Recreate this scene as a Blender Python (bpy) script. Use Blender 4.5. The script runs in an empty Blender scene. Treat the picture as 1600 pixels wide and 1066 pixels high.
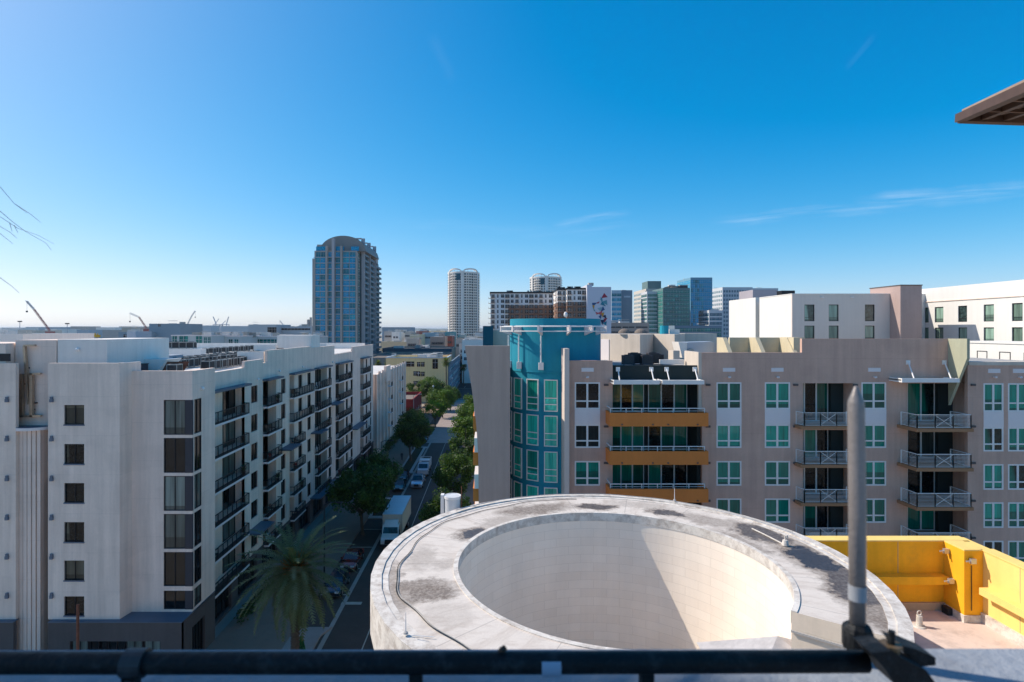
import bpy, math, random
from mathutils import Vector, Matrix
R = math.radians
rnd = random.Random(7)
sc = bpy.context.scene
COL = sc.collection
F = 900.0; CX = 768.0; CY = 515.0; ZC = 27.0
def S(px, Y): return (px-CX)*Y/F
def Zp(py, Y): return ZC-(py-CY)*Y/F

# ------------------------------------------------------------------ materials
def new_mat(name):
    m = bpy.data.materials.new(name); m.use_nodes = True
    nt = m.node_tree; b = nt.nodes['Principled BSDF']
    return m, nt, b
def N(nt, t, **kw):
    n = nt.nodes.new(t)
    for k, v in kw.items():
        if hasattr(n, k): setattr(n, k, v)
        else: n.inputs[k].default_value = v
    return n
def mixc(nt, fac, a, b, bt='MIX'):
    n = nt.nodes.new('ShaderNodeMix'); n.data_type = 'RGBA'; n.blend_type = bt
    for s, v in ((0, fac), (6, a), (7, b)):
        if hasattr(v, 'links'): nt.links.new(v, n.inputs[s])
        elif s == 0: n.inputs[0].default_value = v
        else: n.inputs[s].default_value = (*v[:3], 1)
    return n.outputs[2]
def maprange(nt, v, a, b, c=0, d=1):
    n = nt.nodes.new('ShaderNodeMapRange'); nt.links.new(v, n.inputs[0])
    for i, x in enumerate((a, b, c, d)): n.inputs[i+1].default_value = x
    return n.outputs[0]
def mth(nt, op, a, b=None):
    n = nt.nodes.new('ShaderNodeMath'); n.operation = op
    for i, v in enumerate((a, b)):
        if v is None: continue
        if hasattr(v, 'links'): nt.links.new(v, n.inputs[i])
        else: n.inputs[i].default_value = v
    return n.outputs[0]
def noise(nt, vec, scale, detail=5, rough=.6):
    n = nt.nodes.new('ShaderNodeTexNoise'); n.inputs['Scale'].default_value = scale
    n.inputs['Detail'].default_value = detail; n.inputs['Roughness'].default_value = rough
    nt.links.new(vec, n.inputs['Vector']); return n.outputs['Fac']
def mapping(nt, vec, scale=(1,1,1), loc=(0,0,0), rot=(0,0,0)):
    n = nt.nodes.new('ShaderNodeMapping'); n.inputs['Scale'].default_value = scale
    n.inputs['Location'].default_value = loc; n.inputs['Rotation'].default_value = rot
    nt.links.new(vec, n.inputs['Vector']); return n.outputs[0]
def mat(name, col, rough=.85, var=.06, scale=.6, streak=0.0, bump=0.0, bscale=30, metal=0, spec=.3, dirt=0, dirtc=(.12,.10,.09), pervar=0, joint=0):
    m, nt, b = new_mat(name)
    tc = nt.nodes.new('ShaderNodeTexCoord').outputs['Object']
    n1 = noise(nt, tc, scale, 6)
    f = maprange(nt, n1, .3, .7, 1-var, 1+var)
    if streak:
        n2 = noise(nt, mapping(nt, tc, (1.3, 1.3, .07)), 1.6, 5)
        f = mth(nt, 'MULTIPLY', f, maprange(nt, n2, .3, .72, 1+streak*.4, 1-streak))
    n3 = noise(nt, tc, scale*14, 3)
    f = mth(nt, 'MULTIPLY', f, maprange(nt, n3, .3, .7, 1-var*.5, 1+var*.5))
    if joint:
        sx = nt.nodes.new('ShaderNodeSeparateXYZ'); nt.links.new(tc, sx.inputs[0])
        jz = maprange(nt, mth(nt, 'ABSOLUTE', mth(nt, 'SUBTRACT', mth(nt, 'FRACT', mth(nt, 'ADD', mth(nt, 'DIVIDE', sx.outputs[2], 3.05), joint)), .5)), 0, .006, .80, 1)
        f = mth(nt, 'MULTIPLY', f, jz)
        n9 = noise(nt, mapping(nt, tc, (.5, .5, .9)), .5, 2, .4); f = mth(nt, 'MULTIPLY', f, maprange(nt, n9, .52, .56, 1, .955))
    if pervar:
        oi = nt.nodes.new('ShaderNodeObjectInfo').outputs['Random']
        f = mth(nt, 'MULTIPLY', f, maprange(nt, oi, 0, 1, 1-pervar, 1+pervar))
    cmb = nt.nodes.new('ShaderNodeVectorMath'); cmb.operation = 'SCALE'
    cmb.inputs[0].default_value = col; nt.links.new(f, cmb.inputs['Scale'])
    out = cmb.outputs[0]
    if dirt:
        n4 = noise(nt, tc, scale*2.3, 7, .7)
        out = mixc(nt, maprange(nt, n4, .58-dirt*.2, .72, 0, dirt), out, dirtc)
    nt.links.new(out, b.inputs['Base Color'])
    b.inputs['Roughness'].default_value = rough; b.inputs['Metallic'].default_value = metal
    b.inputs['Specular IOR Level'].default_value = spec
    if bump:
        bp = nt.nodes.new('ShaderNodeBump'); bp.inputs['Strength'].default_value = bump; bp.inputs['Distance'].default_value = .02
        nt.links.new(noise(nt, tc, bscale, 4), bp.inputs['Height']); nt.links.new(bp.outputs[0], b.inputs['Normal'])
    return m
def pane_mat(name, dark, cur, prob=.5, fold=9.0, rough=.06, ior=1.6, metal=0.0, half=0.0):
    """glass in front of a dark room or drawn curtains (folds shaded in the colour), different for every window"""
    m, nt, b = new_mat(name)
    oi = nt.nodes.new('ShaderNodeObjectInfo').outputs['Random']
    tc = nt.nodes.new('ShaderNodeTexCoord').outputs['Object']
    mp = mapping(nt, tc, (1, 1, .04))
    w = noise(nt, mp, fold, 2, .5)
    c1 = mixc(nt, maprange(nt, w, .35, .65, 0, 1), tuple(x*.62 for x in cur), cur)  # shade in the curtain folds is painted as darker stripes
    # where the curtain ends: side-to-side drift per window
    n2 = noise(nt, mapping(nt, tc, (.9, .9, .02)), 1.1, 2, .4)
    s = mth(nt, 'ADD', n2, mth(nt, 'MULTIPLY', mth(nt, 'SUBTRACT', oi, 1-prob), .9))
    k = maprange(nt, s, .5, .53, 0, 1)
    sep = nt.nodes.new('ShaderNodeSeparateXYZ'); nt.links.new(tc, sep.inputs[0])
    if half:
        k = mth(nt, 'MULTIPLY', k, maprange(nt, sep.outputs[2], half-.02, half+.02, .25, 1))
    r2 = mth(nt, 'FRACT', mth(nt, 'MULTIPLY', oi, 7.31)); k = mth(nt, 'MULTIPLY', k, maprange(nt, mth(nt, 'SUBTRACT', sep.outputs[2], mth(nt, 'MULTIPLY', mth(nt, 'MULTIPLY', r2, r2), 1.3)), -.01, .01, .42, 1))
    r3 = mth(nt, 'FRACT', mth(nt, 'MULTIPLY', oi, 17.7)); c2_ = nt.nodes.new('ShaderNodeVectorMath'); c2_.operation = 'SCALE'; nt.links.new(c1, c2_.inputs[0]); nt.links.new(maprange(nt, r3, 0, 1, .38, 1.12), c2_.inputs['Scale']); c1 = c2_.outputs[0]
    dn = noise(nt, tc, 2.2, 4)
    d = mixc(nt, maprange(nt, dn, .4, .65), dark, tuple(x*2.6+.004 for x in dark))
    nt.links.new(mixc(nt, k, d, c1), b.inputs['Base Color'])
    b.inputs['Roughness'].default_value = rough; b.inputs['IOR'].default_value = ior
    b.inputs['Specular IOR Level'].default_value = .38; b.inputs['Metallic'].default_value = metal
    bp = nt.nodes.new('ShaderNodeBump'); bp.inputs['Strength'].default_value = .06; bp.inputs['Distance'].default_value = .05
    nt.links.new(noise(nt, tc, .9, 2), bp.inputs['Height']); nt.links.new(bp.outputs[0], b.inputs['Normal'])
    return m
def leaf_mat(name, c, c2):
    m, nt, b = new_mat(name)
    tc = nt.nodes.new('ShaderNodeTexCoord').outputs['Object']
    n1 = noise(nt, tc, 1.1, 4); n2 = noise(nt, tc, 9, 2)
    f = maprange(nt, mth(nt, 'ADD', mth(nt, 'MULTIPLY', n1, .6), mth(nt, 'MULTIPLY', n2, .4)), .38, .62)
    nt.links.new(mixc(nt, f, c, c2), b.inputs['Base Color'])
    b.inputs['Roughness'].default_value = .55; b.inputs['Specular IOR Level'].default_value = .25
    tr = nt.nodes.new('ShaderNodeBsdfTranslucent'); tr.inputs[0].default_value = (c2[0]*1.2, c2[1]*1.3, c2[2]*.7, 1)
    ms = nt.nodes.new('ShaderNodeMixShader'); ms.inputs[0].default_value = .3
    nt.links.new(b.outputs[0], ms.inputs[1]); nt.links.new(tr.outputs[0], ms.inputs[2])
    nt.links.new(ms.outputs[0], nt.nodes['Material Output'].inputs[0])
    return m

# ------------------------------------------------------------------ mesh builder
class MB:
    def __init__(s): s.v = []; s.f = []; s.m = []; s.uv = []
    def face(s, pts, m=0, uv=None):
        i = len(s.v); s.v += [tuple(p) for p in pts]; s.f.append(tuple(range(i, i+len(pts)))); s.m.append(m); s.uv.append(uv)
    def box(s, x0, y0, z0, x1, y1, z1, m=0, skip=''):
        if x0 > x1: x0, x1 = x1, x0
        if y0 > y1: y0, y1 = y1, y0
        if z0 > z1: z0, z1 = z1, z0
        i = len(s.v)
        s.v += [(x0,y0,z0),(x1,y0,z0),(x1,y1,z0),(x0,y1,z0),(x0,y0,z1),(x1,y0,z1),(x1,y1,z1),(x0,y1,z1)]
        for k, f in (('b',(0,3,2,1)),('t',(4,5,6,7)),('f',(0,1,5,4)),('r',(1,2,6,5)),('k',(2,3,7,6)),('l',(3,0,4,7))):
            if k in skip: continue
            s.f.append(tuple(i+j for j in f)); s.m.append(m); s.uv.append(None)
        return s
    def prism(s, poly, z0, z1, m=0, axis='z', mt=None):
        n = len(poly); i = len(s.v)
        def P(a, b, c): return (a,b,c) if axis == 'z' else ((a,c,b) if axis == 'y' else (c,a,b))
        s.v += [P(a,b,z0) for a,b in poly]+[P(a,b,z1) for a,b in poly]
        for k in range(n):
            j = (k+1) % n; s.f.append((i+k,i+j,i+n+j,i+n+k)); s.m.append(m); s.uv.append(None)
        s.f.append(tuple(i+k for k in reversed(range(n)))); s.m.append(m if mt is None else mt); s.uv.append(None)
        s.f.append(tuple(i+n+k for k in range(n))); s.m.append(m if mt is None else mt); s.uv.append(None)
        return s
    def cone(s, p0, p1, r0, r1, n=10, m=0, cap=True):
        p0 = Vector(p0); p1 = Vector(p1); d = (p1-p0)
        if d.length < 1e-6: return s
        d.normalize(); a = d.orthogonal().normalized(); b = d.cross(a); i = len(s.v)
        for p, r in ((p0, r0), (p1, r1)):
            for k in range(n):
                t = 2*math.pi*k/n; s.v.append(tuple(p+a*(r*math.cos(t))+b*(r*math.sin(t))))
        for k in range(n):
            j = (k+1) % n; s.f.append((i+k,i+j,i+n+j,i+n+k)); s.m.append(m); s.uv.append(None)
        if cap:
            s.f.append(tuple(i+k for k in reversed(range(n)))); s.m.append(m); s.uv.append(None)
            s.f.append(tuple(i+n+k for k in range(n))); s.m.append(m); s.uv.append(None)
        return s
    def tube(s, pts, r, n=8, m=0):
        """one continuous tube through pts (r may be a list)"""
        pts = [Vector(p) for p in pts]; rr = r if isinstance(r, (list, tuple)) else [r]*len(pts)
        i = len(s.v); up = None
        for k, p in enumerate(pts):
            d = (pts[min(k+1, len(pts)-1)]-pts[max(k-1, 0)]).normalized()
            if up is None: a = d.orthogonal().normalized()
            else:
                a = up-d*up.dot(d); a = a.normalized() if a.length > 1e-5 else d.orthogonal().normalized()
            up = a; b = d.cross(a)
            for q in range(n):
                t = 2*math.pi*q/n; s.v.append(tuple(p+a*(rr[k]*math.cos(t))+b*(rr[k]*math.sin(t))))
        for k in range(len(pts)-1):
            for q in range(n):
                j = (q+1) % n; o = i+k*n
                s.f.append((o+q,o+j,o+n+j,o+n+q)); s.m.append(m); s.uv.append(None)
        s.f.append(tuple(i+q for q in reversed(range(n)))); s.m.append(m); s.uv.append(None)
        o = i+(len(pts)-1)*n; s.f.append(tuple(o+q for q in range(n))); s.m.append(m); s.uv.append(None)
        return s
    def bar(s, p0, p1, w, h, m=0):
        p0 = Vector(p0); p1 = Vector(p1); d = (p1-p0).normalized()
        a = Vector((0,0,1)).cross(d)
        if a.length < .05: a = Vector((1,0,0))
        a.normalize(); b = d.cross(a); i = len(s.v)
        for p in (p0, p1):
            for u, v in ((-1,-1),(1,-1),(1,1),(-1,1)): s.v.append(tuple(p+a*(u*w/2)+b*(v*h/2)))
        for f in ((3,2,1,0),(4,5,6,7),(0,1,5,4),(1,2,6,5),(2,3,7,6),(3,0,4,7)):
            s.f.append(tuple(i+j for j in f)); s.m.append(m); s.uv.append(None)
        return s
    def arc(s, c, r0, r1, a0, a1, z0, z1, n=32, m=0, mt=None):
        """ring sector, angles in radians"""
        full = abs(a1-a0) > 2*math.pi-.01
        for k in range(n):
            t0 = a0+(a1-a0)*k/n; t1 = a0+(a1-a0)*(k+1)/n
            def P(r, t, z): return (c[0]+r*math.cos(t), c[1]+r*math.sin(t), z)
            s.face([P(r1,t0,z0),P(r1,t1,z0),P(r1,t1,z1),P(r1,t0,z1)], m, [(r1*t0,z0),(r1*t1,z0),(r1*t1,z1),(r1*t0,z1)])
            if r0 > 0: s.face([P(r0,t1,z0),P(r0,t0,z0),P(r0,t0,z1),P(r0,t1,z1)], m, [(r0*t1,z0),(r0*t0,z0),(r0*t0,z1),(r0*t1,z1)])
            q = m if mt is None else mt
            if r0 > 0:
                s.face([P(r0,t0,z1),P(r1,t0,z1),P(r1,t1,z1),P(r0,t1,z1)], q); s.face([P(r0,t1,z0),P(r1,t1,z0),P(r1,t0,z0),P(r0,t0,z0)], q)
            else:
                s.face([P(0,0,z1),P(r1,t0,z1),P(r1,t1,z1)], q); s.face([P(0,0,z0),P(r1,t1,z0),P(r1,t0,z0)], q)
        if not full:
            for t, fl in ((a0, 0), (a1, 1)):
                q = [(c[0]+r*math.cos(t), c[1]+r*math.sin(t), z) for r, z in ((r0,z0),(r1,z0),(r1,z1),(r0,z1))]
                s.face(q[::-1] if fl else q, m)
        return s
    def sphere(s, c, r, n=10, k=7, m=0, sq=(1,1,1), zmin=-1):
        i = len(s.v); rows = []
        for a in range(k+1):
            ph = -math.pi/2+math.pi*a/k
            if math.sin(ph) < zmin: continue
            rows.append(ph)
        for ph in rows:
            for b in range(n):
                t = 2*math.pi*b/n
                s.v.append((c[0]+r*sq[0]*math.cos(ph)*math.cos(t), c[1]+r*sq[1]*math.cos(ph)*math.sin(t), c[2]+r*sq[2]*math.sin(ph)))
        for a in range(len(rows)-1):
            for b in range(n):
                j = (b+1) % n; o = i+a*n; s.f.append((o+b,o+j,o+n+j,o+n+b)); s.m.append(m); s.uv.append(None)
        return s
    def mesh(s, name, mats, off=None, smooth=False):
        me = bpy.data.meshes.new(name)
        v = s.v if off is None else [(a-off[0], b-off[1], c-off[2]) for a, b, c in s.v]
        me.from_pydata(v, [], s.f)
        for mm in (mats if isinstance(mats, (list, tuple)) else [mats]): me.materials.append(mm)
        me.polygons.foreach_set('material_index', s.m)
        if any(u for u in s.uv):
            l = me.uv_layers.new(name='UVMap'); i = 0
            for f, u in zip(s.f, s.uv):
                for q in range(len(f)):
                    if u: l.data[i].uv = u[q]
                    i += 1
        if smooth: me.polygons.foreach_set('use_smooth', [True]*len(s.f))
        me.update(); return me
    def build(s, name, mats, parent=None, world=True, smooth=False, loc=None):
        off = None
        if parent is not None and world: off = wloc(parent)
        elif parent is None and loc is not None: off = loc
        o = bpy.data.objects.new(name, s.mesh(name, mats, off, smooth)); COL.objects.link(o)
        if parent is not None: o.parent = parent
        elif loc is not None: o.location = loc
        return o
def wloc(o):
    v = Vector((0,0,0))
    while o is not None: v += Vector(o.location); o = o.parent
    return v
def tag(o, label=None, cat=None, group=None, kind=None):
    if label: o['label'] = label
    if cat: o['category'] = cat
    if group: o['group'] = group
    if kind: o['kind'] = kind
    return o
def thing(name, label, cat, loc=(0,0,0), rz=0, group=None):
    o = bpy.data.objects.new(name, None); COL.objects.link(o); o.location = loc; o.rotation_euler = (0,0,rz)
    o.empty_display_size = .3
    return tag(o, label, cat, group)
def inst(name, me, parent, loc, rz=0):
    """object sharing mesh data, loc in world coordinates"""
    o = bpy.data.objects.new(name, me); COL.objects.link(o)
    if parent is not None: o.parent = parent; o.location = Vector(loc)-wloc(parent)
    else: o.location = loc
    o.rotation_euler = (0,0,rz); return o
def kids(o): return [c for c in ALLK.get(o.name, [])]
def copy_thing(root, loc, rz, label=None, group=None, cat=None):
    r = root.copy(); COL.objects.link(r); r.location = loc; r.rotation_euler = (0,0,rz)
    if label: r['label'] = label
    if group: r['group'] = group
    for ch in root.children:
        c = ch.copy(); COL.objects.link(c); c.parent = r
        for g in ch.children:
            d = g.copy(); COL.objects.link(d); d.parent = c
    return r

# wall with rectangular openings; plane through O, along u, outward normal n (both unit, horizontal)
def skin(mb, O, u, n, W, z0, z1, holes, tp=.3, m=0, mh=None, sides='lr'):
    """holes: (a,b,za,zb,depth)"""
    O = Vector(O); u = Vector(u); n = Vector(n)
    def P(a, z, d=0): q = O+u*a-n*d; return (q.x, q.y, z)
    flip = u.cross(Vector((0,0,1))).dot(n) < 0
    def fc(p, mm=m): mb.face(p[::-1] if flip else p, mm)
    us = sorted(set([0, W]+[min(max(h[i],0),W) for h in holes for i in (0,1)])); zs = sorted(set([z0, z1]+[min(max(h[i],z0),z1) for h in holes for i in (2,3)]))
    for i in range(len(us)-1):
        run = None
        for j in range(len(zs)-1):
            ca = (us[i]+us[i+1])/2; cz = (zs[j]+zs[j+1])/2
            hole = any(h[0] < ca < h[1] and h[2] < cz < h[3] for h in holes)
            if hole:
                if run is not None: fc([P(us[i],run),P(us[i+1],run),P(us[i+1],zs[j]),P(us[i],zs[j])]); run = None
            elif run is None: run = zs[j]
        if run is not None: fc([P(us[i],run),P(us[i+1],run),P(us[i+1],z1),P(us[i],z1)])
    zm = max([h[3] for h in holes]+[z0])+.02
    if z1 > zm: fc([P(W,zm,tp),P(0,zm,tp),P(0,z1,tp),P(W,z1,tp)])
    for h in holes:
        a, b, za, zb, d = h[:5]; q = m if mh is None else mh
        fc([P(a,za,d),P(b,za,d),P(b,zb,d),P(a,zb,d)], q)
        fc([P(a,za),P(a,za,d),P(a,zb,d),P(a,zb)], q); fc([P(b,za,d),P(b,za),P(b,zb),P(b,zb,d)], q)
        fc([P(a,zb,d),P(b,zb,d),P(b,zb),P(a,zb)], q); fc([P(a,za),P(b,za),P(b,za,d),P(a,za,d)], q)
    fc([P(0,z1),P(W,z1),P(W,z1,tp),P(0,z1,tp)])
    if 'l' in sides: fc([P(0,z0,tp),P(0,z0,.004),P(0,z1,.004),P(0,z1,tp)])
    if 'r' in sides: fc([P(W,z0,.004),P(W,z0,tp),P(W,z1,tp),P(W,z1,.004)])

_wc = {}
def win_meshes(W, H, style, fm, pm, fw=.07, dep=.10):
    key = (round(W,2), round(H,2), style, fm.name, pm.name)
    if key in _wc: return _wc[key]
    W, H = key[0], key[1]
    f = MB(); x0, x1 = -W/2, W/2; y0, y1 = -.02, dep
    f.box(x0,y0,0,x0+fw,y1,H); f.box(x1-fw,y0,0,x1,y1,H); f.box(x0+fw,y0,0,x1-fw,y1,fw); f.box(x0+fw,y0,H-fw,x1-fw,y1,H)
    def vb(x, w=fw): f.box(x-w/2,y0+.01,fw,x+w/2,y1,H-fw)
    def hb(z, w=fw, a=None, b=None): f.box((x0 if a is None else a)+fw,y0+.015,z-w/2,(x1 if b is None else b)-fw,y1-.01,z+w/2)
    if style == 'slide': vb(0)
    if style == 'two': vb(0, fw*1.4); hb(H*.3)
    if style == 'trio': hb(H*.22); hb(H*.42)
    if style == 'three': vb(-W/6); vb(W/6)
    if style == 'four': vb(-W/4); vb(0); vb(W/4)
    if style == 'cross': vb(0); hb(H*.5)
    if style == 'blind': hb(H*.22, .05)
    fme = f.mesh('window', fm)
    p = MB(); p.box(x0+fw*.5, dep*.45, fw*.5, x1-fw*.5, dep*.9, H-fw*.5)
    pme = p.mesh('pane', pm)
    _wc[key] = (fme, pme); return _wc[key]
def window(parent, loc, W, H, rz, style, fm, pm, fw=.07, name='window', dep=.10):
    a, b = win_meshes(W, H, style, fm, pm, fw, dep)
    o = inst(name, a, parent, loc, rz)
    p = bpy.data.objects.new('pane', b); COL.objects.link(p); p.parent = o
    return o
def grid_windows(parent, spots, W, H, rz, m_frame, m_pane, simple=True):
    """distant windows: the 100 showing largest as parts, the rest as one"""
    mb = MB(); mb.box(-W/2,-.06,0,W/2,.1,H,0,'k'); mb.box(-W/2,-.14,H*.47,W/2,-.05,H*.53,1); mb.box(-W/2,-.14,-.15,W/2,-.05,0,1); me = mb.mesh('window', [m_pane, m_frame])
    return me
def far_windows(parent, spots, m_pane, m_frame, limit=96):
    """spots: (x,y,z,W,H,rz)"""
    spots = sorted(spots, key=lambda s: s[1]); cache = {}
    for s in spots[:limit]:
        k = (round(s[3],2), round(s[4],2))
        if k not in cache:
            mb = MB(); W, H = k; mb.box(-W/2,-.05,0,W/2,.1,H,0,'k'); mb.box(-W/2,-.10,H*.62,W/2,-.04,H*.62+.07,1)
            mb.box(-.035,-.10,0,.035,-.04,H,1)
            cache[k] = mb.mesh('window', [m_pane, m_frame])
        inst('window', cache[k], parent, s[:3], s[5])
    if len(spots) > limit:
        mb = MB()
        for x,y,z,W,H,rz in spots[limit:]:
            c, q = math.cos(rz), math.sin(rz)
            def T(a, b, h): return (x+a*c-b*q, y+a*q+b*c, z+h)
            d = -.05
            mb.face([T(-W/2,d,0),T(W/2,d,0),T(W/2,d,H),T(-W/2,d,H)], 0)
            for (a0,a1,h0,h1) in ((-W/2,W/2,H*.62,H*.62+.07),(-.035,.035,0,H)):
                mb.face([T(a0,-.1,h0),T(a1,-.1,h0),T(a1,-.1,h1),T(a0,-.1,h1)], 1)
        o = mb.build('window', [m_pane, m_frame], parent); o['kind'] = 'stuff'

# ------------------------------------------------------------------ camera, world, sun
cam = bpy.data.cameras.new('camera'); co = bpy.data.objects.new('camera', cam); COL.objects.link(co)
co.location = (0,0,ZC); co.rotation_euler = (R(90),0,0)
cam.sensor_width = 36; cam.lens = 36*F/1600; cam.shift_x = (800-CX)/1600; cam.shift_y = -(533-CY)/1600
cam.clip_start = .05; cam.clip_end = 60000
cam.dof.use_dof = True; cam.dof.focus_distance = 45; cam.dof.aperture_fstop = 3.6
sc.camera = co
SUNDIR = Vector((-.951,.309,0)).normalized()*math.cos(R(42.5)); SUNDIR.z = math.sin(R(42.5))
sun = bpy.data.lights.new('sun', 'SUN'); sun.energy = 2.9; sun.angle = R(.5); sun.color = (1,.91,.79)
so = bpy.data.objects.new('sun', sun); COL.objects.link(so); so.rotation_euler = SUNDIR.to_track_quat('Z','Y').to_euler()
w = bpy.data.worlds.new('World'); sc.world = w; w.use_nodes = True; nt = w.node_tree
bg = nt.nodes['Background']; sky = nt.nodes.new('ShaderNodeTexSky'); sky.sky_type = 'NISHITA'; sky.sun_disc = False
sky.sun_elevation = R(42.5); sky.sun_rotation = math.atan2(SUNDIR.x, SUNDIR.y)
sky.altitude = 0; sky.air_density = .7; sky.dust_density = .75; sky.ozone_density = 5
bg.inputs[1].default_value = .15
hsv = nt.nodes.new('ShaderNodeHueSaturation'); hsv.inputs['Saturation'].default_value = 1.38; nt.links.new(sky.outputs[0], hsv.inputs['Color'])
# thin cirrus far up, laid out by direction in the sky
g = nt.nodes.new('ShaderNodeTexCoord').outputs['Generated']
def cirrus(px0, py0, px1, py1, wid, amt, seed):
    d0 = Vector(((px0-CX)/F, 1, (CY-py0)/F)).normalized(); d1 = Vector(((px1-CX)/F, 1, (CY-py1)/F)).normalized()
    mid = ((d0+d1)/2).normalized(); al = (d1-d0).normalized(); up = mid.cross(al).normalized()
    if up.z < 0: up = -up
    def dot(v):
        n = nt.nodes.new('ShaderNodeVectorMath'); n.operation = 'DOT_PRODUCT'; nt.links.new(g, n.inputs[0]); n.inputs[1].default_value = v; return n.outputs['Value']
    L = (d1-d0).length/2; a = dot(al); b = dot(up); a0 = (d0+d1).dot(al)/2; b0 = 0
    cmb = nt.nodes.new('ShaderNodeCombineXYZ'); nt.links.new(a, cmb.inputs[0]); nt.links.new(b, cmb.inputs[1]); cmb.inputs[2].default_value = seed
    nz = noise(nt, mapping(nt, cmb.outputs[0], (9, 150, 1)), 1, 7, .62)
    wz = noise(nt, mapping(nt, cmb.outputs[0], (10, 10, 1)), 1, 4, .6)
    bb = mth(nt, 'ADD', b, mth(nt, 'MULTIPLY', mth(nt, 'SUBTRACT', wz, .5), wid*2.4))
    m1 = maprange(nt, mth(nt, 'ABSOLUTE', bb), 0, wid, 1, 0)
    m2 = maprange(nt, mth(nt, 'ABSOLUTE', mth(nt, 'SUBTRACT', a, a0)), L*.55, L, 1, 0)
    return mth(nt, 'MULTIPLY', mth(nt, 'MULTIPLY', m1, m2), maprange(nt, nz, .36, .72, 0, amt*.45))
cl = None
for a in ((1105,348,1470,315,.010,.42,1.3),(1330,318,1680,293,.013,.48,4.1),(860,352,990,332,.008,.34,7.7),(800,372,1010,350,.010,.16,9.9),(672,50,712,130,.014,.06,3.3),(1318,110,1368,50,.007,.07,5.3),(600,350,900,362,.012,.10,2.9)):
    c = cirrus(*a); cl = c if cl is None else mth(nt, 'MAXIMUM', cl, c)
vmul = nt.nodes.new('ShaderNodeVectorMath'); vmul.operation = 'MULTIPLY'; vmul.inputs[1].default_value = (.92,.845,.85); nt.links.new(hsv.outputs[0], vmul.inputs[0])
# highlight roll-off of the bright haze near the horizon
vn = nt.nodes.new('ShaderNodeVectorMath'); vn.operation = 'SCALE'; vn.inputs['Scale'].default_value = 1.42; nt.links.new(vmul.outputs[0], vn.inputs[0])
vd = nt.nodes.new('ShaderNodeVectorMath'); vd.operation = 'MULTIPLY_ADD'; vd.inputs[1].default_value = (.19,.19,.19); vd.inputs[2].default_value = (1,1,1); nt.links.new(vmul.outputs[0], vd.inputs[0])
vq = nt.nodes.new('ShaderNodeVectorMath'); vq.operation = 'DIVIDE'; nt.links.new(vn.outputs[0], vq.inputs[0]); nt.links.new(vd.outputs[0], vq.inputs[1])
cc = mixc(nt, cl, vq.outputs[0], (4.2,4.4,4.8))
nt.links.new(cc, bg.inputs[0])
sc.view_settings.view_transform = 'Standard'; sc.view_settings.look = 'None'; sc.view_settings.exposure = .84; sc.view_settings.gamma = 1
sc.cycles.max_bounces = 6; sc.cycles.volume_bounces = 0; sc.cycles.diffuse_bounces = 4; sc.cycles.glossy_bounces = 3

# ------------------------------------------------------------------ palette
stucco_white = mat('white stucco', (.86,.69,.58), .9, .05, .35, .16, .15, joint=.37)
stucco_pink = mat('pale warm stucco', (.87,.68,.57), .9, .04, .4, .15, .15, joint=.1)
stucco_wb = mat('bright white render', (.82,.77,.71), .85, .04, .3, .08)
stucco_taupe = mat('taupe stucco', (.60,.39,.305), .9, .06, .5, .14, .2, joint=.43)
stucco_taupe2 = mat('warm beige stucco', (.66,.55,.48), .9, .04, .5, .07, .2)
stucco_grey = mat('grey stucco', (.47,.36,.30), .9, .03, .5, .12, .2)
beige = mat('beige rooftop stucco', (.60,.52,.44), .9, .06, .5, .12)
cream = mat('cream stucco', (.62,.53,.36), .9, .05, .5, .1)
olive = mat('olive stucco', (.40,.40,.29), .9, .05, .5, .08)
teal = mat('teal stucco', (.012,.25,.34), .8, .07, .4, .06, .15)
tealdark = mat('dark teal panel', (.01,.09,.13), .8, .06, .4, .05)
darkgreen = mat('charcoal green stucco', (.022,.032,.032), .85, .08, .5, .05)
orange = mat('burnt orange stucco', (.68,.22,.05), .85, .05, .5, .08)
white_metal = mat('white painted metal', (.78,.75,.72), .45, .03, 2)
white_panel = mat('white spandrel panel', (.78,.70,.68), .7, .02, 2)
dark_metal = mat('dark bronze metal', (.022,.022,.026), .45, .1, 2)
black_rail = mat('black railing paint', (.02,.021,.024), .5, .1, 2)
base_dark = mat('dark brown-grey stucco', (.105,.092,.090), .9, .06, .4, .08)
base_ledge = mat('blue-grey metal flashing', (.10,.13,.17), .5, .08, 1)
charcoal = mat('charcoal panel', (.055,.052,.06), .7, .05, 1)
sill_m = mat('grey window sill', (.16,.18,.22), .7, .05, 1)
roof_white = mat('white roof membrane', (.66,.62,.58), .85, .07, .25, 0, .2, 12, dirt=.35)
roof_grey = mat('grey roof membrane', (.36,.35,.34), .9, .10, .12, 0, 0, dirt=.3)
roof_brown = mat('brown gravel roof', (.20,.165,.14), .95, .12, .12, 0, .3, dirt=.3)
ac_m = mat('beige-grey unit casing', (.34,.34,.32), .6, .08, 2, pervar=.25)
ac_dark = mat('dark condenser grille', (.045,.047,.05), .6, .1, 9, pervar=.2)
conc = mat('concrete', (.42,.40,.38), .9, .08, .4, 0, .2, dirt=.25)
bronze = mat('brushed bronze', (.46,.36,.27), .35, .15, 3, metal=.75)
rust = mat('rusty brown paint', (.20,.075,.045), .7, .2, 3)
glass_cur = pane_mat('window glass with blinds', (.004,.005,.005), (.17,.16,.12), .5, 3, .06, 1.45)
glass_dark = pane_mat('dark window glass', (.003,.004,.005), (.05,.06,.055), .3, 6, .06, 1.42)
glass_bay = pane_mat('bay window glass', (.003,.004,.005), (.24,.29,.26), .50, 4, ior=1.6)
glass_teal = pane_mat('green tinted window glass', (.004,.016,.015), (.008,.38,.27), .86, 12, .05, 1.5)
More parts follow.
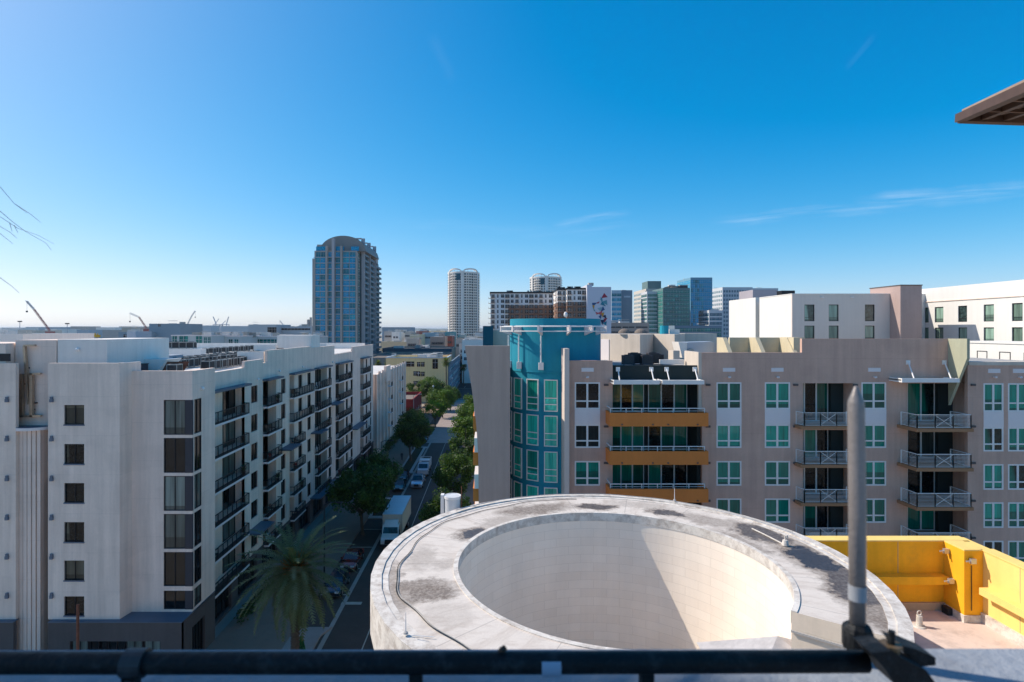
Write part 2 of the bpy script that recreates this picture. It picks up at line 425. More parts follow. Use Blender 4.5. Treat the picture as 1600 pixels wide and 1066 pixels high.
glass_teal2 = pane_mat('green tinted door glass', (.004,.010,.010), (.006,.27,.185), .82, 8, .05, 1.5)
glass_cyl = pane_mat('green tinted tower glass', (.02,.40,.32), (.03,.66,.50), 1.2, 9, .05, 1.5)
glass_green = pane_mat('pale green hotel glass', (.015,.03,.028), (.34,.52,.42), .85, 5, .05, 1.7)
glass_blue = pane_mat('blue curtain wall glass', (.004,.17,.29), (.012,.38,.50), .55, 1.5, .04, 1.35)
glass_tg = pane_mat('green curtain wall glass', (.005,.09,.085), (.012,.27,.24), .5, 1.5, .05, 1.5)
glass_navy = pane_mat('dark blue glass', (.008,.06,.10), (.03,.18,.26), .5, 2, .05, 1.5)
glass_far = pane_mat('far window glass', (.006,.009,.014), (.04,.05,.07), .4, 2, .1, 1.4)
bark = mat('bark', (.10,.075,.055), .95, .2, 3, 0, .5, 20)
leafA = [leaf_mat('oak leaves dark', (.014,.032,.009), (.05,.095,.018)), leaf_mat('oak leaves light', (.035,.08,.014), (.10,.17,.03))]
leafY = [leaf_mat('lime leaves', (.10,.20,.012), (.26,.38,.03)), leaf_mat('lime leaves deep', (.04,.10,.012), (.12,.20,.02))]
leafP = leaf_mat('date palm leaflets', (.05,.075,.032), (.16,.18,.075))
leafP2 = leaf_mat('orange-brown leaf bases', (.22,.085,.02), (.36,.16,.04))
HAZE = 0.00005
# ================================================================== ground and streets
def sheet(name, x0, y0, x1, y1, z, m, kind='structure'):
    mb = MB(); mb.face([(x0,y0,z),(x1,y0,z),(x1,y1,z),(x0,y1,z)]); o = mb.build(name, m); o['kind'] = kind; return o
asphalt = mat('asphalt', (.078,.058,.048), .9, .12, .35, 0, .2, 25, dirt=.3, dirtc=(.09,.085,.08))
paver_sunlit_road = mat('pinkish brick and sunlit road', (.33,.265,.235), .9, .10, .5, 0, .1, 25, dirt=.3, dirtc=(.2,.17,.15))
sidewalk = mat('pale concrete pavement', (.26,.175,.13), .9, .08, .5, 0, .1, 25, dirt=.3)
ground_m = mat('far ground', (.31,.27,.225), .95, .25, .012, dirt=.4, dirtc=(.07,.09,.05))
paint = mat('road paint', (.42,.38,.32), .8, .15, 2)
tanline = mat('concrete gutter strip', (.34,.30,.26), .9, .12, 1)
# ground sheet
mb = MB(); mb.face([(-30000,-20000,-.02),(30000,-20000,-.02),(30000,40000,-.02),(-30000,40000,-.02)])
o = mb.build('ground', ground_m); o['kind'] = 'structure'
sheet('road', -17.6, -40, -4.6, 222, .01, asphalt)
sheet('road', -15.6, 137, -5.8, 221.5, .016, paver_sunlit_road)  # stretch lying in sun, its brightness put into a paler pink colour
sheet('road', -90, 222, 60, 262, .01, asphalt)
sheet('road', -19, 262, -7, 640, .01, asphalt)
mb = MB(); mb.box(-24.0,-40,-.1,-17.6,222,.14); o = mb.build('pavement', sidewalk); o['kind'] = 'structure'
mb = MB(); mb.box(-4.6,-40,-.1,1.0,222,.14); o = mb.build('pavement', sidewalk); o['kind'] = 'structure'
# kerb bulb-outs in the parking lane
def bulb(y0, y1, x0=-17.62, x1=-15.0, m=None, name='planting_island'):
    mb = MB(); mb.prism([(x0,y0),(x1+.6,y0),(x1,y0+1.4),(x1,y1-1.4),(x1+.6,y1),(x0,y1)], -.1, .15, 0)
    o = mb.build(name, [m or conc]); o['kind'] = 'structure'
bulb(38, 52, m=paver_sunlit_road, name='pavement_island'); bulb(82, 92); bulb(108, 132)
soil = mat('mulch and ground cover', (.035,.040,.020), .95, .4, 3)
for y0, y1 in ((83,91),(109,131)):
    o = sheet('planting_bed', -17.2, y0, -15.5, y1, .17, soil)
mb = MB(); 
mb.box(-14.75,40,.014,-14.35,137,.024); o = mb.build('gutter_strip', tanline); o['kind'] = 'structure'
mb = MB(); mb.box(-10.98,40,.014,-10.88,137,.024)
for k in range(6): mb.box(-17.4,58.6+6.4*k-.08,.014,-14.8,58.6+6.4*k+.08,.022)
for k in range(16): mb.box(-15.4+.6*k,223.5,.014,-15.1+.6*k,226.5,.022)
mb.box(-15.5,221.0,.020,-5.8,221.5,.028); mb.box(-15.5,263,.014,-7,263.5,.022); mb.box(-90,241.8,.014,-19,242.1,.022); mb.box(-5,241.8,.014,60,242.1,.022)
for k in range(12): mb.box(-12.6,266+22*k,.014,-12.4,274+22*k,.022)
for (x,y) in ((-13.6,46.5),(-13.8,56.5)): mb.box(x-1.0,y,.014,x+1.0,y+.55,.022)
o = mb.build('road_marking', paint); o['kind'] = 'structure'
water_m, wn, wb = new_mat('bay water'); wb.inputs['Base Color'].default_value = (.05,.10,.13,1); wb.inputs['Roughness'].default_value = .15
sheet('bay_water', -9000, 3000, 4000, 5200, .4, water_m)

# ================================================================== white apartment block on the left
LB = thing('apartment_block', 'long white seven-storey apartment block with black balcony railings on the left of the street', 'building', (-24,46,0))
XP = -25.2; XO = -24.6
zs = [18.28-3.055*k for k in range(6)]       # underside of each balcony slab
bays = [(50.0,58.8,58.6),(63.5,67.4,67.8),(71.9,73.6,80.1),(82.0,88.2,88.7),(93.1,98.5,102.0),(110.6,113.6,117.6)]
wcols = [(60.4,62.1),(69.0,70.5),(75.2,76.7),(78.9,80.4),(89.2,90.6),(99.7,101.1),(103.1,104.6),(115.5,116.8),(119.6,120.8)]
sections = [(50,58.8,23.1),(58.8,63.5,23.75),(63.5,64.8,23.3),(64.8,80.6,24.65),(80.6,92.4,24.45),(92.4,104.5,23.0),(104.5,122.6,23.85)]
frm = dark_metal
for (a, b, zt) in sections:
    holes = []; base = []
    for (y0,y1,y2) in bays:
        lo, hi = max(a,y0), min(b,y1)
        if hi-lo > .1:
            for z in zs: holes.append((lo-a, hi-a, z+.22, z+2.95, .98))
    for (y0,y1) in wcols:
        if a <= y0 < b:
            for z in zs: holes.append((y0-a, y1-a, z+.95, z+2.75, .22))
    mb = MB(); skin(mb, (XP,a,0), (0,1,0), (1,0,0), b-a, 3.3, zt, holes, .3); mb.build('wall', stucco_white, LB)
for (y0,y1) in wcols:
    for z in zs:
        window(LB, (XP-.12,(y0+y1)/2,z+.95), y1-y0, 1.8, R(90), 'slide', frm, glass_dark)
# ground storey: charcoal shopfronts between white piers
mb = MB(); holes = [(1.0+6*k, 5.6+6*k, .25, 2.9, .5) for k in range(12)]
skin(mb, (XP+.1,50,0), (0,1,0), (1,0,0), 72.6, 0, 3.3, holes, .3); mb.build('wall', base_dark, LB)['label'] = 'dark ground-floor shopfront wall'
for k in range(12): window(LB, (XP-.2,50+3.3+6*k,.25), 4.6, 2.65, R(90), 'four', frm, glass_dark, name='shop_window')
# doors in the balcony recesses
def slab_rail(y0, y1, z, ret=True, n=8):
    s = MB(); s.box(XP-.05,y0,z,XO,y1,z+.2); s = s.build('balcony', [white_panel], LB)
    fl = MB(); fl.box(XP-.9,y0+.02,z+.2,XO-.02,y1-.02,z+.215); fl.build('floor', charcoal, s)
    r = MB(); zt = z+1.28
    xo = XO-.05
    r.box(xo-.04,y0,zt-.05,xo+.03,y1,zt+.02); r.box(xo-.02,y0,z+.28,xo+.02,y1,z+.32)
    m = max(2, round((y1-y0)/1.0))
    for i in range(m+1):
        y = y0+.03+(y1-y0-.06)*i/m; r.box(xo-.03,y-.03,z+.2,xo+.03,y+.03,zt)
    k = int((y1-y0)/.11)
    for i in range(1, k): y = y0+(y1-y0)*i/k; r.box(xo-.008,y-.008,z+.3,xo+.008,y+.008,zt-.05)
    for yy in (y0+.03, y1-.03):
        r.box(XP+.02,yy-.03,zt-.05,xo-.04,yy+.03,zt+.02); r.box(XP+.02,yy-.02,z+.28,xo-.04,yy+.02,z+.32)
        for i in range(1, 5): x = XP+(XO-XP)*i/5; r.box(x-.01,yy-.01,z+.3,x+.01,yy+.01,zt-.05)
    r.build('railing', black_rail, s)
    return s
for bi, (y0,y1,y2) in enumerate(bays):
    for k, z in enumerate(zs):
        ye = y2
        if bi == 2 and k > 1: ye = 76.4
        slab_rail(y0+.02, ye, z)
        d0, d1 = max(y0+.1,y1-2.75), y1-.1
        window(LB, (XP-.93,(d0+d1)/2,z+.22), d1-d0, 2.55, R(90), 'slide', frm, glass_bay if bi == 0 else glass_dark, name='balcony_door')
    # roof canopy over the bay
    c = MB(); c.box(XP-.05,y0-.1,21.32,XO+.15,y2+.2,21.52); c.build('canopy', [base_ledge], LB)
for (y0,y1,z) in ((68.3,72.0,12.6),(80.3,84,12.4),(88.6,93,15.3),(59,63,5.9),(102,110,9.2),(80,90,3.4)):
    c = MB(); c.box(XP+.01,y0,z,XP+1.5,y1,z+.16); c.build('canopy', [base_ledge], LB)
# corner section S0 facing the street, X=-24
Yf = 46.2
mb = MB(); 
bayz = [(22.13-3.048*(k+1)+.35, 22.13-3.048*k-.15) for k in range(6)]
bayrows = [(18.55,21.35),(15.5,18.3),(12.45,15.25),(9.4,12.2),(6.4,9.15),(4.55,6.05)]
sk = [(0.02,1.48,a,b,.35) for a,b in bayrows]
skin(mb, (-24.0,Yf,0), (0,1,0), (1,0,0), 50-Yf, 4.2, 23.68, sk, .3, sides='r')
skin(mb, (-29.4,Yf,0), (1,0,0), (0,-1,0), 5.4, 4.2, 23.68, [(3.1,5.38,a,b,.35) for a,b in bayrows], .3, sides='l')
mb.box(-25.15,Yf+.4,4.2,-24.4,49.99,23.6); mb.build('wall', stucco_pink, LB)['label'] = 'smooth pale corner wall with the bay windows'
for k,(a,b) in enumerate(bayrows):
    h = b-a
    window(LB, (-25.42,Yf+.06,a), 1.72, h, 0, 'slide', frm, glass_bay, fw=.06, name='bay_window')
    window(LB, (-24.05,Yf+.84,a), 1.36, h, R(90), 'slide', frm, glass_bay, fw=.06, name='bay_window')
    c = MB(); c.box(-24.56,Yf-.01,a,-23.99,Yf+.16,b); c.build('corner_panel', charcoal, LB)
# front wall with the window column
x0 = -34.65; Yw = 45.0
hw = [(19.57,21.1),(16.5,18.05),(13.47,15.0),(10.4,11.95),(7.4,8.95),(4.65,6.15)]
fa, fb = S(100,Yw)-x0, S(131.5,Yw)-x0
mb = MB(); skin(mb, (x0,Yw,0), (1,0,0), (0,-1,0), 5.6, 4.35, 24.37, [(fa,fb,a,b,.22) for a,b in hw], .3, sides='l')
mb.face([(-29.05,Yw,4.35),(-28.85,Yf,4.35),(-28.85,Yf,24.37),(-29.05,Yw,24.37)]); mb.face([(-29.05,Yw,24.37),(-28.85,Yf,24.37),(-28.85,Yf+1.2,24.37),(-29.35,Yf+1.2,24.37),(-29.35,Yw+.3,24.37)]); mb.face([(-28.85,Yf,23),(-28.85,Yf+1.2,23),(-28.85,Yf+1.2,24.37),(-28.85,Yf,24.37)])
mb.build('wall', stucco_white, LB)
for a,b in hw:
    window(LB, ((fa+fb)/2+x0,Yw+.12,a), fb-fa, b-a, 0, 'slide', frm, glass_cur, fw=.05)
    c = MB(); c.box(x0+fa-.03,Yw-.04,a-.1,x0+fb+.03,Yw+.2,a); c.build('sill', sill_m, LB)
for x in (S(81.5,Yw), S(12,Yw)):
    for z in (21.55,18.5,15.4,12.35,9.3,6.25):
        c = MB(); c.box(x-.12,Yw-.16,z-.22,x+.12,Yw,z+.02); c.box(x-.09,Yw-.14,z+.03,x+.09,Yw,z+.2); c.build('wall_lamp', sill_m, LB)
# left piece of the front
mb = MB(); skin(mb, (-50,Yw,0), (1,0,0), (0,-1,0), 50+S(24.5,Yw), 4.35, 24.37, [], .3); mb.build('wall', stucco_white, LB)
mb = MB(); mb.box(-50,Yw+.4,24.3,S(22,Yw)-1,Yw+6,25.9); mb.build('roof_parapet', stucco_white, LB)
c = MB(); c.box(-39.6,Yw+.36,24.5,-37.9,Yw+.4,25.1); c.build('vent_grille', dark_metal, LB)
# recessed sign tower with ribbed column
Yt = 46.2
tx0, tx1 = S(24,Yt), S(88.5,Yt)
mb = MB(); mb.box(S(24,Yt),Yt,15,S(76,Yt)+.6,Yt+5,26.15); mb.box(S(75,Yt)+.6,Yt+.3,22,S(88.5,Yt),Yt+5,26.15)
mb.build('sign_tower', stucco_pink, LB)
mb = MB(); mb.box(S(88.5,Yt)+.0,Yt+.1,22,S(166,Yt),Yt+9,26.2); mb.build('roof_parapet', stucco_wb, LB)
mb = MB(); cx0, cx1 = S(31,Yt), S(75,Yt); ccx = (cx0+cx1)/2
nR = 7; wR = (cx1-cx0)/nR
for k in range(nR):
    a = cx0+k*wR; dd = .35*math.cos((k+.5-nR/2)/nR*2.2)
    mb.box(a+.025,Yt-.55-dd,0,a+wR-.025,Yt+.2,19.05)
mb.box(cx0,Yt-.5,0,cx1,Yt,19.05); 
mb.build('ribbed_column', stucco_pink, LB)
mb = MB(); n = 24
poly = [(ccx+1.62*math.cos(math.pi*k/n+math.pi), Yt+.1+1.35*math.sin(math.pi*k/n+math.pi)) for k in range(n+1)]
mb.prism(poly, 19.05, 19.28, 0); mb.build('column_cap', white_panel, LB)
mb = MB(); mb.prism([(ccx+(x-ccx)*.96, Yt+.1+(y-Yt-.1)*.96) for x,y in poly], 19.285, 19.31); mb.build('column_cap', base_ledge, LB)['label'] = 'blue-grey metal top of the column cap'
# bronze sign made of channel letters
sg = thing('wall_sign', 'tall bronze sign of thin angular bars on the white tower of the left block', 'sign', (S(50,Yt),Yt-.15,20))
def sb(x0,y0,x1,y1,w,name='sign_bar',wd=.14):
    mb = MB(); a = Vector((S(x0,Yt),0,Zp(y0,Yt))); b = Vector((S(x1,Yt),0,Zp(y1,Yt))); d = (b-a).normalized(); q = Vector((-d.z,0,d.x))*w/2
    pts = [a+q,b+q,b-q,a-q]; y0_, y1_ = Yt-.42, Yt-.18
    mb.prism([(p.x,p.z) for p in pts], y0_, y1_, 0, axis='y')
    mb.build(name, bronze, sg)
sb(43.4,540.5,50.2,631,.17); sb(43,540,60,539.6,.13); sb(39.3,584,39.3,651,.2); sb(54.3,583,54.3,651,.22); sb(52,584,69,583.5,.12); sb(37,649.5,69,649,.14)
for x, y in ((46,575),(49,622),(39.3,600),(54.3,640),(58,629.5)):
    mb = MB(); mb.box(S(x,Yt)-.05,Yt-.2,Zp(y,Yt)-.05,S(x,Yt)+.05,Yt+.02,Zp(y,Yt)+.05); mb.build('bracket', dark_metal, sg)
# dark base of the front
mb = MB()
bw0, bw1 = S(109,44.6), S(251,44.6)
skin(mb, (S(75,44.6),44.6,0), (1,0,0), (0,-1,0), -24.0-S(75,44.6), 0, 4.3, [(bw0-S(75,44.6),bw1-S(75,44.6),1.3,2.85,.3)], .3)
skin(mb, (-24.0,44.604,0), (0,1,0), (1,0,0), 5.396, 0, 4.3, [(1.6,3.6,.3,3.1,.3)], .3, sides='')
mb.box(-50,44.6,0,S(21,44.6),44.9,4.3)
mb.build('wall', base_dark, LB)['label'] = 'dark brown-grey plinth wall'
mb = MB(); mb.box(S(75,44.6),44.55,4.3,-23.95,46.3,4.36); mb.box(-24.3,46.3,4.3,-23.95,50,4.36); mb.box(-50,44.55,4.3,S(21,44.6),45.1,4.36); mb.build('flashing', base_ledge, LB)
nw = 5
for k in range(nw):
    a = bw0+(bw1-bw0)*k/nw; b = bw0+(bw1-bw0)*(k+1)/nw
    window(LB, ((a+b)/2,44.75,1.3), b-a-.12, 1.55, 0, 'slide', frm, glass_bay, fw=.05)
window(LB, (-24.15,47.2,.3), 2.0, 2.8, R(90), 'four', frm, glass_dark)
# body and roof
mb = MB(); mb.box(-60,48.2,0,-26.6,122.4,22.9,0); mb.box(-60,46.0,0,-39.5,48.2,22.9); mb.box(-26.6,122.2,0,-25.25,122.5,22.9); mb.build('wall', stucco_white, LB)
mb = MB(); mb.box(-62,47.1,22.92,-25.51,122.3,23.05); mb.build('roof', roof_white, LB)
for q_ in ((-44,70,23.09,-27.5,70.3,23.3),(-44,92,23.09,-27.5,92.3,23.3),(-61,60,23.09,-47,60.4,24.3),(-62,118,23.09,-26,118.4,24.2),(S(418,66),64.9,23.09,S(418,66)-3,65.2,24.5),(-36,60,23.09,-35.6,96,23.3),(-30,80.6,24.4,-25.3,84.8,26.2),(-33,80,23.09,-30,80.4,24.9),(-40,99,23.09,-28.4,99.4,24.6)):
    mb = MB(); mb.box(*q_); mb.build('roof_parapet', stucco_wb, LB)
# blue-grey boxes at the back of the roof
mb = MB(); 
for a,b,t,Y in ((167,205,545,58),(198,212,518,64),(205,232,534,62),(232,262,556,60)):
    mb.box(S(a,Y),Y,22.3,S(b,Y),Y+3,Zp(t,Y))
mb.build('stair_head', mat('blue-grey render', (.36,.40,.45), .9, .05, .4), LB)
# wall floodlights
for (x,y,z,d) in ((-24.0,47.6,Zp(607,47.6),'x'),(XP,61.9,Zp(592,62.5),'x'),(XP,67.4+.8,Zp(580,68),'x'),(S(122.5,46.3),46.3,Zp(546,46.3),'y'),(XP,76.6,Zp(573.5,76.6),'x'),(XP,91,Zp(566,91),'x')):
    c = MB()
    if d == 'x': c.sphere((x+.15,y,z),.14,10,6); c.box(x,y-.06,z-.1,x+.14,y+.06,z+.1)
    else: c.sphere((x,y-.15,z),.14,10,6); c.box(x-.06,y-.14,z-.1,x+.06,y,z+.1)
    c.build('flood_light', mat('white lamp housing', (.8,.8,.8), .3), LB)
# rooftop skylight hood and solar-like hatch
hd = thing('roof_hood', 'white metal hood with two dark slanted openings on the nearest end of the left roof', 'roof hood', (-30.5,51,23.05))
mb = MB(); mb.prism([(-35.6,23.09),(-35.2,23.9),(-33.9,24.35),(-28.8,24.35),(-29.9,23.09)], 51.2, 53.6, 0, 'y'); mb.build('casing', stucco_wb, hd)
mb = MB()
for k in range(2):
    x = S(262+17*k,51.1); mb.face([(x-.55,51.14,23.3),(x+.45,51.14,23.3),(x+.95,51.14,24.15),(x-.05,51.14,24.15)])
    mb.box(x-.05,51.12,23.25,x+.05,51.15,23.27)
mb.build('opening', rust, hd)
tk = thing('roof_box', 'low dark box unit at the front left corner of the left roof', 'unit', (S(214,49.5),49.5,23.05))
mb = MB(); mb.box(S(208,49.5),49,23.09,S(224,49.5),50.2,24.0); mb.build('casing', charcoal, tk); mb = MB(); mb.box(S(208,49.5)-.05,48.95,24.0,S(224,49.5)+.05,50.25,24.06); mb.build('lid', ac_dark, tk)

# condenser units (rooftop), all copies of one
def make_ac(name, label, group, s=1.0, cm=None):
    t = thing(name, label, 'air conditioner', (0,0,0), 0, group)
    b = MB(); w_,d_,h_ = .5*s,.45*s,.82*s
    b.box(-w_,-d_,.06,w_,d_,.12+h_*0.02); b.box(-w_,-d_,h_,w_,d_,h_+.08)
    for x in (-w_,w_-.06):
        for y in (-d_,d_-.06): b.box(x,y,0,x+.06,y+.06,h_)
    b.build('casing', cm or ac_m, t, False)
    g_ = MB(); g_.box(-w_+.03,-d_+.03,.12,w_-.03,d_-.03,h_-.01)
    for i in range(6): z = .16+i*(h_-.2)/6; g_.box(-w_+.01,-d_+.01,z,w_-.01,d_-.01,z+.03)
    g_.build('grille', ac_dark, t, False)
    f_ = MB(); f_.arc((0,0),.30*s,.36*s,0,2*math.pi,h_+.08,h_+.13,14); f_.cone((0,0,h_+.081),(0,0,h_+.11),.08,.08,8); f_.box(-.34*s,-.02,h_+.09,.34*s,.02,h_+.11); f_.box(-.02,-.34*s,h_+.092,.02,.34*s,h_+.112); f_.build('fan_guard', ac_dark, t, False)
    return t
ac0 = make_ac('air_conditioner','grey air conditioner in the near row on the left roof','air conditioners in the near rows on the left roof')
first = [True]
def put_ac(x, y, z, rz, label, group):
    if first[0]: first[0] = False; ac0.location = (x,y,z); ac0.rotation_euler = (0,0,rz); ac0['label'] = label; ac0['group'] = group; return ac0
    return copy_thing(ac0, (x,y,z), rz, label, group)
ar = random.Random(3)
rowsac = [(-27.6,50.2,-35.0,50.2,8,'grey air conditioner in the front row behind the curved corner parapet'),
 (-27.4,55.5,-28.6,79,17,'grey air conditioner in the row behind the street parapet of the left roof'),
 (-31.2,54,-32.5,79.5,20,'grey air conditioner in the second long row back from the street parapet'),
 (-33.6,56,-35.6,97,24,'grey air conditioner in the third long row back from the street parapet'),
 (-45.8,64,-45.5,112,22,'grey air conditioner in the far left row along the inner roof wall'),
 (-28.5,86.5,-29.5,98,8,'grey air conditioner on the left roof beyond the tall parapet block')]
for (xa,ya,xb,yb,n,lab) in rowsac:
    for i in range(n):
        if ar.random() < .08: continue
        t = i/(n-1); put_ac(xa+(xb-xa)*t+ar.uniform(-.1,.1), ya+(yb-ya)*t+ar.uniform(-.15,.15), 23.09, R(ar.choice((0,90)))+ar.uniform(-.04,.04), lab, lab.replace('grey air conditioner','air conditioners'))
# row standing on the inner wall top
for i in range(7):
    put_ac(S(232+11.2*i,78), 78, 24.0 if False else 24.42, 0, 'grey air conditioner in the short row raised on a wall before the green windows', 'air conditioners raised on the back wall')
mb = MB(); mb.box(S(226,78),77.3,23.06,S(318,78),78.7,24.4); mb.build('roof_parapet', stucco_wb, LB)

# ================================================================== taupe building on the right
RB = thing('apartment_building', 'taupe apartment building with orange balconies and green glass facing the viewer', 'building', (10,47,0))
Y0 = 47.0
def X(p): return S(p, Y0)
rows = [(597.5,639.5),(663.5,700),(720.5,759),(779,817),(837.5,875.5),(896,934),(954,992),(1012,1028)]
def zr(r): return (Zp(r[1],Y0), Zp(r[0],Y0))
spacing = 58.4
colsR = {'A':(898,937.5),'B':(1119.5,1158.5),'C':(1195,1234.5),'E':(1346,1384.7)}
def taupe_wall(p0, p1, top, holes, Y=Y0, m=stucco_taupe, z0=0, lab=None):
    mb = MB(); skin(mb, (S(p0,Y),Y,0), (1,0,0), (0,-1,0), S(p1,Y)-S(p0,Y), z0, Zp(top,Y), [(a-S(p0,Y),b-S(p0,Y),c,d,e) for a,b,c,d,e in holes], .3)
    o = mb.build('wall', m, RB)
    if lab: o['label'] = lab
    return o
def colholes(p0, p1, Y=Y0, rw=None):
    return [(S(p0,Y), S(p1,Y), Zp(b,Y), Zp(a,Y), .2) for a,b in (rw or rows)]
def colwins(p0, p1, Y=Y0, pm=glass_teal, rw=None, dark=()):
    for k,(a,b) in enumerate(rw or rows):
        x0_, x1_ = S(p0,Y), S(p1,Y)
        window(RB, ((x0_+x1_)/2,Y+.02,Zp(b,Y)), x1_-x0_, (b-a)*Y/F, 0, 'two', white_metal, glass_dark if k in dark else pm, fw=.11)
    r = (rw or rows)
    mb = MB(); mb.box(S(p0,Y),Y-.02,Zp(r[1][0],Y)+.005,S(p1,Y),Y+.1,Zp(r[0][1],Y)-.005); mb.build('spandrel_panel', white_panel, RB)
def vents(cx, Y=Y0, y0=575, y1=581, hw_=9.5):
    mb = MB(); mb.box(S(cx-hw_,Y),Y-.04,Zp(y1,Y),S(cx+hw_,Y),Y,Zp(y0,Y)); mb.build('vent_plate', white_panel, RB)
    mb = MB(); mb.box(S(cx-1.5,Y),Y-.25,Zp(590.5,Y),S(cx+1.5,Y),Y,Zp(588,Y)); mb.sphere((S(cx-2,Y),Y-.27,Zp(589.6,Y)),.07,8,5); mb.build('wall_lamp', white_panel, RB)
taupe_wall(888, 957.2, 563.6, colholes(*colsR['A'])); colwins(*colsR['A'], dark=(0,1)); vents(918)
taupe_wall(1097, 1253, 551, colholes(*colsR['B'])+colholes(*colsR['C']))
colwins(*colsR['B']); colwins(*colsR['C']); vents(1139); vents(1214.5)
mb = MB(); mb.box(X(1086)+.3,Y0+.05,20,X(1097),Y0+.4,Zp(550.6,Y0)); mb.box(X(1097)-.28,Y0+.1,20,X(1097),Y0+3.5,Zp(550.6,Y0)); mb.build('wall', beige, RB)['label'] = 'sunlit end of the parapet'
# two recessed balcony stacks D and F
D0,D1 = 1254.8,1333; F0,F1 = 1418,1508.8
drows = [(599,663.5),(672,722.5),(727,781),(785.5,840),(845,899),(903,957),(962,1020)]
holes = colholes(*colsR['E'])
for a,b in ((D0,D1),(F0,F1)):
    holes += [(X(a),X(b),Zp(q,Y0),Zp(p,Y0),1.9) for p,q in drows]
taupe_wall(1257-4, 1511.5, 529.3, holes); colwins(*colsR['E']); vents(1366)
def recess_doors(a, b, p, q, dark=False, Y=Y0, d=1.8, wall=.26, n=3):
    x0_, x1_ = S(a,Y), S(b,Y); xm = x1_-(x1_-x0_)*wall
    zt, zb = Zp(p,Y), Zp(q,Y); W_ = (xm-x0_)/n
    for i in range(n):
        window(RB, (x0_+W_*(i+.5), Y+d-.12, zb+.02), W_, zt-zb-.04, 0, 'one', white_metal, glass_dark if dark or rnd.random() < .22 else glass_teal2, fw=.06, name='balcony_door')
    mb = MB(); mb.box(xm,Y+d-.5,zb,x1_-.01,Y+d+.02,zt); mb.box(xm-.01,Y+.25,zb,xm+.07,Y+.33,zt) if False else None
    mb.build('recess_wall', darkgreen, RB)
for k,(p,q) in enumerate(drows):
    recess_doors(D0,D1,p,q, dark=(k==2)); recess_doors(F0,F1,p,q, dark=(k in (2,)))
def rail_seg(mb, p0, p1, z, h=1.06, nbar=7, xb=False, r=.018):
    a = Vector(p0); b = Vector(p1); L = (b-a).length
    for pt in (a, b): mb.box(pt.x-.03,pt.y-.03,z,pt.x+.03,pt.y+.03,z+h)
    A = lambda pt, dz: (pt.x, pt.y, z+dz)
    mb.bar(A(a,h),A(b,h),.07,.05); mb.bar(A(a,.08),A(b,.08),.05,.04)
    if xb:
        mb.bar(A(a,.1),A(b,h-.04),.03,.03); mb.bar(A(a,h-.04),A(b,.1),.03,.03)
    for i in range(1,nbar+1): zz = .08+(h-.1)*i/(nbar+1); mb.bar(A(a,zz),A(b,zz),r,r)
wl = white_metal
def balcony_D(zb, lattice=False):
    Yo = 46.1; x0_, x1_ = S(1257,Yo), S(1333,Yo)
    s = MB(); s.box(x0_-.35,Yo-.1,zb-.24,x1_+.35,Y0+.3,zb); s = s.build('balcony', orange_brown, RB)
    r = MB(); w_ = (x1_-x0_)
    xs = [x0_, x0_+w_*.33, x0_+w_*.66, x1_]
    for i in range(3): rail_seg(r,(xs[i],Yo,0),(xs[i+1],Yo,0),zb,xb=(i==1),nbar=8)
    rail_seg(r,(x0_,Yo,0),(x0_-.2,Y0,0),zb,nbar=8); rail_seg(r,(x1_,Yo,0),(x1_,Y0,0),zb,nbar=8)
    r.build('railing', wl, s)
    if lattice:
        l = MB(); k = 0; x = x0_
        while x < x1_-.1:
            l.bar((x,Yo+.03,zb+.1),(x+.6,Yo+.03,zb+.7),.03,.02); l.bar((x+.6,Yo+.035,zb+.1),(x,Yo+.035,zb+.7),.03,.02); x += .13
            if x > x1_-.65: break
        l.build('lattice', wl, s)
orange_brown = mat('orange-brown balcony edge', (.36,.19,.10), .85, .05, .5, .05)
def balcony_F(zb):
    Yo = 45.0; xl = S(1408,46.7); xc = S(1433,Yo); xr = S(1517,Yo)
    s = MB(); s.prism([(xl-.15,Y0+.2),(xl-.1,46.6),(xc-.1,Yo-.1),(xr+.15,Yo-.1),(xr+.15,Y0+.2)], zb-.26, zb); s = s.build('balcony', orange_brown, RB)
    r = MB(); mx = (xl+xc)/2; my = (46.7+Yo)/2
    rail_seg(r,(xl,46.7,0),(mx,my,0),zb,nbar=8); rail_seg(r,(mx,my,0),(xc,Yo,0),zb,nbar=8)
    for i in range(3): a = xc+(xr-xc)*i/3; b = xc+(xr-xc)*(i+1)/3; rail_seg(r,(a,Yo,0),(b,Yo,0),zb,xb=(i==1),nbar=8)
    rail_seg(r,(xr,Yo,0),(xr,Y0,0),zb,nbar=8); r.build('railing', wl, s)
    p_ = MB(); p_.box(xr-.1,46.9,zb,xr-.04,Y0,zb+2.7) if False else None
for k,(p,q) in enumerate(drows):
    zb = Zp(q,Y0)+.02
    balcony_D(zb, k == 3); balcony_F(zb)
# awning over F
def awning(p0, p1, py, rods, Y=Y0, dep=1.5, th=.32):
    z = Zp(py,Y-dep); x0_, x1_ = S(p0,Y-dep), S(p1,Y-dep)
    a = MB(); a.box(x0_,Y-dep,z-th,x1_,Y-dep+.1,z); a.box(x0_,Y-dep+.1,z-th*.6,x1_,Y+.2,z-th*.3); a.box(x0_,Y-dep+.1,z-th,x0_+.1,Y,z); a.box(x1_-.1,Y-dep+.1,z-th,x1_,Y,z)
    a = a.build('awning', white_metal, RB); r = MB()
    for pa, ya, pb in rods:
        r.tube([(S(pa,Y),Y-.05,Zp(ya,Y)),(S(pb,Y-dep),Y-dep+.2,z)],.05,6); r.box(S(pa,Y)-.16,Y-.06,Zp(ya,Y)-.2,S(pa,Y)+.16,Y+.02,Zp(ya,Y)+.15)
    r.build('stay_rod', white_metal, a)
awning(1409.5,1499.5,591.5,((1418.5,566,1431),(1475,566,1489)))
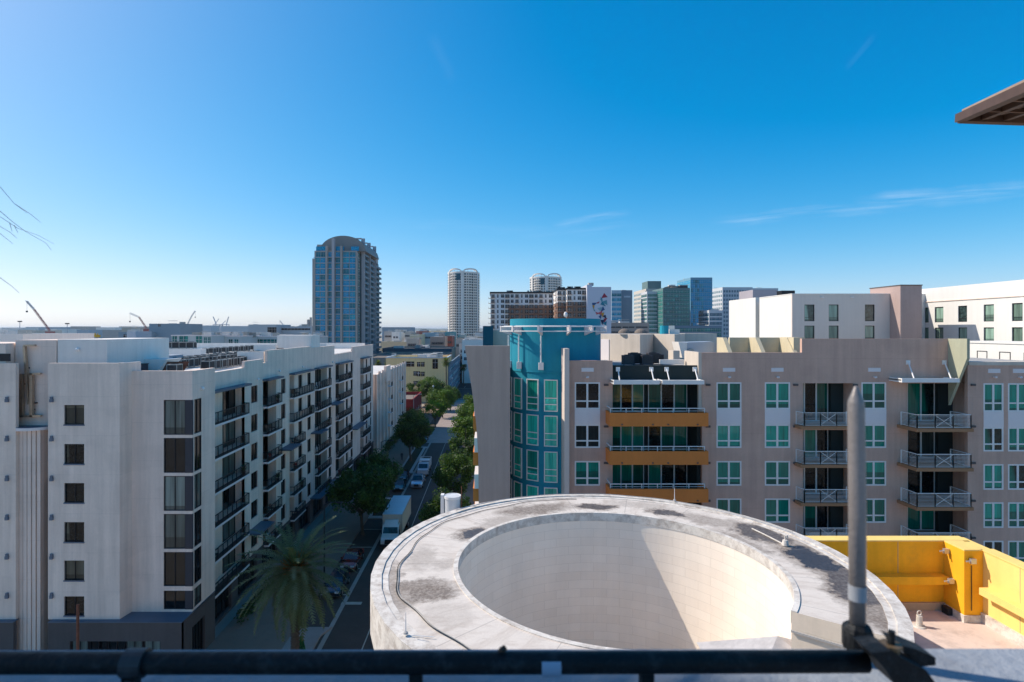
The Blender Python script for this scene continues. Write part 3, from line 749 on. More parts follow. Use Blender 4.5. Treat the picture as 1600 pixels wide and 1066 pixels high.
# bay 1: dark green wall, two awnings, glass rows, orange parapets
B0,B1 = 957.2,1097
mb = MB(); skin(mb, (X(B0),Y0+.3,0), (1,0,0), (0,-1,0), X(B1)-X(B0), 0, Zp(571.5,Y0), [(.02,X(B1)-X(B0)-.3,Zp(r_+48,Y0),Zp(r_,Y0),1.6) for r_ in (601,666.5,725.5,784,842,900,958)], .3); mb.build('wall', darkgreen, RB)['label'] = 'charcoal green upper wall over the balconies'
awning(959,1030.5,594.5,((965.5,576.6,969),(1017.5,576.6,1022.5))); awning(1035,1100.5,594.5,((1041.5,576.6,1047),(1085.5,576.6,1092)))
mb = MB(); mb.box(S(1030.5,45.7),45.9,Zp(600,45.7),S(1035,45.7),46.5,Zp(595,45.7)); mb.build('bracket', white_metal, RB)
for k, r_ in enumerate((601,666.5,725.5,784,842,900,958)):
    for a, b in ((959,1015),(1022,1085)):
        x0_, x1_ = X(a), X(b); W_ = (x1_-x0_)/3
        for i in range(3):
            window(RB, (x0_+W_*(i+.5), Y0+.3+1.45, Zp(r_+48,Y0)+.02), W_, 48*Y0/F-.05, 0, 'one', white_metal, glass_dark if (k == 0 and i in (1,)) or rnd.random()<.2 else glass_teal2, fw=.055, name='balcony_door')
    Yo = 45.3; zt = Zp((645.5,705.5,764.5,823,881,940,998)[k],Yo); h_ = (21.0+(0 if k == 0 else 0))*Yo/F
    x0_, x1_ = S(953,Yo), S(1107,Yo)
    s = MB(); s.box(x0_,Yo,zt-h_,x1_,Yo+.18,zt); s.box(x0_,Yo+.18,zt-h_,x0_+.18,Y0+.2,zt); s.box(x1_-.18,Yo+.18,zt-h_,x1_,Y0+.2,zt); s.box(x0_+.18,Yo+.18,zt-h_,x1_-.18,Y0+1.6,zt-h_+.2)
    s = s.build('balcony', orange, RB)
    r = MB(); xs = [x0_+.1+(x1_-x0_-.3)*i/6 for i in range(7)]
    r.bar((xs[0],Yo+.3,zt+.33),(xs[-1],Yo+.3,zt+.33),.08,.06); r.bar((xs[0],Yo+.3,zt+.12),(xs[-1],Yo+.3,zt+.12),.03,.03)
    for x in xs: r.box(x-.03,Yo+.27,zt-.1,x+.03,Yo+.33,zt+.33)
    r.bar((xs[0],Yo+.3,zt+.33),(xs[0],Y0,zt+.33),.08,.06); r.build('railing', wl, s)
    l = MB()
    for px_ in (972,1020,1044,1090): l.box(S(px_,Yo)-.06,Yo-.06,zt-h_+.1,S(px_,Yo)+.06,Yo,zt-h_+.2)
    l.build('wall_lamp', base_dark, s)
# fin between teal tower and wall A, sunlit on its left side
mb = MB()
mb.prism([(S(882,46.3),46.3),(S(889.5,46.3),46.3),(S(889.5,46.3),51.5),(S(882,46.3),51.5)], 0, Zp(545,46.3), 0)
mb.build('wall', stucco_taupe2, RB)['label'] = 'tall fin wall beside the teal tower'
# olive fin
mb = MB(); xf = S(1511,45.1)
for dx in (0,):
    P_ = [(Y0,Zp(529.3,Y0)),(45.1,Zp(529.3,45.1)),(45.1,Zp(560,45.1)),(Y0-.05,Zp(633,Y0))]
    mb.prism(P_, xf-.0, xf+.22, 0, 'x')
mb.build('fin_wall', olive, RB)
# right wing, slightly nearer
Yw_ = 46.0
rw = [(599,643.5),(668,705.5),(725.5,765.4),(785,825),(845,884),(904,943),(963,1002)]
holes = []; cols2 = ((1536.7,1568),(1575,1606.5),(1660,1695))
for c in cols2: holes += colholes(c[0],c[1],Yw_,rw)
taupe_wall(1512, 1790, 571, holes, Yw_)
for c in cols2: colwins(c[0],c[1],Yw_,glass_teal,rw)
for c in (1553,1592,1678): vents(c, Yw_, 576.5, 583)
mb = MB(); mb.box(S(1513,Yw_),Yw_-.08,Zp(571,Yw_),S(1790,Yw_),Yw_+1.2,Zp(565.5,Yw_)); mb.build('coping', beige, RB)
for px_, Y_ in ((947,Y0),(1106,Y0),(1243,Y0),(1336,Y0),(1520,Yw_)):
    for y in (601,666,723,782,840,898):
        mb = MB(); mb.box(S(px_-3.5,Y_),Y_-.1,Zp(y+2,Y_),S(px_+3.5,Y_),Y_,Zp(y-1,Y_)); mb.build('wall_lamp', base_dark, RB)
# flared wall and body left of the tower
mb = MB(); Yl = 46.8
fl_ = [(726.2,540.6),(731.5,575),(737,607),(741.5,640),(744.5,668),(747.2,712),(748,780),(748,1020),(797,1020),(797,540.6)]
mb.prism([(S(a,Yl),Zp(b,Yl)) for a,b in fl_], Yl, Yl+.5, 0, 'y'); mb.build('flared_wall', stucco_grey, RB)
mb = MB(); skin(mb, (-1.0,76,0), (0,-1,0), (-1,0,0), 28.6, 0, 24.6, [(3+5.6*i,6.6+5.6*i,a,a+1.6,.2) for i in range(4) for a in (3,6.1,9.2,12.3,15.4,18.5,21.2)], .3); mb.build('wall', teal, RB)['label'] = 'street side wall, teal'
for i in range(4):
    for a in (3,6.1,9.2,12.3,15.4,18.5,21.2): window(RB, (-.9,76-(3+5.6*i+1.8),a), 3.6, 1.6, R(-90), 'three', white_metal, glass_teal)
for k in range(7):
    z = Zp(664,50)-3.05*k+3.05*0
    s = MB(); s.box(-1.55,48.5,z-.1,-.99,51.5,z+1.0); s.box(-1.9,62,z-.1,-.99,67,z+1.0); s.build('balcony', orange, RB)
    s = MB(); s.box(-1.45,48.4,z+1.0,-.99,51.4,z+2.2); s.build('spandrel_panel', white_panel, RB)
# body, roof
mb = MB(); mb.box(-.7,56.8,0,X(B0),76,23.4); mb.box(X(B0),49.2,0,X(1790),76,23.6); mb.box(X(890),48.0,0,X(957),56.8,23.4); mb.box(-.7,48.5,0,1.2,56.8,23.4); mb.build('wall', beige, RB)
mb = MB(); mb.box(-.95,56.8,23.62,X(B0),76,23.9); mb.box(-.95,47.4,23.62,1.4,56.8,23.9); mb.box(X(888),47.4,23.62,X(B0),56.8,23.9); mb.box(X(B0),47.4,23.62,X(1097)-.5,76,23.9); mb.box(X(1097)-.5,47.4,23.62,X(1790),76,23.88); mb.build('roof', roof_grey, RB)
# teal cylinder tower
TC = (5.78,52.5); TR = 4.1
CYL = thing('round_tower', 'round teal stair tower with a ring of white pipes near its top', 'tower', (TC[0],TC[1],0))
mb = MB(); mb.arc(TC,3.85,TR,0,2*math.pi,0,Zp(497.5,48.4),72,0); mb.arc(TC,0,3.84,0,2*math.pi,26.5,26.6,48); mb.arc(TC,TR-.02,TR+.05,0,2*math.pi,23.35,23.43,72)
o = mb.build('wall', teal, CYL, smooth=False)
o.data.polygons.foreach_set('use_smooth', [abs(p.normal.z) < .1 for p in o.data.polygons])
for th in (-11,-33.5,-57,-80,-103,34,57):
    t = R(th); rr = TR+.085
    for k in range(8):
        pya = 593.5+56.2*k; z1_ = Zp(pya,48.4); z0_ = z1_-(2.68 if k == 0 else 2.6)
        window(CYL, (TC[0]+rr*math.sin(t), TC[1]-rr*math.cos(t), z0_), 1.14, z1_-z0_, t, 'trio', white_metal, glass_cyl, fw=.075, dep=.09)
def cyp(th, r, z): t = R(th); return (TC[0]+r*math.sin(t), TC[1]-r*math.cos(t), z)
for r_, z in ((5.0,27.25),(5.0,26.85),(4.75,27.28)):
    mb = MB(); mb.tube([cyp(a, r_, z) for a in range(-112,56,4)], .045, 6); mb.build('ring_pipe', white_metal, CYL)
for a in (-108,-78,-52,-22,8,32,54):
    p = cyp(a, 4.6, 27); mb = MB(); t = R(a)
    ps = []
    for (rr_, zz) in ((4.05,26.5),(5.10,26.8),(5.10,27.32),(4.05,27.32)): ps.append(cyp(a, rr_, zz))
    off = Vector((math.cos(t), math.sin(t), 0))*.08
    A = [Vector(q)+off for q in ps]; B = [Vector(q)-off for q in ps]
    mb.face(A); mb.face(B[::-1])
    for i in range(4): mb.face([A[i],B[i],B[(i+1)%4],A[(i+1)%4]])
    mb.box(p[0]-.10,p[1]-.10,26.75,p[0]+.10,p[1]+.10,27.35)
    mb.build('bracket', white_panel, CYL)
    if a in (-78,-52,-22):
        mb = MB(); mb.tube([cyp(a,4.35,26.5),cyp(a,4.35,24.2)],.06,8); mb.box(cyp(a,4.3,0)[0]-.2,cyp(a,4.3,0)[1]-.14,23.6,cyp(a,4.3,0)[0]+.2,cyp(a,4.3,0)[1]+.14,24.2); mb.build('strut', white_metal, CYL)
mb = MB(); mb.sphere(cyp(6,4.2,28.25),.16,10,7,0,(1,1,1.5)); mb.build('flood_light', white_metal, CYL)
# ---------- roof structures of the right building
def rbox(name, m, a, b, ytop, ybot, Y, dep, lab=None, z0=None):
    mb = MB(); mb.box(S(a,Y),Y,Zp(ybot,Y) if z0 is None else z0,S(b,Y),Y+dep,Zp(ytop,Y)); o = mb.build(name, m, RB)
    if lab: o['label'] = lab
    return o
mb = MB(); mb.prism([(S(938,59.5),59.5),(S(1000,55),55),(S(1021,60),60),(S(1054,57),57),(S(1070,62),62),(S(1070,66),66),(S(938,66),66)], 23.85, Zp(522.5,57), 0); mb.build('penthouse', beige, RB)
rbox('penthouse', beige, 1054, 1120, 521, 0, 66, 4, z0=23.9)
rbox('penthouse', beige, 770, 800, 516, 0, 60, 4, z0=23.9); rbox('penthouse', tealdark, 754.5, 770.5, 509.5, 0, 59, 3, 'dark teal rooftop box', z0=23.9)
mb = MB(); a_ = Vector((S(938,59.5),59.5,0)); b_ = Vector((S(1000,55),55,0)); nn_ = Vector((b_.y-a_.y,-(b_.x-a_.x),0)).normalized()*.06
p0_, p1_ = a_.lerp(b_,.03)+nn_, a_.lerp(b_,.24)+nn_
mb.prism([(p0_.x,p0_.y),(p1_.x,p1_.y),(p1_.x-nn_.x,p1_.y-nn_.y),(p0_.x-nn_.x,p0_.y-nn_.y)], 23.9, 26.0); mb.build('door', white_panel, RB)
mb = MB()
for p_ in (975.5,1001): mb.sphere((S(p_,57),57,Zp(522,57)), 10*57/F, 16, 9, 0, (1,1,.85), 0)
mb.build('dome', roof_brown, RB)
mb = MB(); mb.box(S(1047,61),61,24,S(1062,61),63,Zp(514.5,61)); mb.build('penthouse', stucco_wb, RB); mb = MB(); mb.cone((S(1038,61),61,25),(S(1038,61),61,Zp(509,61)),.5,.45,14); mb.build('roof_pipe', mat('bright teal paint', (.01,.28,.38), .6), RB)
# louvred cream bays behind the parapet
mb = MB(); Yb_ = 51
mb.box(S(1140,Yb_+2.5),Yb_+2.5,23.9,S(1258,Yb_+2.5),Yb_+2.8,Zp(527.5,Yb_+2.5))
for a in (1138,1190,1240): mb.prism([(Yb_-1,23.9),(Yb_+1.2,Zp(528,Yb_)),(Yb_+2.6,Zp(528,Yb_)),(Yb_+2.6,23.9)], S(a,Yb_), S(a,Yb_)+.35, 0, 'x')
mb.box(S(1242,Yb_),Yb_+.2,23.9,S(1258,Yb_),Yb_+2.6,Zp(527.5,Yb_)); mb.build('roof_screen', cream, RB)
# beige low wall + white duct
rbox('penthouse', beige, 1052, 1062, 548, 0, 52.5, 1.5, z0=23.9)
mb = MB(); mb.box(S(1031,50),50,24,S(1069,50),50.3,Zp(562,50)); mb.build('roof_screen', stucco_wb, RB)
dk = thing('rooftop_duct', 'big pale grey sheet-metal duct with a white end on the taupe roof', 'duct', (S(1090,54),54,23.9))
mb = MB(); mb.prism([(S(1073,54),Zp(560,54)),(S(1074,54),Zp(535,54)),(S(1114,54),Zp(534,54)),(S(1126,54),Zp(542,54)),(S(1114,54),Zp(551,54)),(S(1098,54),Zp(560,54))], 54, 56, 0, 'y'); mb.build('duct_body', mat('galvanised duct', (.42,.46,.52), .5, .06, 1, metal=.2), dk)
mb = MB(); mb.prism([(S(1059,54),Zp(534.5,54)),(S(1072.5,54),Zp(535,54)),(S(1072,54),Zp(560,54)),(S(1065,54),Zp(559,54))], 53.8, 55.8, 0, 'y'); mb.build('duct_end', stucco_wb, dk)
mb = MB(); mb.sphere((S(1079,53.9),53.9,Zp(550,53.9)),.35,12,8,0,(1,.3,1)); mb.build('fan_cover', ac_m, dk)
rr_ = [(981,49.6,0),(991,50.6,0),(997.5,51.2,0),(1010,49.8,0),(1020,50.8,0),(1027,51.4,0)]
bl = make_ac('air_conditioner','x','black air conditioners on the taupe roof',.92,charcoal)
labs = ['black air conditioner at the left end of the cluster above the green-grey wall','black air conditioner behind and right of the leftmost one on the taupe roof','small-looking black air conditioner third from left above the green-grey wall','big black air conditioner in the middle of the cluster above the green-grey wall','grilled black air conditioner second from right in the cluster on the taupe roof','black air conditioner at the right end of the cluster above the green-grey wall']
for i,(p_,y_,q_) in enumerate(rr_):
    if i == 0: bl.location = (S(p_,y_),y_,23.95); bl['label'] = labs[0]
    else: copy_thing(bl,(S(p_,y_),y_,23.95+(.15 if i in (1,4) else 0)),0,labs[i])

# ================================================================== things standing on the balconies of the left block
def chair_thing(x,y,z,rz,label,m,group):
    t = thing('balcony_chair',label,'chair',(x,y,z),rz,group)
    a = MB(); a.box(-.25,-.25,.40,.25,.25,.45); a.build('seat',m,t,False)
    a = MB(); a.box(-.25,.22,.45,.25,.27,.90); a.build('backrest',m,t,False)
    for i in (-1,1):
        for j in (-1,1):
            a = MB(); a.box(i*.22-.02,j*.22-.02,0,i*.22+.02,j*.22+.02,.40); a.build('leg',black_rail,t,False)
    return t
def pot_thing(x,y,z,label,lm,h=.8,group='potted plants on the left balconies'):
    t = thing('potted_plant',label,'plant',(x,y,z),0,group); a = MB(); a.cone((0,0,0),(0,0,.35),.14,.19,12); a.build('pot',pot_m,t,False)
    a = MB(); r = random.Random(int(y*10))
    for i in range(170):
        d = Vector((r.gauss(0,1),r.gauss(0,1),r.gauss(0,1))).normalized(); c = Vector((0,0,.35+h*.45))+Vector((d.x*.28,d.y*.28,d.z*h*.5))*r.random()**.4; e = d.orthogonal().normalized(); f = d.cross(e); s = .07
        a.face([c-e*s,c+f*s*.6,c+e*s,c-f*s*.6])
    a.build('foliage',lm,t,False); return t
pot_m = mat('dark terracotta',(.16,.07,.045),.8,.1,3); redfl = leaf_mat('red flowers',(.45,.02,.02),(.6,.08,.06)); whitech = mat('white chair plastic',(.6,.6,.6),.5); woodch = mat('brown chair wood',(.18,.10,.06),.7,.1,3)
lv = ['top','second from top','third from top','fourth from top','fifth from top','lowest']; bn = ['first','second','third','fourth','fifth','sixth']
br = random.Random(40)
for bi in range(5):
    y0, y1, y2 = bays[bi]
    for k in range(6):
        zf = zs[k]+.216; ye = 76.4 if (bi == 2 and k > 1) else y2
        kind_ = (bi*7+k*5) % 6
        gl = f'{lv[k]} balcony of the {bn[bi]} stack'
        if kind_ in (0,2,3):
            cm_ = (whitech,charcoal,woodch)[(bi+k)%3]; nm_ = ('white','dark','brown')[(bi+k)%3]
            for j in range(2): chair_thing(XP+.25,y0+.9+j*1.1,zf,R(90)+br.uniform(-.5,.5),f'{nm_} chair, {gl}, left block, {("nearer","farther")[j]} one',cm_,'chairs on the left balconies')
        if kind_ in (1,4): pot_thing(XP+.3,ye-.7,zf,f'green potted plant on the {gl}, left block',leafA[1])
        if kind_ == 5: pot_thing(XP+.3,y0+1.2,zf,f'red flower pot on the {gl}, left block',redfl,.5)
# ================================================================== round ring-roofed building in front
RG = (4.8,22.2); RI, RO = 6.1, 9.25; ZR = 18.0
A0, A1 = R(-38), R(262)
RBD = thing('round_building', 'round white building with a broad stained ring roof around an open well', 'building', (RG[0],RG[1],0))
m, nt, b = new_mat('stained white roof membrane')
tc = nt.nodes.new('ShaderNodeTexCoord').outputs['Object']
wn_ = nt.nodes.new('ShaderNodeTexNoise'); wn_.inputs['Scale'].default_value = 1.5; wn_.inputs['Detail'].default_value = 7; wn_.inputs['Roughness'].default_value = .72; nt.links.new(tc, wn_.inputs['Vector'])
va = nt.nodes.new('ShaderNodeVectorMath'); va.operation = 'MULTIPLY_ADD'; nt.links.new(wn_.outputs['Color'], va.inputs[0]); va.inputs[1].default_value = (1.9,1.9,0); va.inputs[2].default_value = (-.95,-.95,0)
vb = nt.nodes.new('ShaderNodeVectorMath'); vb.operation = 'ADD'; nt.links.new(tc, vb.inputs[0]); nt.links.new(va.outputs[0], vb.inputs[1])
def blob(px, py, rt, rr, amt):
    """rt tangential half size, rr radial half size"""
    Y = 9*F/(py-CY); x = S(px,Y)-RG[0]; y = Y-RG[1]; a = math.atan2(y,x); r = math.hypot(x,y)
    mp = nt.nodes.new('ShaderNodeMapping'); mp.vector_type = 'TEXTURE'; rr *= 1.3; rt *= 1.35
    mp.inputs['Location'].default_value = (x,y,0); mp.inputs['Rotation'].default_value = (0,0,a); mp.inputs['Scale'].default_value = (rr,rt,50)
    nt.links.new(vb.outputs[0], mp.inputs[0])
    ln = nt.nodes.new('ShaderNodeVectorMath'); ln.operation = 'LENGTH'; nt.links.new(mp.outputs[0], ln.inputs[0])
    return maprange(nt, ln.outputs['Value'], .70, 1.15, amt, 0)
blobs = [(738,833,.8,.6,.97),(672,925,.6,1.0,.85),(650,912,.4,1.0,.75),(835,795,1.7,.7,.8),(790,812,1.3,.6,.45),(930,791,1.0,.5,.95),(1040,800,.8,.5,.95),(1100,812,1.3,.6,.55),(1000,788,1.5,.5,.35),
 (1190,833,1.6,.85,.95),(1270,872,1.5,.9,1.0),(1330,915,1.8,.85,.95),(1375,955,1.4,.6,.8),(1240,850,1.8,1.0,.6),(660,870,1.1,.5,.35),(700,960,.8,.7,.2),(620,935,.9,.4,.6),(612,905,1.5,.3,.55),(1160,845,1.4,.4,.6),(705,880,.5,.8,.35)]
acc = None
for q in blobs:
    f = blob(*q); acc = f if acc is None else mth(nt, 'MAXIMUM', acc, f)
gr = noise(nt, tc, 9, 6, .75); gr2 = noise(nt, mapping(nt, tc, (1,2.6,1)), 1.3, 7, .72)
accd = mth(nt, 'MULTIPLY', acc, maprange(nt, gr, .36, .58, .62, 1))
sp0 = nt.nodes.new('ShaderNodeSeparateXYZ'); nt.links.new(tc, sp0.inputs[0])
pol = nt.nodes.new('ShaderNodeCombineXYZ'); nt.links.new(mth(nt, 'MULTIPLY', mth(nt, 'ARCTAN2', sp0.outputs[1], sp0.outputs[0]), 7.5), pol.inputs[0])
ln0 = nt.nodes.new('ShaderNodeVectorMath'); ln0.operation = 'LENGTH'; nt.links.new(tc, ln0.inputs[0]); nt.links.new(mth(nt, 'MULTIPLY', ln0.outputs['Value'], .45), pol.inputs[1])
rad_st = maprange(nt, noise(nt, pol.outputs[0], 1.6, 8, .72), .50, .68, 0, .55)
soft = mth(nt, 'MAXIMUM', maprange(nt, gr2, .50, .70, 0, .42), rad_st); speck = maprange(nt, noise(nt, tc, 38, 3, .7), .45, .7, 0, .22)
base = mixc(nt, soft, (.68,.61,.54), (.36,.28,.22)); base = mixc(nt, speck, base, (.36,.30,.26))
base = mixc(nt, accd, base, (.095,.066,.048)); base = mixc(nt, maprange(nt, acc, .9, 1.0, 0, .85), base, (.030,.030,.036))
# radial seams between sheets
sp = nt.nodes.new('ShaderNodeSeparateXYZ'); nt.links.new(tc, sp.inputs[0])
ang = mth(nt, 'ARCTAN2', sp.outputs[1], sp.outputs[0]); fr = mth(nt, 'FRACT', mth(nt, 'MULTIPLY', ang, 17/(2*math.pi)))
sm = maprange(nt, mth(nt, 'ABSOLUTE', mth(nt, 'SUBTRACT', fr, .5)), .0, .009, .6, 0)
base = mixc(nt, sm, base, (.2,.18,.17)); nt.links.new(base, b.inputs['Base Color'])
nt.links.new(maprange(nt, acc, .85, 1.0, .8, .22), b.inputs['Roughness']); b.inputs['Specular IOR Level'].default_value = .35
bp = nt.nodes.new('ShaderNodeBump'); bp.inputs['Strength'].default_value = .35; bp.inputs['Distance'].default_value = .03; nt.links.new(gr, bp.inputs['Height']); nt.links.new(bp.outputs[0], b.inputs['Normal'])
ring_m = m
curb_m = mat('weathered white curb', (.68,.63,.57), .85, .10, 1.2, 0, .3, 14, dirt=.75, dirtc=(.24,.18,.14))
mb = MB(); mb.arc(RG, RI+.15, RO-.34, A0, A1, ZR-.45, ZR-.03, 120); o = mb.build('roof', ring_m, RBD)
o.location.z = 0
mb = MB(); n = 36
# faceted outer kerb, stepped
mb.arc(RG, RO-.36, RO+.03, A0, A1, ZR-1.5, ZR+.03, 40); o = mb.build('outer_kerb', curb_m, RBD)
mb = MB(); mb.arc(RG, RO-.60, RO-.355, A0, A1, ZR-.3, ZR-.012, 40); mb.build('kerb_flashing', curb_m, RBD)
mb = MB(); mb.arc(RG, RI-.02, RI+.16, A0, A1, ZR-.4, ZR+.005, 120); mb.build('inner_kerb', curb_m, RBD)
# inner wall of large rendered blocks
m, nt, b = new_mat('beige block wall')
uv = nt.nodes.new('ShaderNodeTexCoord').outputs['UV']
def bricks(fac_off=0):
    bt = nt.nodes.new('ShaderNodeTexBrick'); nt.links.new(uv, bt.inputs['Vector'])
    for k_, v_ in (('Scale',1),('Mortar Size',.008),('Mortar Smooth',.3),('Bias',0),('Brick Width',1.25),('Row Height',.42)): bt.inputs[k_].default_value = v_
    bt.offset = .5; return bt
bt = bricks(); bt.inputs['Color1'].default_value = (.93,.81,.685,1); bt.inputs['Color2'].default_value = (.89,.765,.64,1); bt.inputs['Mortar'].default_value = (.74,.63,.52,1)
nn = noise(nt, mapping(nt, uv, (1,.3,1)), .7, 5)
cb = mixc(nt, 1.0, bt.outputs['Color'], (1,1,1)); cc_ = nt.nodes.new('ShaderNodeVectorMath'); cc_.operation = 'SCALE'; nt.links.new(bt.outputs['Color'], cc_.inputs[0]); nt.links.new(maprange(nt, nn, .3, .7, .94, 1.05), cc_.inputs['Scale'])
nt.links.new(cc_.outputs[0], b.inputs['Base Color']); b.inputs['Roughness'].default_value = .9; b.inputs['Specular IOR Level'].default_value = .2
# every block leans a touch: bump from the brick colour plus joints
bw = nt.nodes.new('ShaderNodeRGBToBW'); nt.links.new(bt.outputs['Color'], bw.inputs[0]); bp = nt.nodes.new('ShaderNodeBump'); bp.inputs['Strength'].default_value = .5; bp.inputs['Distance'].default_value = .05
nt.links.new(bw.outputs[0], bp.inputs['Height']); nt.links.new(bp.outputs[0], b.inputs['Normal'])
block_m = m
ZI = 11.0
mb = MB(); mb.arc(RG, RI, RI+.22, A0, A1, ZI, ZR-.4, 120)
mb.build('inner_wall', block_m, RBD)
mb = MB(); mb.arc(RG, 0, RI+.5, 0, 2*math.pi, ZI-.4, ZI, 48); mb.build('well_floor', stucco_wb, RBD)
mb = MB(); mb.arc(RG, RI-.18, RI-.001, A0, A1, ZI, ZI+.25, 90); mb.build('skirting', stucco_wb, RBD)
ww = mat('white tower wall', (.70,.69,.67), .85, .05, .5, .12)
mb = MB(); mb.arc(RG, RO-.9, RO-.5, A0, A1, 0, ZR-1.5, 60); mb.arc(RG, RO-.5, RO-.3, A0, A1, ZR-1.5, ZR-.5, 60); mb.arc(RG, RI+.22, RO-.5, A0, A0+.02, 0, ZR-.45, 1); mb.build('outer_wall', ww, RBD)
# panelled end wall of the C, facing the viewer
def rp(a, r, z): return (RG[0]+r*math.cos(a), RG[1]+r*math.sin(a), z)
mb = MB(); a = A0-.004
mb.face([rp(a,RI,0),rp(a,RO,0),rp(a,RO,ZR+.02),rp(a,RI,ZR-.02)]); mb.build('end_wall', mat('beige end wall', (.78,.66,.53), .9, .05, .6, .1), RBD)
mb = MB(); mb.bar(rp(A0-.012,RI,ZR-.62),rp(A0-.012,RO,ZR-.62),.05,.07); mb.build('trim', conc, RBD)
# glazing strip on the outer wall at lower left
for a in (180,188.5,197,205.5,214,222.5,231,239.5,248):
    t = R(a); rr = RO-.48
    for z0 in (12.0,8.6,5):
        W_ = 1.15
        window(RBD, (RG[0]+rr*math.cos(t), RG[1]+rr*math.sin(t), z0+.9 if z0 > 11 else z0), W_, 3.3, t+R(90), 'trio', white_metal, glass_cyl, dep=.06)
# cable lying along the ring + clips
black_c = mat('black cable', (.03,.03,.03), .5)
pts = []
for k in range(150):
    t = R(92+k*1.14); wob = .09*math.sin(k*.16)+.05*math.sin(k*.41+1)
    r = RO-.95-.55*max(0,(k-95)/55)*.8+wob; pts.append(rp(t, r, ZR+.005))
cb_ = thing('cable', 'black cable snaking along the left of the stained ring roof', 'cable', rp(R(150),RO-.9,ZR))
mb = MB(); mb.tube(pts, .015, 6); mb.build('cable_run', black_c, cb_)
mb = MB(); mb.tube([(p[0]+.05,p[1]+.03,p[2]) for p in pts[70:]], .013, 6); mb.build('second_strand', mat('pale conduit', (.4,.38,.35), .5), cb_)
pts2 = [rp(R(a), RO-.30+.0*a, ZR+.115) for a in range(20,140,3)]
mb = MB(); mb.tube([(p[0],p[1],p[2]+.01*math.sin(i)) for i,p in enumerate(pts2)], .02, 5); mb.build('kerb_conductor', mat('grey conductor', (.35,.34,.33), .4), cb_)
# little antenna rod, roof anchors
def P9(px, py, dz=0): Y = (9-dz)*F/(py-CY); return Vector((S(px,Y), Y, ZR+dz))
def rod_thing(px, py, h, label, name='lightning_rod', cat='lightning rod'):
    p = P9(px,py,.1); t = thing(name, label, cat, p); mb = MB(); mb.cone(p,(p.x,p.y,p.z+h),.022,.008,6); mb.build('rod', white_metal, t); mb = MB(); mb.cone(p,(p.x,p.y,p.z+.05),.08,.06,8); mb.build('base', conc, t)
rod_thing(1054,782,.65,'short white lightning rod at the far middle of the ring roof'); rod_thing(634,990,.62,'thin lightning rod beside the cable at the lower left of the ring roof')
mb = MB(); p = P9(634,992,.03); mb.tube([p,p+Vector((.85,-.12,.0))],.013,5); o = mb.build('fallen_rod', white_metal, None, loc=tuple(p)); tag(o,'thin metal rod lying flat on the ring roof by the cable','rod')
p = P9(1227,852,0); t = thing('roof_anchor','small white roof anchor with curled strap on the dark stained part of the ring','anchor',p)
mb = MB(); mb.cone(p,(p.x,p.y,p.z+.22),.14,.10,10); mb.build('base', curb_m, t); mb = MB(); mb.tube([p+Vector((0,0,.2)),p+Vector((0,0,.38)),p+Vector((.08,0,.42)),p+Vector((.1,0,.3))],.03,6); mb.build('hook', curb_m, t)
mb = MB(); q = P9(1175,826,.02); mb.tube([q,q+(p-q)*.45+Vector((0,.1,0)),p],.03,5); mb.build('strap', curb_m, t)
# pyramid skylight inside the open front
sk_ = thing('pyramid_skylight', 'small grey pyramid roof light rising inside the round well at the bottom edge', 'skylight', (S(1215,19.2),19.2,ZI))
mb = MB(); cx_, cy_ = S(1215,19.2), 19.2; zt = Zp(994,19.2)
for i in range(4):
    c = [(-2.0,-2.0),(2.0,-2.0),(2.0,2.0),(-2.0,2.0)]; a_, b_ = c[i], c[(i+1)%4]
    mb.face([(cx_+a_[0],cy_+a_[1],zt-1.3),(cx_+b_[0],cy_+b_[1],zt-1.3),(cx_,cy_,zt)])
mb.build('pyramid_top', mat('weathered grey cap', (.42,.40,.40), .8, .15, 3), sk_)
mb = MB(); mb.box(cx_-1.9,cy_-1.9,ZI,cx_+1.9,cy_+1.9,zt-1.31); mb.build('base', conc, sk_)
# white exhaust stack behind the ring
st = thing('exhaust_stack','fat white cylindrical stack beside a thin pipe behind the left rim of the ring roof','stack',(S(707,29.5),29.5,0))
Ys = 29.5; xs_ = S(707,Ys)
mb = MB(); mb.arc((xs_,Ys),0,.40,0,2*math.pi,0,Zp(774.5,Ys),28); o = mb.build('stack_body', mat('dull white cylinder', (.66,.66,.66), .5, .05, 2, .2), st)
mb = MB(); mb.arc((xs_,Ys),.40,.43,0,2*math.pi,Zp(778,Ys),Zp(774,Ys),28); mb.build('rim', white_metal, st)
mb = MB(); mb.box(xs_-.60,Ys-.1,0,xs_-.43,Ys+.25,Zp(773,Ys)); mb.build('side_pipe', white_metal, st)
mb = MB(); mb.cone((xs_+.05+.42,Ys-.1,17),(xs_+.47,Ys-.1,19),.02,.02,6); mb.build('down_pipe', rust, st)

# ================================================================== yellow roof terrace
yel = mat('yellow stucco', (.94,.45,.018), .85, .05, .5, .10, .25, 25, dirt=.22, dirtc=(.45,.22,.05))  # deeper tone set for the terrace walls that lie in shade
yel_sunlit = mat('yellow stucco sunlit', (.93,.64,.20), .85, .04, .5, .08, .25, 25, dirt=.2, dirtc=(.6,.38,.12))  # paler copy for the sunlit side, light put into the colour
deck_m = mat('pinkish roof deck', (.66,.53,.46), .9, .07, .5, 0, .2, 20, dirt=.35, dirtc=(.16,.11,.09))
tan = mat('tan base strip', (.50,.36,.24), .9, .08, .8, .1)
ZD = 14.7; Yb = 25.3; XR = S(1474.5,Yb); XR2 = 20.65
TB = thing('terrace_building','lower building with a yellow-walled roof terrace beside the round roof','building',(20,22,0))
mb = MB(); mb.box(13.2,1.6,0,34,Yb+.4,ZD-.02,0,); mb.build('wall', ww, TB)
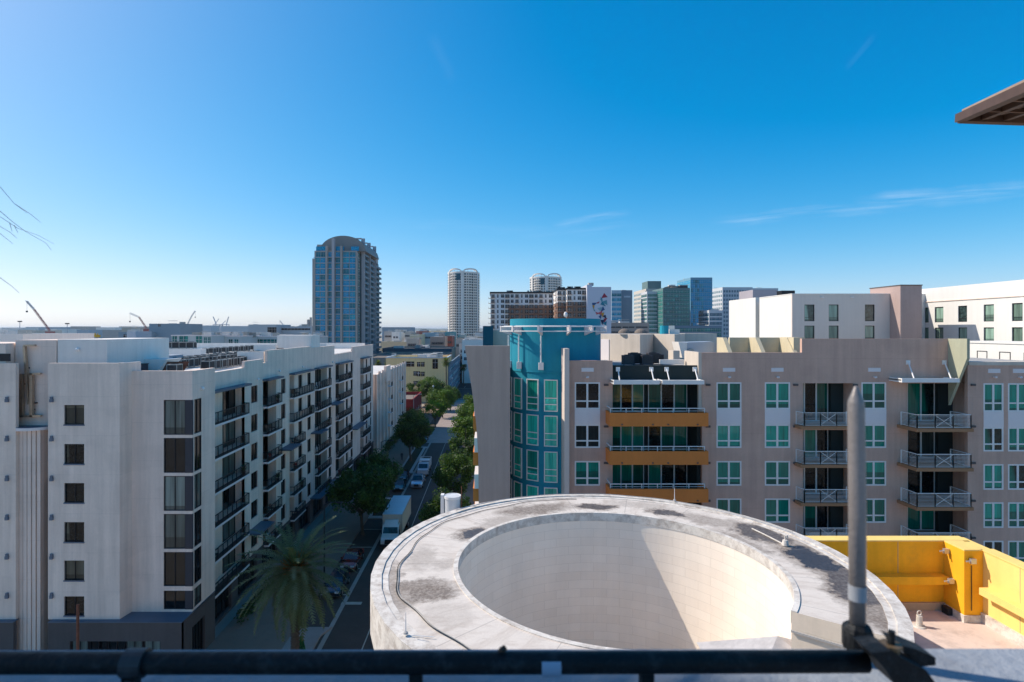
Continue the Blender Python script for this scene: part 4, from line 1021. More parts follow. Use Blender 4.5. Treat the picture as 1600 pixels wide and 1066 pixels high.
mb = MB(); mb.box(11.2,1.7,ZD-.02,XR2+.3,Yb+.1,ZD+.0); mb.build('deck', deck_m, TB)
zt = Zp(846,Yb)
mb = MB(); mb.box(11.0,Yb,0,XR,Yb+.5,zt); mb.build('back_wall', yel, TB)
for px_ in (1345,1403):
    mb = MB(); mb.box(S(px_,Yb)-.012,Yb-.006,ZD+.36,S(px_,Yb)+.012,Yb,zt); mb.build('control_joint', tan, TB)
for y_ in (22.5,19.5,16.5,13.5):
    mb = MB(); mb.box(XR2-.006,y_-.012,ZD+.44,XR2,y_+.012,zt); mb.build('control_joint', tan, TB)
mb = MB(); mb.box(11.0,Yb-.02,zt,XR2+.3,Yb+.54,zt+.05); mb.box(XR2-.03,1.7,zt,XR2+.53,Yb-1.0,zt+.05); mb.box(XR,Yb-1.1,zt,XR2,Yb,zt+.05); mb.build('coping', yel_sunlit, TB)
mb = MB(); mb.prism([(Yb-.0,Zp(899,Yb)+.1),(Yb-.45,Zp(902,Yb-.45)),(Yb-.45,Zp(914,Yb-.45)),(Yb,Zp(914,Yb))], 11.0, XR-.12, 0, 'x'); mb.build('ledge', yel, TB)
mb = MB(); mb.box(11.0,Yb-.10,ZD,XR,Yb,ZD+.34); mb.build('base_strip', tan, TB)
mb = MB(); mb.box(XR,Yb-1.1,ZD,XR2,Yb+.5,zt); mb.build('pillar', yel, TB)
mb = MB(); mb.box(XR2,1.7,0,XR2+.5,Yb+.5,zt); mb.build('side_wall', yel_sunlit, TB)
mb = MB(); mb.box(XR2-.42,1.7,Zp(925,23.5)-.28,XR2,23.9,Zp(925,23.5)); mb.build('ledge', yel_sunlit, TB)
mb = MB(); mb.box(XR2-.10,1.7,ZD,XR2,Yb-1.1,ZD+.42); mb.box(XR-.05,Yb-1.15,ZD,XR2-.1,Yb-1.1,ZD+.3); mb.box(XR-.05,Yb-1.1,ZD,XR,Yb-.1,ZD+.3); mb.build('base_strip', curb_m, TB)
mb = MB(); mb.box(XR2-.14,18.9,ZD+.2,XR2-.1,19.25,ZD+.75); mb.box(XR2-.14,17.6,ZD+.5,XR2-.1,17.9,ZD+.8); mb.build('wall_box', dark_metal, TB)
for (x,y,z,nm) in ((XR-.12,Yb-.3,Zp(861,Yb-.3),'bracket'),(XR-.15,Yb-.6,Zp(908,Yb-.6),'bracket'),(XR2-.5,Yb-1.2,Zp(877,Yb-1.2),'bracket')):
    mb = MB(); mb.box(x-.12,y-.06,z-.10,x+.1,y+.06,z+.10); mb.cone((x-.1,y,z),(x-.3,y-.02,z),.035,.035,6); mb.build(nm, mat('galvanised bracket', (.5,.5,.52), .3, metal=.6), TB)
mb = MB(); mb.box(XR-.25,Yb-.55,ZD,XR-.05,Yb-.2,ZD+.3); mb.build('drain_hood', dark_metal, TB)
mb = MB(); mb.tube([(XR2-.50,Yb-1.13,ZD+.5),(XR2-.50,Yb-1.13,zt-.6)],.015,5); mb.build('conduit', dark_metal, TB)
# mooring-like anchor post with ring
Ya = 12.3*F/(979-CY); xa = S(1436.5,Ya)
t = thing('davit_anchor','small white anchor post with a ring on the pink roof deck','anchor post',(xa,Ya,ZD))
mb = MB(); mb.cone((xa,Ya,ZD),(xa,Ya,ZD+.05),.26,.22,16); mb.cone((xa,Ya,ZD+.05),(xa,Ya,ZD+.46),.125,.105,14); mb.build('post', curb_m, t)
mb = MB(); mb.tube([(xa+.085*math.cos(k*math.pi/6),Ya,ZD+.55+.10*math.sin(k*math.pi/6)) for k in range(13)],.022,7); mb.build('ring', curb_m, t)

# ================================================================== our own parapet, pipe rail, mast
ledge_m = mat('painted ledge', (.27,.29,.32), .75, .08, 3, 0, .4, 40, dirt=.3)
VP_ = thing('parapet_wall','grey painted parapet ledge directly below the viewer','parapet',(0,1,26))
mb = MB()
zl = ZC-.70
mb.prism([(-9,.55),(9,.55),(9,zl and 1.285),(-9,1.235)], zl-.35, zl); mb.build('ledge', ledge_m, VP_)
mb = MB(); mb.prism([(-9,.75),(9,.75),(9,1.10),(-9,1.05)], 0, zl-.35); mb.build('wall', stucco_wb, VP_)
mb = MB(); mb.box(-9,-14,ZC-1.72,9,.75,ZC-1.6); mb.build('terrace_floor', conc, VP_)
pipe_m = mat('dark blue-grey pipe paint', (.007,.008,.009), .55, .3, 12, 0, .3, 60, spec=.22, dirt=.3, dirtc=(.10,.10,.10))
RL = thing('pipe_rail','dark horizontal pipe rail running along the bottom edge close to the viewer','railing',(0,1.1,ZC-.64))
D = 1.10; zr_ = ZC-(1036-CY)*D/F; xe = S(1352,D)
mb = MB(); mb.tube([(-2.6,D+.0,zr_+.004),(-1,D,zr_),(0,D,zr_),(xe,D,zr_+.003)],.0198,20); mb.build('pipe', pipe_m, RL, smooth=True)
mb = MB(); mb.tube([(S(196,D),D,zr_),(S(228,D),D,zr_)],.0255,18); mb.bar((S(225,D),D-.03,zr_-.03),(S(205,D),D-.12,zr_-.06),.03,.03); mb.build('coupler', mat('scuffed coupler', (.035,.035,.038), .5, .3, 30), RL)
mb = MB(); 
for p_ in (205,650,1010): mb.box(S(p_,D)-.012,D-.012,zl,S(p_,D)+.012,D+.012,zr_)
mb.build('support', pipe_m, RL)
t = thing('tape_patch','small pale blue sticker on the pipe rail','sticker',(S(858,D),D-.022,zr_))
mb = MB(); mb.arc((0,0),.0222,.0235,R(35),R(125),-.018,.018,8); me = mb.mesh('patch', mat('pale blue tape', (.30,.36,.46), .5)); o = inst('patch', me, t, (S(860,D),D,zr_)); o.rotation_euler = (0,R(90),0); o.rotation_euler = (R(0),R(90),R(180))
t = thing('dry_leaf','tiny curled dark leaf on top of the pipe rail','leaf',(S(785,D),D,zr_+.022))
mb = MB(); x_ = S(785,D); z_ = zr_+.021
mb.face([(x_-.012,D-.004,z_),(x_-.002,D-.008,z_+.006),(x_+.010,D,z_+.003),(x_+.004,D+.004,z_+.012),(x_-.006,D+.002,z_+.007)]); mb.prism([(x_-.008,z_),(x_+.006,z_),(x_+.008,z_+.009),(x_-.001,z_+.004)],D-.002,D+.001,0,'y'); mb.build('blade', mat('dead leaf', (.05,.03,.02), .8), t)
# mast
PM = thing('pipe_mast','upright grey pipe with a pointed tip clamped to the rail on the right','pole',(S(1339,1.22),1.22,zl))
mp_ = mat('dull galvanised pipe', (.22,.195,.185), .45, .14, 9, .12, .1, 60, metal=.25, spec=.5)
Dm = 1.22; xb_, xt_ = S(1340,Dm), S(1337.5,Dm)
def mz(py): return ZC-(py-CY)*Dm/F
mb = MB(); rm = .0168
mb.tube([(xb_,Dm,mz(1000)),(xb_-.0005,Dm,mz(800)),(xt_,Dm,mz(632)),(xt_,Dm,mz(626)),(xt_,Dm,mz(607)),(xt_,Dm,mz(603))],[rm*.92,rm,rm*.95,rm*.88,rm*.30,rm*.12],24); mb.build('pipe', mp_, PM, smooth=True)
mb = MB(); mb.tube([(xb_-.0003,Dm,mz(937)),(xb_-.0003,Dm,mz(914))],[rm*1.03]*2,24); mb.build('tape_band', mat('pale tape', (.30,.31,.33), .5), PM, smooth=False)
mb = MB(); mb.tube([(xb_,Dm,mz(1012)),(xb_,Dm,mz(985)),(xb_,Dm,mz(979)),(xb_,Dm,mz(974))],[.030,.030,.027,.019],8); mb.build('socket', pipe_m, PM)
CLM = thing('pipe_clamp','dark cast clamp with a bolt joining the upright pipe to the rail','clamp',(S(1400,1.1),1.1,zl))
mb = MB(); Dc = 1.08
def q(px,py,d=Dc): return (S(px,d), ZC-(py-CY)*d/F)
mb.prism([q(1342,1004),q(1372,1001),q(1400,1018),q(1425,1030),(q(1440,1050)),(q(1446,1060)),q(1395,1062),q(1378,1052),q(1364,1030)], Dc-.035, Dc+.02, 0, 'y'); mb.build('jaw', pipe_m, CLM)
mb = MB(); mb.prism([q(1405,1008),q(1432,1015),q(1462,1028),q(1462,1040),q(1440,1042),q(1415,1022)], Dc+.0, Dc+.05, 0, 'y'); mb.build('arm', pipe_m, CLM)
mb = MB(); bx, bz = q(1386,1018,Dc); mb.cone((bx,Dc-.01,bz-.004),(bx,Dc-.01,bz+.014),.016,.014,6); mb.cone((bx,Dc-.01,bz+.014),(bx,Dc-.01,bz+.020),.019,.019,8); mb.build('nut', mat('rusty brass nut', (.20,.13,.07), .5, .3, 40, metal=.5), CLM)
mb = MB(); mb.cone((bx,Dc-.01,bz+.018),(bx+.002,Dc-.01,bz+.044),.0065,.006,10); mb.build('bolt', pipe_m, CLM)
# canopy corner, top right: slatted brown eave high above
CN = thing('slatted_canopy','brown slatted canopy corner jutting in at the upper right','canopy',(7,8,30))
brn = mat('dark brown timber', (.095,.055,.038), .6, .15, 4, .1); lath = mat('pale brown soffit board', (.33,.235,.175), .7, .1, 4, .1)
# underside plane: apex at px(1495,184)
Dn = 8.0; ax, az = S(1501,Dn), Zp(185.5,Dn)
def cpt(u, v, dz=0): # u along the front edge to the right, v inward and up towards viewer
    return Vector((ax+u*.985, Dn+u*.12-v*.86, az+v*.26+dz))
up1 = Vector((S(1700,5.2), 5.2, Zp(96,5.2)+.0)); e1 = (up1-Vector((ax,Dn,az))); e2 = Vector((3.4,.35,.02))
O_ = Vector((ax,Dn,az))
def lay(mb, a, b, wv, hv, m=0): mb.bar(a, b, wv, hv, m)
mb = MB(); lay(mb, O_, O_+e2, .10, .10); lay(mb, O_+Vector((0,0,.01)), O_+e1, .13, .11); mb.build('edge_beam', brn, CN)
mb = MB()
for k in range(1,3): lay(mb, O_+e2*(.10*k)+Vector((0,0,.02)), O_+e2*(.10*k)+e1, .09, .07)
mb.build('rafter', brn, CN)
mb = MB(); nrm = e1.cross(e2).normalized(); nrm = nrm if nrm.z > 0 else -nrm
P4 = [O_, O_+e2, O_+e2+e1, O_+e1]; 
mb.face([p+nrm*.06 for p in P4]); mb.face([p+nrm*.12 for p in P4][::-1])
for i in range(4): mb.face([P4[i]+nrm*.06,P4[(i+1)%4]+nrm*.06,P4[(i+1)%4]+nrm*.12,P4[i]+nrm*.12])
mb.build('soffit', lath, CN)
mb = MB()
for k in range(1,5): lay(mb, O_+e1*(.22*k)-nrm*.0, O_+e1*(.22*k)+e2, .035, .04)
mb.build('batten', brn, CN)
# ================================================================== trees
def crown_mesh(name, rx, rz, seed, mats, nl=8500, leaf=.26, clumps=40):
    r = random.Random(seed); mb = MB(); cs = []
    for i in range(clumps):
        while True:
            p = Vector((r.uniform(-1,1), r.uniform(-1,1), r.uniform(-.75,1)))
            if .25 < p.length < 1: break
        p = p.normalized()*r.uniform(.55,.95)
        cs.append((Vector((p.x*rx, p.y*rx, p.z*rz)), r.uniform(.20,.40)*rx, r.random()))
    for i in range(nl):
        c, cr, tone = cs[i % clumps]
        d = Vector((r.gauss(0,1), r.gauss(0,1), r.gauss(0,.8))).normalized()
        q = c+d*cr*(r.random()**.35); 
        n = (d*.8+Vector((r.uniform(-1,1), r.uniform(-1,1), r.uniform(-.3,1)))).normalized()
        a = n.orthogonal().normalized(); b = n.cross(a); th = r.uniform(0,6.28)
        a, b = a*math.cos(th)+b*math.sin(th), b*math.cos(th)-a*math.sin(th)
        s = leaf*r.uniform(.6,1.35)
        mb.face([q-a*s*.5, q+b*s*.34, q+a*s*.5, q-b*s*.34], 1 if (tone > .55) ^ (r.random() < .2) else 0)
    return mb.mesh(name, mats)
def trunk_mesh(h, rx, seed, rad=.16):
    r = random.Random(seed); mb = MB(); top = Vector((r.uniform(-.2,.2), r.uniform(-.2,.2), h*.55))
    mb.tube([(0,0,0),(0,0,.3),tuple(top*.5),tuple(top)],[rad*1.4,rad,rad*.85,rad*.7],9)
    for i in range(7):
        a = i*.9+r.random(); e = Vector((math.cos(a)*rx*.62, math.sin(a)*rx*.62, h*.55+r.uniform(.9,2.4)))
        mid = (top+e)/2+Vector((0,0,.3)); mb.tube([tuple(top*.93),tuple(mid),tuple(e)],[rad*.5,rad*.3,rad*.1],6)
    return mb.mesh('trunk', bark)
CRW = [crown_mesh('crown', 3.0, 2.3, s, leafA, clumps=30) for s in (1,2,3)]
CRY = [crown_mesh('crown', 2.2, 2.0, 9, leafY, 5000, .22, 28), crown_mesh('crown', 3.0, 2.3, 5, [leafA[1], leafY[1]])]
TRK = trunk_mesh(4.8, 3.0, 4)
def tree(x, y, sc_, v, label, group='street trees', crowns=CRW, zc=5.6, rot=None):
    t = thing('street_tree', label, 'tree', (x,y,.15), 0, group)
    k = inst('trunk', TRK, t, (x,y,.15)); k.scale = (sc_,sc_,zc/5.6)
    c = inst('crown', crowns[v % len(crowns)], t, (x,y,.15+zc), rot if rot is not None else (x*7.3+y)%6.28); c.scale = (sc_,sc_,sc_)
    return t
tree(-16.9,75.5,1.42,0,'big dark street tree in shade beside the white box truck, at the left pavement', zc=6.2)
tree(-17.0,83.5,1.15,1,'dark street tree directly behind the one beside the box truck', zc=6.0)
tree(-16.6,118,1.35,1,'wide dark tree on the left planting strip in front of the red building', zc=6.2)
tree(-17.6,129,1.1,2,'dark tree behind the wide one on the left planting strip', zc=6.4)
tree(-15.4,158,1.25,0,'lime green tree standing in the sun on the left of the sunlit road', crowns=CRY, zc=5.4)
tree(-15.0,176,1.35,1,'mid green tree behind the lime green one on the left of the sunlit road', crowns=CRY, zc=5.6)
tree(-13.6,190,1.2,2,'dark green tree at the far left end of the sunlit road', zc=5.4)
tree(-19.5,192,1.5,2,'broad dark tree before the yellow building, left of the lamp posts', zc=6.5)
tree(-26,200,1.3,0,'tree half hidden between the red roof and the yellow wall', zc=6.0)
tree(-22.5,208,1.2,1,'sunlit pale green tree against the yellow wall', crowns=CRY, zc=7.0)
tree(-5.0,66,1.05,1,'dark tree nearest the white cylindrical stack, on the right pavement', zc=5.4)
tree(-4.9,84,1.15,2,'dark round tree in the middle of the right-hand row, left of the grey flared wall', zc=6.0)
tree(-4.6,100,1.12,0,'half shaded tree behind the middle one of the right-hand row', zc=6.0)
tree(-4.8,119,1.28,1,'sunlit bright green tree on the right pavement by the flared wall', crowns=CRY, zc=6.2)
tree(-5.0,141,1.15,1,'second sunlit green tree of the right-hand row, farther up the street', crowns=CRY, zc=6.2)
tree(-4.4,160,1.25,1,'small sunlit green tree at the top of the right-hand row', crowns=CRY, zc=6.0)
tree(-22.5,262,1.6,2,'dark tree past the junction beside the blue-windowed building', zc=5.0)
tree(-4.5,268,1.5,0,'dark tree past the junction next to the flared wall', zc=5.0)
tree(-5.5,300,1.6,1,'tree farther up the street beyond the junction on the right', zc=5.0)

leafP3 = leaf_mat('highlight palm leaflets', (.08,.11,.06), (.19,.21,.12))  # paler leaflets on some fronds, imitating light highlights by colour
# ---- date palm
def frond(mb, base, az, el, L, droop, m=0, nl=26, wid=.62, lw=.035, seed=0, rach=.03):
    r = random.Random(seed); pts = []; d = Vector((math.cos(az)*math.cos(el), math.sin(az)*math.cos(el), math.sin(el))); p = Vector(base); e = el
    side = Vector((-math.sin(az), math.cos(az), 0)); n = 12
    for k in range(n+1):
        pts.append(p.copy()); e -= droop/n*(.4+1.2*k/n); d = Vector((math.cos(az)*math.cos(e), math.sin(az)*math.cos(e), math.sin(e))); p = p+d*L/n
    mb.tube(pts, [rach*(1-.85*k/n) for k in range(n+1)], 4, m)
    for k in range(nl*2):
        t = .10+.88*(k//2)/nl; f = t*n; i = min(int(f), n-1); q = pts[i].lerp(pts[i+1], f-i); dd = (pts[i+1]-pts[i]).normalized()
        s = 1 if k % 2 else -1; upv = side.cross(dd)
        if upv.z < 0: upv = -upv
        ll = wid*math.sin(math.pi*min(1,.14+t*.86))**.6*r.uniform(.8,1.1)
        tip = q+side*s*ll*.80+dd*ll*.60+upv*ll*r.uniform(.05,.32)-Vector((0,0,ll*.18))
        mb.face([q-dd*lw, q+dd*lw, tip], m)
        mid = (q+tip)/2
def palm_crown(mb, c, n, L, seed, wid=.62, nl=26, m=0, lo=-50, hi=82, lw=.035):
    r = random.Random(seed)
    for i in range(n):
        az = i*2.39996+r.uniform(-.15,.15); t = i/n; el = R(hi+(lo-hi)*t+r.uniform(-7,7))
        frond(mb, c, az, el, L*r.uniform(.85,1.1)*(1-.12*(t > .8)), R(62-20*t+r.uniform(-10,10)), m, nl, wid, lw, seed*100+i)
pt = thing('date_palm','large date palm with feathery arching fronds on the pavement island by the white block','palm tree',(-15.4,45.2,.15))
mb = MB(); pz = 8.3
mb.tube([(-15.4,45.2,0),(-15.4,45.2,2),(-15.42,45.2,5),(-15.4,45.2,pz-.3),(-15.4,45.2,pz+.2)],[.34,.29,.28,.34,.2],12)
rr__ = random.Random(5)
for i in range(260):
    z = .2+i/260*(pz-.7); a = i*2.4; rr_1 = .30+.05*(z > pz-1.6)
    mb.box(-15.4+math.cos(a)*rr_1-.05,45.2+math.sin(a)*rr_1-.05,z,-15.4+math.cos(a)*rr_1+.05,45.2+math.sin(a)*rr_1+.05,z+.09)
mb.build('trunk', bark, pt)
mb = MB(); palm_crown(mb, (-15.4,45.2,pz), 112, 5.1, 11, .60, 22, lo=-80, hi=62, lw=.095); mb.m = [1 if (i//61)%3==0 else 0 for i in range(len(mb.m))]; mb.build('crown', [leafP, leafP3], pt)
mb = MB()
for i in range(120):
    a = rr__.uniform(0,6.28); e = rr__.uniform(.0,1.3); L = rr__.uniform(.7,1.5); p = Vector((-15.4,45.2,pz-.1))
    mb.cone(p+Vector((math.cos(a)*.18,math.sin(a)*.18,rr__.uniform(-.4,.2))), p+Vector((math.cos(a)*L*math.cos(e),math.sin(a)*L*math.cos(e),L*math.sin(e)+.1)),.045,.02,5)
mb.build('leaf_bases', leafP2, pt)
# ---- small fan palms far away
def fan_palm(x, y, h, label, s=1.0, z0=0):
    t = thing('fan_palm', label, 'palm tree', (x,y,z0), 0, 'palms around the yellow building')
    mb = MB(); mb.tube([(x,y,z0),(x+.1,y,z0+h*.5),(x,y,z0+h)],[.28,.22,.2],7); mb.build('trunk', bark, t)
    mb = MB(); r = random.Random(int(x*10+y))
    for i in range(46):
        az = i*2.4; el = R(80-135*i/46+r.uniform(-8,8)); L = 1.7*s*r.uniform(.8,1.1)
        frond(mb, (x,y,z0+h), az, el, L, R(60), 0, 9, .7*s, .09, i, .03)
    mb.build('crown', leaf_mat('fan palm leaves', (.04,.06,.015), (.14,.17,.04)) if 'fpm' not in globals() else fpm, t)
fpm = leaf_mat('fan palm leaves', (.04,.06,.015), (.14,.17,.04))
fan_palm(S(697,205),205,15.6,'tall fan palm at the street corner of the yellow building',1.25)
fan_palm(S(591,238),238,13.0,'fan palm behind the striped block, left of a pair',1.2); fan_palm(S(606,238),238,13.4,'fan palm behind the striped block, right of a pair',1.2); fan_palm(S(618,225),225,11.6,'low bushy palm beside the flat white roof',1.0)
fan_palm(S(724,275),275,9,'small palm across the junction near the flared wall',1.3)
# green conical shrub
t = thing('conical_shrub','small bright green conical shrub beside the date palm','shrub',(S(471,46.6),46.6,.15))
mb = MB(); r = random.Random(2)
for i in range(900):
    z = r.random()**1.3*1.9; a = r.uniform(0,6.28); q_ = .42*(1-z/2)+.03; c = Vector((S(471,46.6)+math.cos(a)*q_,46.6+math.sin(a)*q_,.25+z)); s = .09
    d = Vector((r.uniform(-1,1),r.uniform(-1,1),r.uniform(-1,1))).normalized(); e = d.orthogonal().normalized(); mb.face([c-d*s,c+e*s*.6,c+d*s,c-e*s*.6])
mb.build('foliage', leaf_mat('bright shrub', (.01,.10,.03), (.03,.20,.07)), t)
mb = MB(); mb.cone((S(471,46.6),46.6,.15),(S(471,46.6),46.6,.9),.05,.04,6); mb.build('stem', bark, t)
# hedge strips
def hedge(x0,y0,x1,y1,h,label):
    t = thing('hedge',label,'hedge',((x0+x1)/2,(y0+y1)/2,.15)); mb = MB(); r = random.Random(int(y0))
    for i in range(int(abs(x1-x0)*abs(y1-y0)*60)):
        c = Vector((r.uniform(x0,x1),r.uniform(y0,y1),.15+h*r.random()**.5)); d = Vector((r.uniform(-1,1),r.uniform(-1,1),r.uniform(-1,1))).normalized(); e = d.orthogonal().normalized(); s = .14
        mb.face([c-d*s,c+e*s*.6,c+d*s,c-e*s*.6])
    mb.build('foliage', leafA[0], t)
hedge(-23.6,124,-22,150,1.8,'long dark hedge at the foot of the white striped building')
hedge(-23.4,52,-22.4,60,1.0,'low dark hedge at the foot of the left block near the palm')

# ================================================================== vehicles
tyre_m = mat('tyre rubber', (.018,.018,.018), .85); rim_m = mat('alloy rim', (.35,.35,.37), .3, .05, 3, metal=.8)
carglass = mat('car glass', (.012,.018,.022), .06, 0, 1, spec=.8); lightm = mat('headlight lens', (.6,.62,.65), .15, .02, 2, spec=.7); redl = mat('tail light', (.35,.02,.02), .3)
blackp = mat('black plastic trim', (.02,.02,.022), .5)
def paintm(name, c, metal=.3): 
    m = mat(name, c, .22, .03, 2, metal=metal, spec=.6); m.node_tree.nodes['Principled BSDF'].inputs['Coat Weight'].default_value = .6; return m
def wheel(t, x, y, r=.34, w_=.22):
    mb = MB(); mb.cone((x-w_/2,y,r),(x+w_/2,y,r),r,r,20); wo = mb.build('wheel', tyre_m, t, False)
    s = 1 if x > 0 else -1
    mb = MB(); mb.cone((x+s*(w_/2-.01),y,r),(x+s*(w_/2+.015),y,r),r*.62,r*.55,14); 
    for k in range(5):
        a = k*1.2566; mb.box(x+s*(w_/2+.012)-.01,y+math.cos(a)*r*.3-.03,r+math.sin(a)*r*.3-.03,x+s*(w_/2+.012)+.012,y+math.cos(a)*r*.3+.03,r+math.sin(a)*r*.3+.03)
    mb.build('rim', rim_m, wo, False)
def car(name, label, cat, loc, rz, pm, L=4.6, W=1.82, H=1.48, kind='sedan', group=None):
    """front of the car points to local -y"""
    t = thing(name, label, cat, loc, rz, group)
    h0 = .22; hb = H*.60; hw = W/2
    if kind == 'sedan': top = [(-.5,.0),(-.47,.42),(-.20,.60),(-.17,.62),(-.02,1.0),(.16,1.0),(.33,.66),(.47,.62),(.5,.40)]
    elif kind == 'pickup': top = [(-.5,.0),(-.49,.50),(-.27,.60),(-.25,.62),(-.17,1.0),(.06,1.0),(.10,.62),(.11,.60),(.5,.58)]
    else: top = [(-.5,.0),(-.48,.48),(-.27,.60),(-.25,.62),(-.12,1.0),(.36,1.0),(.47,.64),(.49,.60),(.5,.45)]
    st = [(-.5,.36),(-.47,.46),(-.36,.56),(-.22,.60),(.0,.615),(.2,.62),(.4,.60),(.47,.56),(.5,.42)]
    # lower body loft
    mb = MB(); rings = []
    for (u, zt) in st:
        e = 1-.10*max(0,(abs(u)-.36)/.14)**1.5; x = hw*e; z1 = H*zt; y = u*L
        rings.append([(-x*.96,y,h0),(-x,y,h0+.18),(-x,y,z1*.82),(-x*.93,y,z1*.97),(-x*.6,y,z1+.015),(x*.6,y,z1+.015),(x*.93,y,z1*.97),(x,y,z1*.82),(x,y,h0+.18),(x*.96,y,h0)])
    for a, b2 in zip(rings, rings[1:]):
        for k in range(10): j = (k+1) % 10; mb.face([a[k],a[j],b2[j],b2[k]])
    mb.face(rings[0]); mb.face(rings[-1][::-1])
    # roof / cabin
    if kind == 'sedan': cab = (-.20,-.04,.17,.36)
    elif kind == 'pickup': cab = (-.25,-.15,.06,.11)
    else: cab = (-.26,-.12,.37,.475)
    z0 = H*.60; xb, xt = hw*.93, hw*.76
    y0_, y1_, y2_, y3_ = [c*L for c in cab]
    mb.prism([(-xt,y1_),(xt,y1_),(xt,y2_),(-xt,y2_)], H-.05, H, 0)
    body = mb.build('body', pm, t, False, True)
    body.data.polygons.foreach_set('use_smooth', [False]*len(body.data.polygons))
    g_ = MB(); B = [(-xb,y0_,z0),(xb,y0_,z0),(xb,y3_,z0),(-xb,y3_,z0)]; T = [(-xt,y1_,H-.05),(xt,y1_,H-.05),(xt,y2_,H-.05),(-xt,y2_,H-.05)]
    for k, nm in enumerate(('windshield','side_window','rear_window','side_window')):
        j = (k+1) % 4; w2 = MB(); w2.face([B[k],B[j],T[j],T[k]]); w2.build(nm, carglass, t, False)
    p = MB()
    for k in range(4): p.bar(B[k], T[k], .07, .07)
    for x in (-1,1): p.bar((x*(xb+.0),(y0_+y3_)/2,z0),(x*(xt+.0),(y1_+y2_)/2,H-.05),.06,.05)
    p.build('pillar', pm, t, False)
    for x in (-1,1):
        mb = MB(); mb.box(x*hw*.62-.2,-L/2-.02,H*.36,x*hw*.62+.2,-L/2+.1,H*.46); mb.build('headlight', lightm, t, False)
        mb = MB(); mb.box(x*hw*.78-.12,L/2-.06,H*.40,x*hw*.78+.12,L/2+.02,H*.56); mb.build('tail_light', redl, t, False)
        mb = MB(); mb.box(x*(hw+.1)-.09,y0_+.18,z0-.02,x*(hw+.1)+.09,y0_+.3,z0+.14); mb.build('mirror', pm, t, False)
    mb = MB(); mb.box(-hw*.40,-L/2-.03,H*.22,hw*.40,-L/2+.05,H*.42); mb.build('grille', blackp, t, False)
    mb = MB(); mb.box(-hw*.9,-L/2-.05,h0,hw*.9,-L/2+.1,h0+.16); mb.box(-hw*.9,L/2-.1,h0,hw*.9,L/2+.05,h0+.16); mb.build('bumper', blackp if kind != 'pickup' else rim_m, t, False)
    if kind == 'pickup':
        mb = MB(); mb.box(-hw*.82,L*.13,H*.60+.03,hw*.82,L*.47,H*.60+.04); mb.build('bed', blackp, t, False)
    for x in (-1,1):
        for y in (-.31*L,.31*L): wheel(t, x*(hw-.08), y)
    return t
car('parked_car','dark red car parked in the shade ahead of the box truck, left kerb','car',(-16.05,66.3,.03),0,paintm('dark red paint',(.20,.018,.012)),4.7,1.85,1.5)
car('parked_car','dark blue hatchback parked nearest the date palm','car',(-16.05,59.8,.03),0,paintm('dark blue paint',(.012,.03,.06)),4.4,1.8,1.55,'suv')
car('parked_car','dark teal car parked under the trees beside the silver pickup','car',(-15.6,97.6,.03),0,paintm('dark teal paint',(.01,.05,.06)),4.5,1.8,1.48)
car('parked_car','black car in the shade of the big tree behind the box truck','car',(-16.0,104.2,.03),0,paintm('black paint',(.01,.01,.012)),4.5,1.8,1.45)
car('pickup_truck','silver pickup driving towards the viewer behind the box truck','pickup',(-12.75,100.2,.03),0,paintm('silver paint',(.42,.46,.52),.5),5.6,2.0,1.85,'pickup')
car('dark_suv','dark off-road car with round lights waiting at the junction','car',(-15.6,238.5,.03),0,paintm('near black paint',(.012,.016,.03)),4.6,1.95,1.9,'suv')
car('parked_car','grey car parked at the left kerb just past the wide dark tree','car',(-16.4,140,.03),0,paintm('mid grey paint',(.12,.12,.13)),4.5,1.8,1.5)
car('parked_car','silver car standing on the cross street left of the junction','car',(-24,236,.03),R(90),paintm('silver car paint',(.45,.46,.48)),4.6,1.8,1.5)
car('parked_car','red hatchback parked far beyond the junction on the left','car',(-18,310,.03),0,paintm('bright red paint',(.4,.02,.015)),4.2,1.8,1.5,'suv')
car('parked_car','white car parked beyond the junction on the left','car',(-18,285,.03),0,paintm('white car paint',(.6,.6,.62),.1),4.5,1.8,1.5)
# stake-bed truck behind the pickup
t = thing('utility_truck','white utility truck with a caged load bed behind the silver pickup','truck',(-12.6,108.2,.03),0)
mb = MB(); mb.prism([(-3.0,.5),(-3.0,1.3),(-2.2,1.45),(-1.7,2.2),(-.5,2.25),(-.5,.5)],-.95,.95,0,'x'); mb.build('cab', paintm('white truck paint',(.62,.64,.66),.1), t, False)
mb = MB(); mb.face([(-.85,-2.26,1.47),(.85,-2.26,1.47),(.8,-1.78,2.15),(-.8,-1.78,2.15)]); mb.build('windshield', carglass, t, False)
mb = MB(); mb.box(-1.0,-.4,.7,1.0,3.2,.9); mb.build('load_bed', blackp, t, False)
mb = MB()
for x in (-1,1):
    for i in range(6): mb.box(x*.97-.03,-.35+.7*i-.03,.9,x*.97+.03,-.35+.7*i+.03,2.4)
    for z in (1.3,1.8,2.38): mb.box(x*.97-.02,-.4,z,x*.97+.02,3.2,z+.06)
for z in (1.3,1.8,2.38): mb.box(-.97,-.42,z,.97,-.36,z+.06); mb.box(-.97,3.14,z,.97,3.2,z+.06)
mb.box(-.9,-.3,2.42,.9,1.2,2.5); mb.build('cage', white_metal, t, False)
for x in (-1,1):
    for y in (-2.0,2.2): wheel(t, x*.85, y, .42, .26)
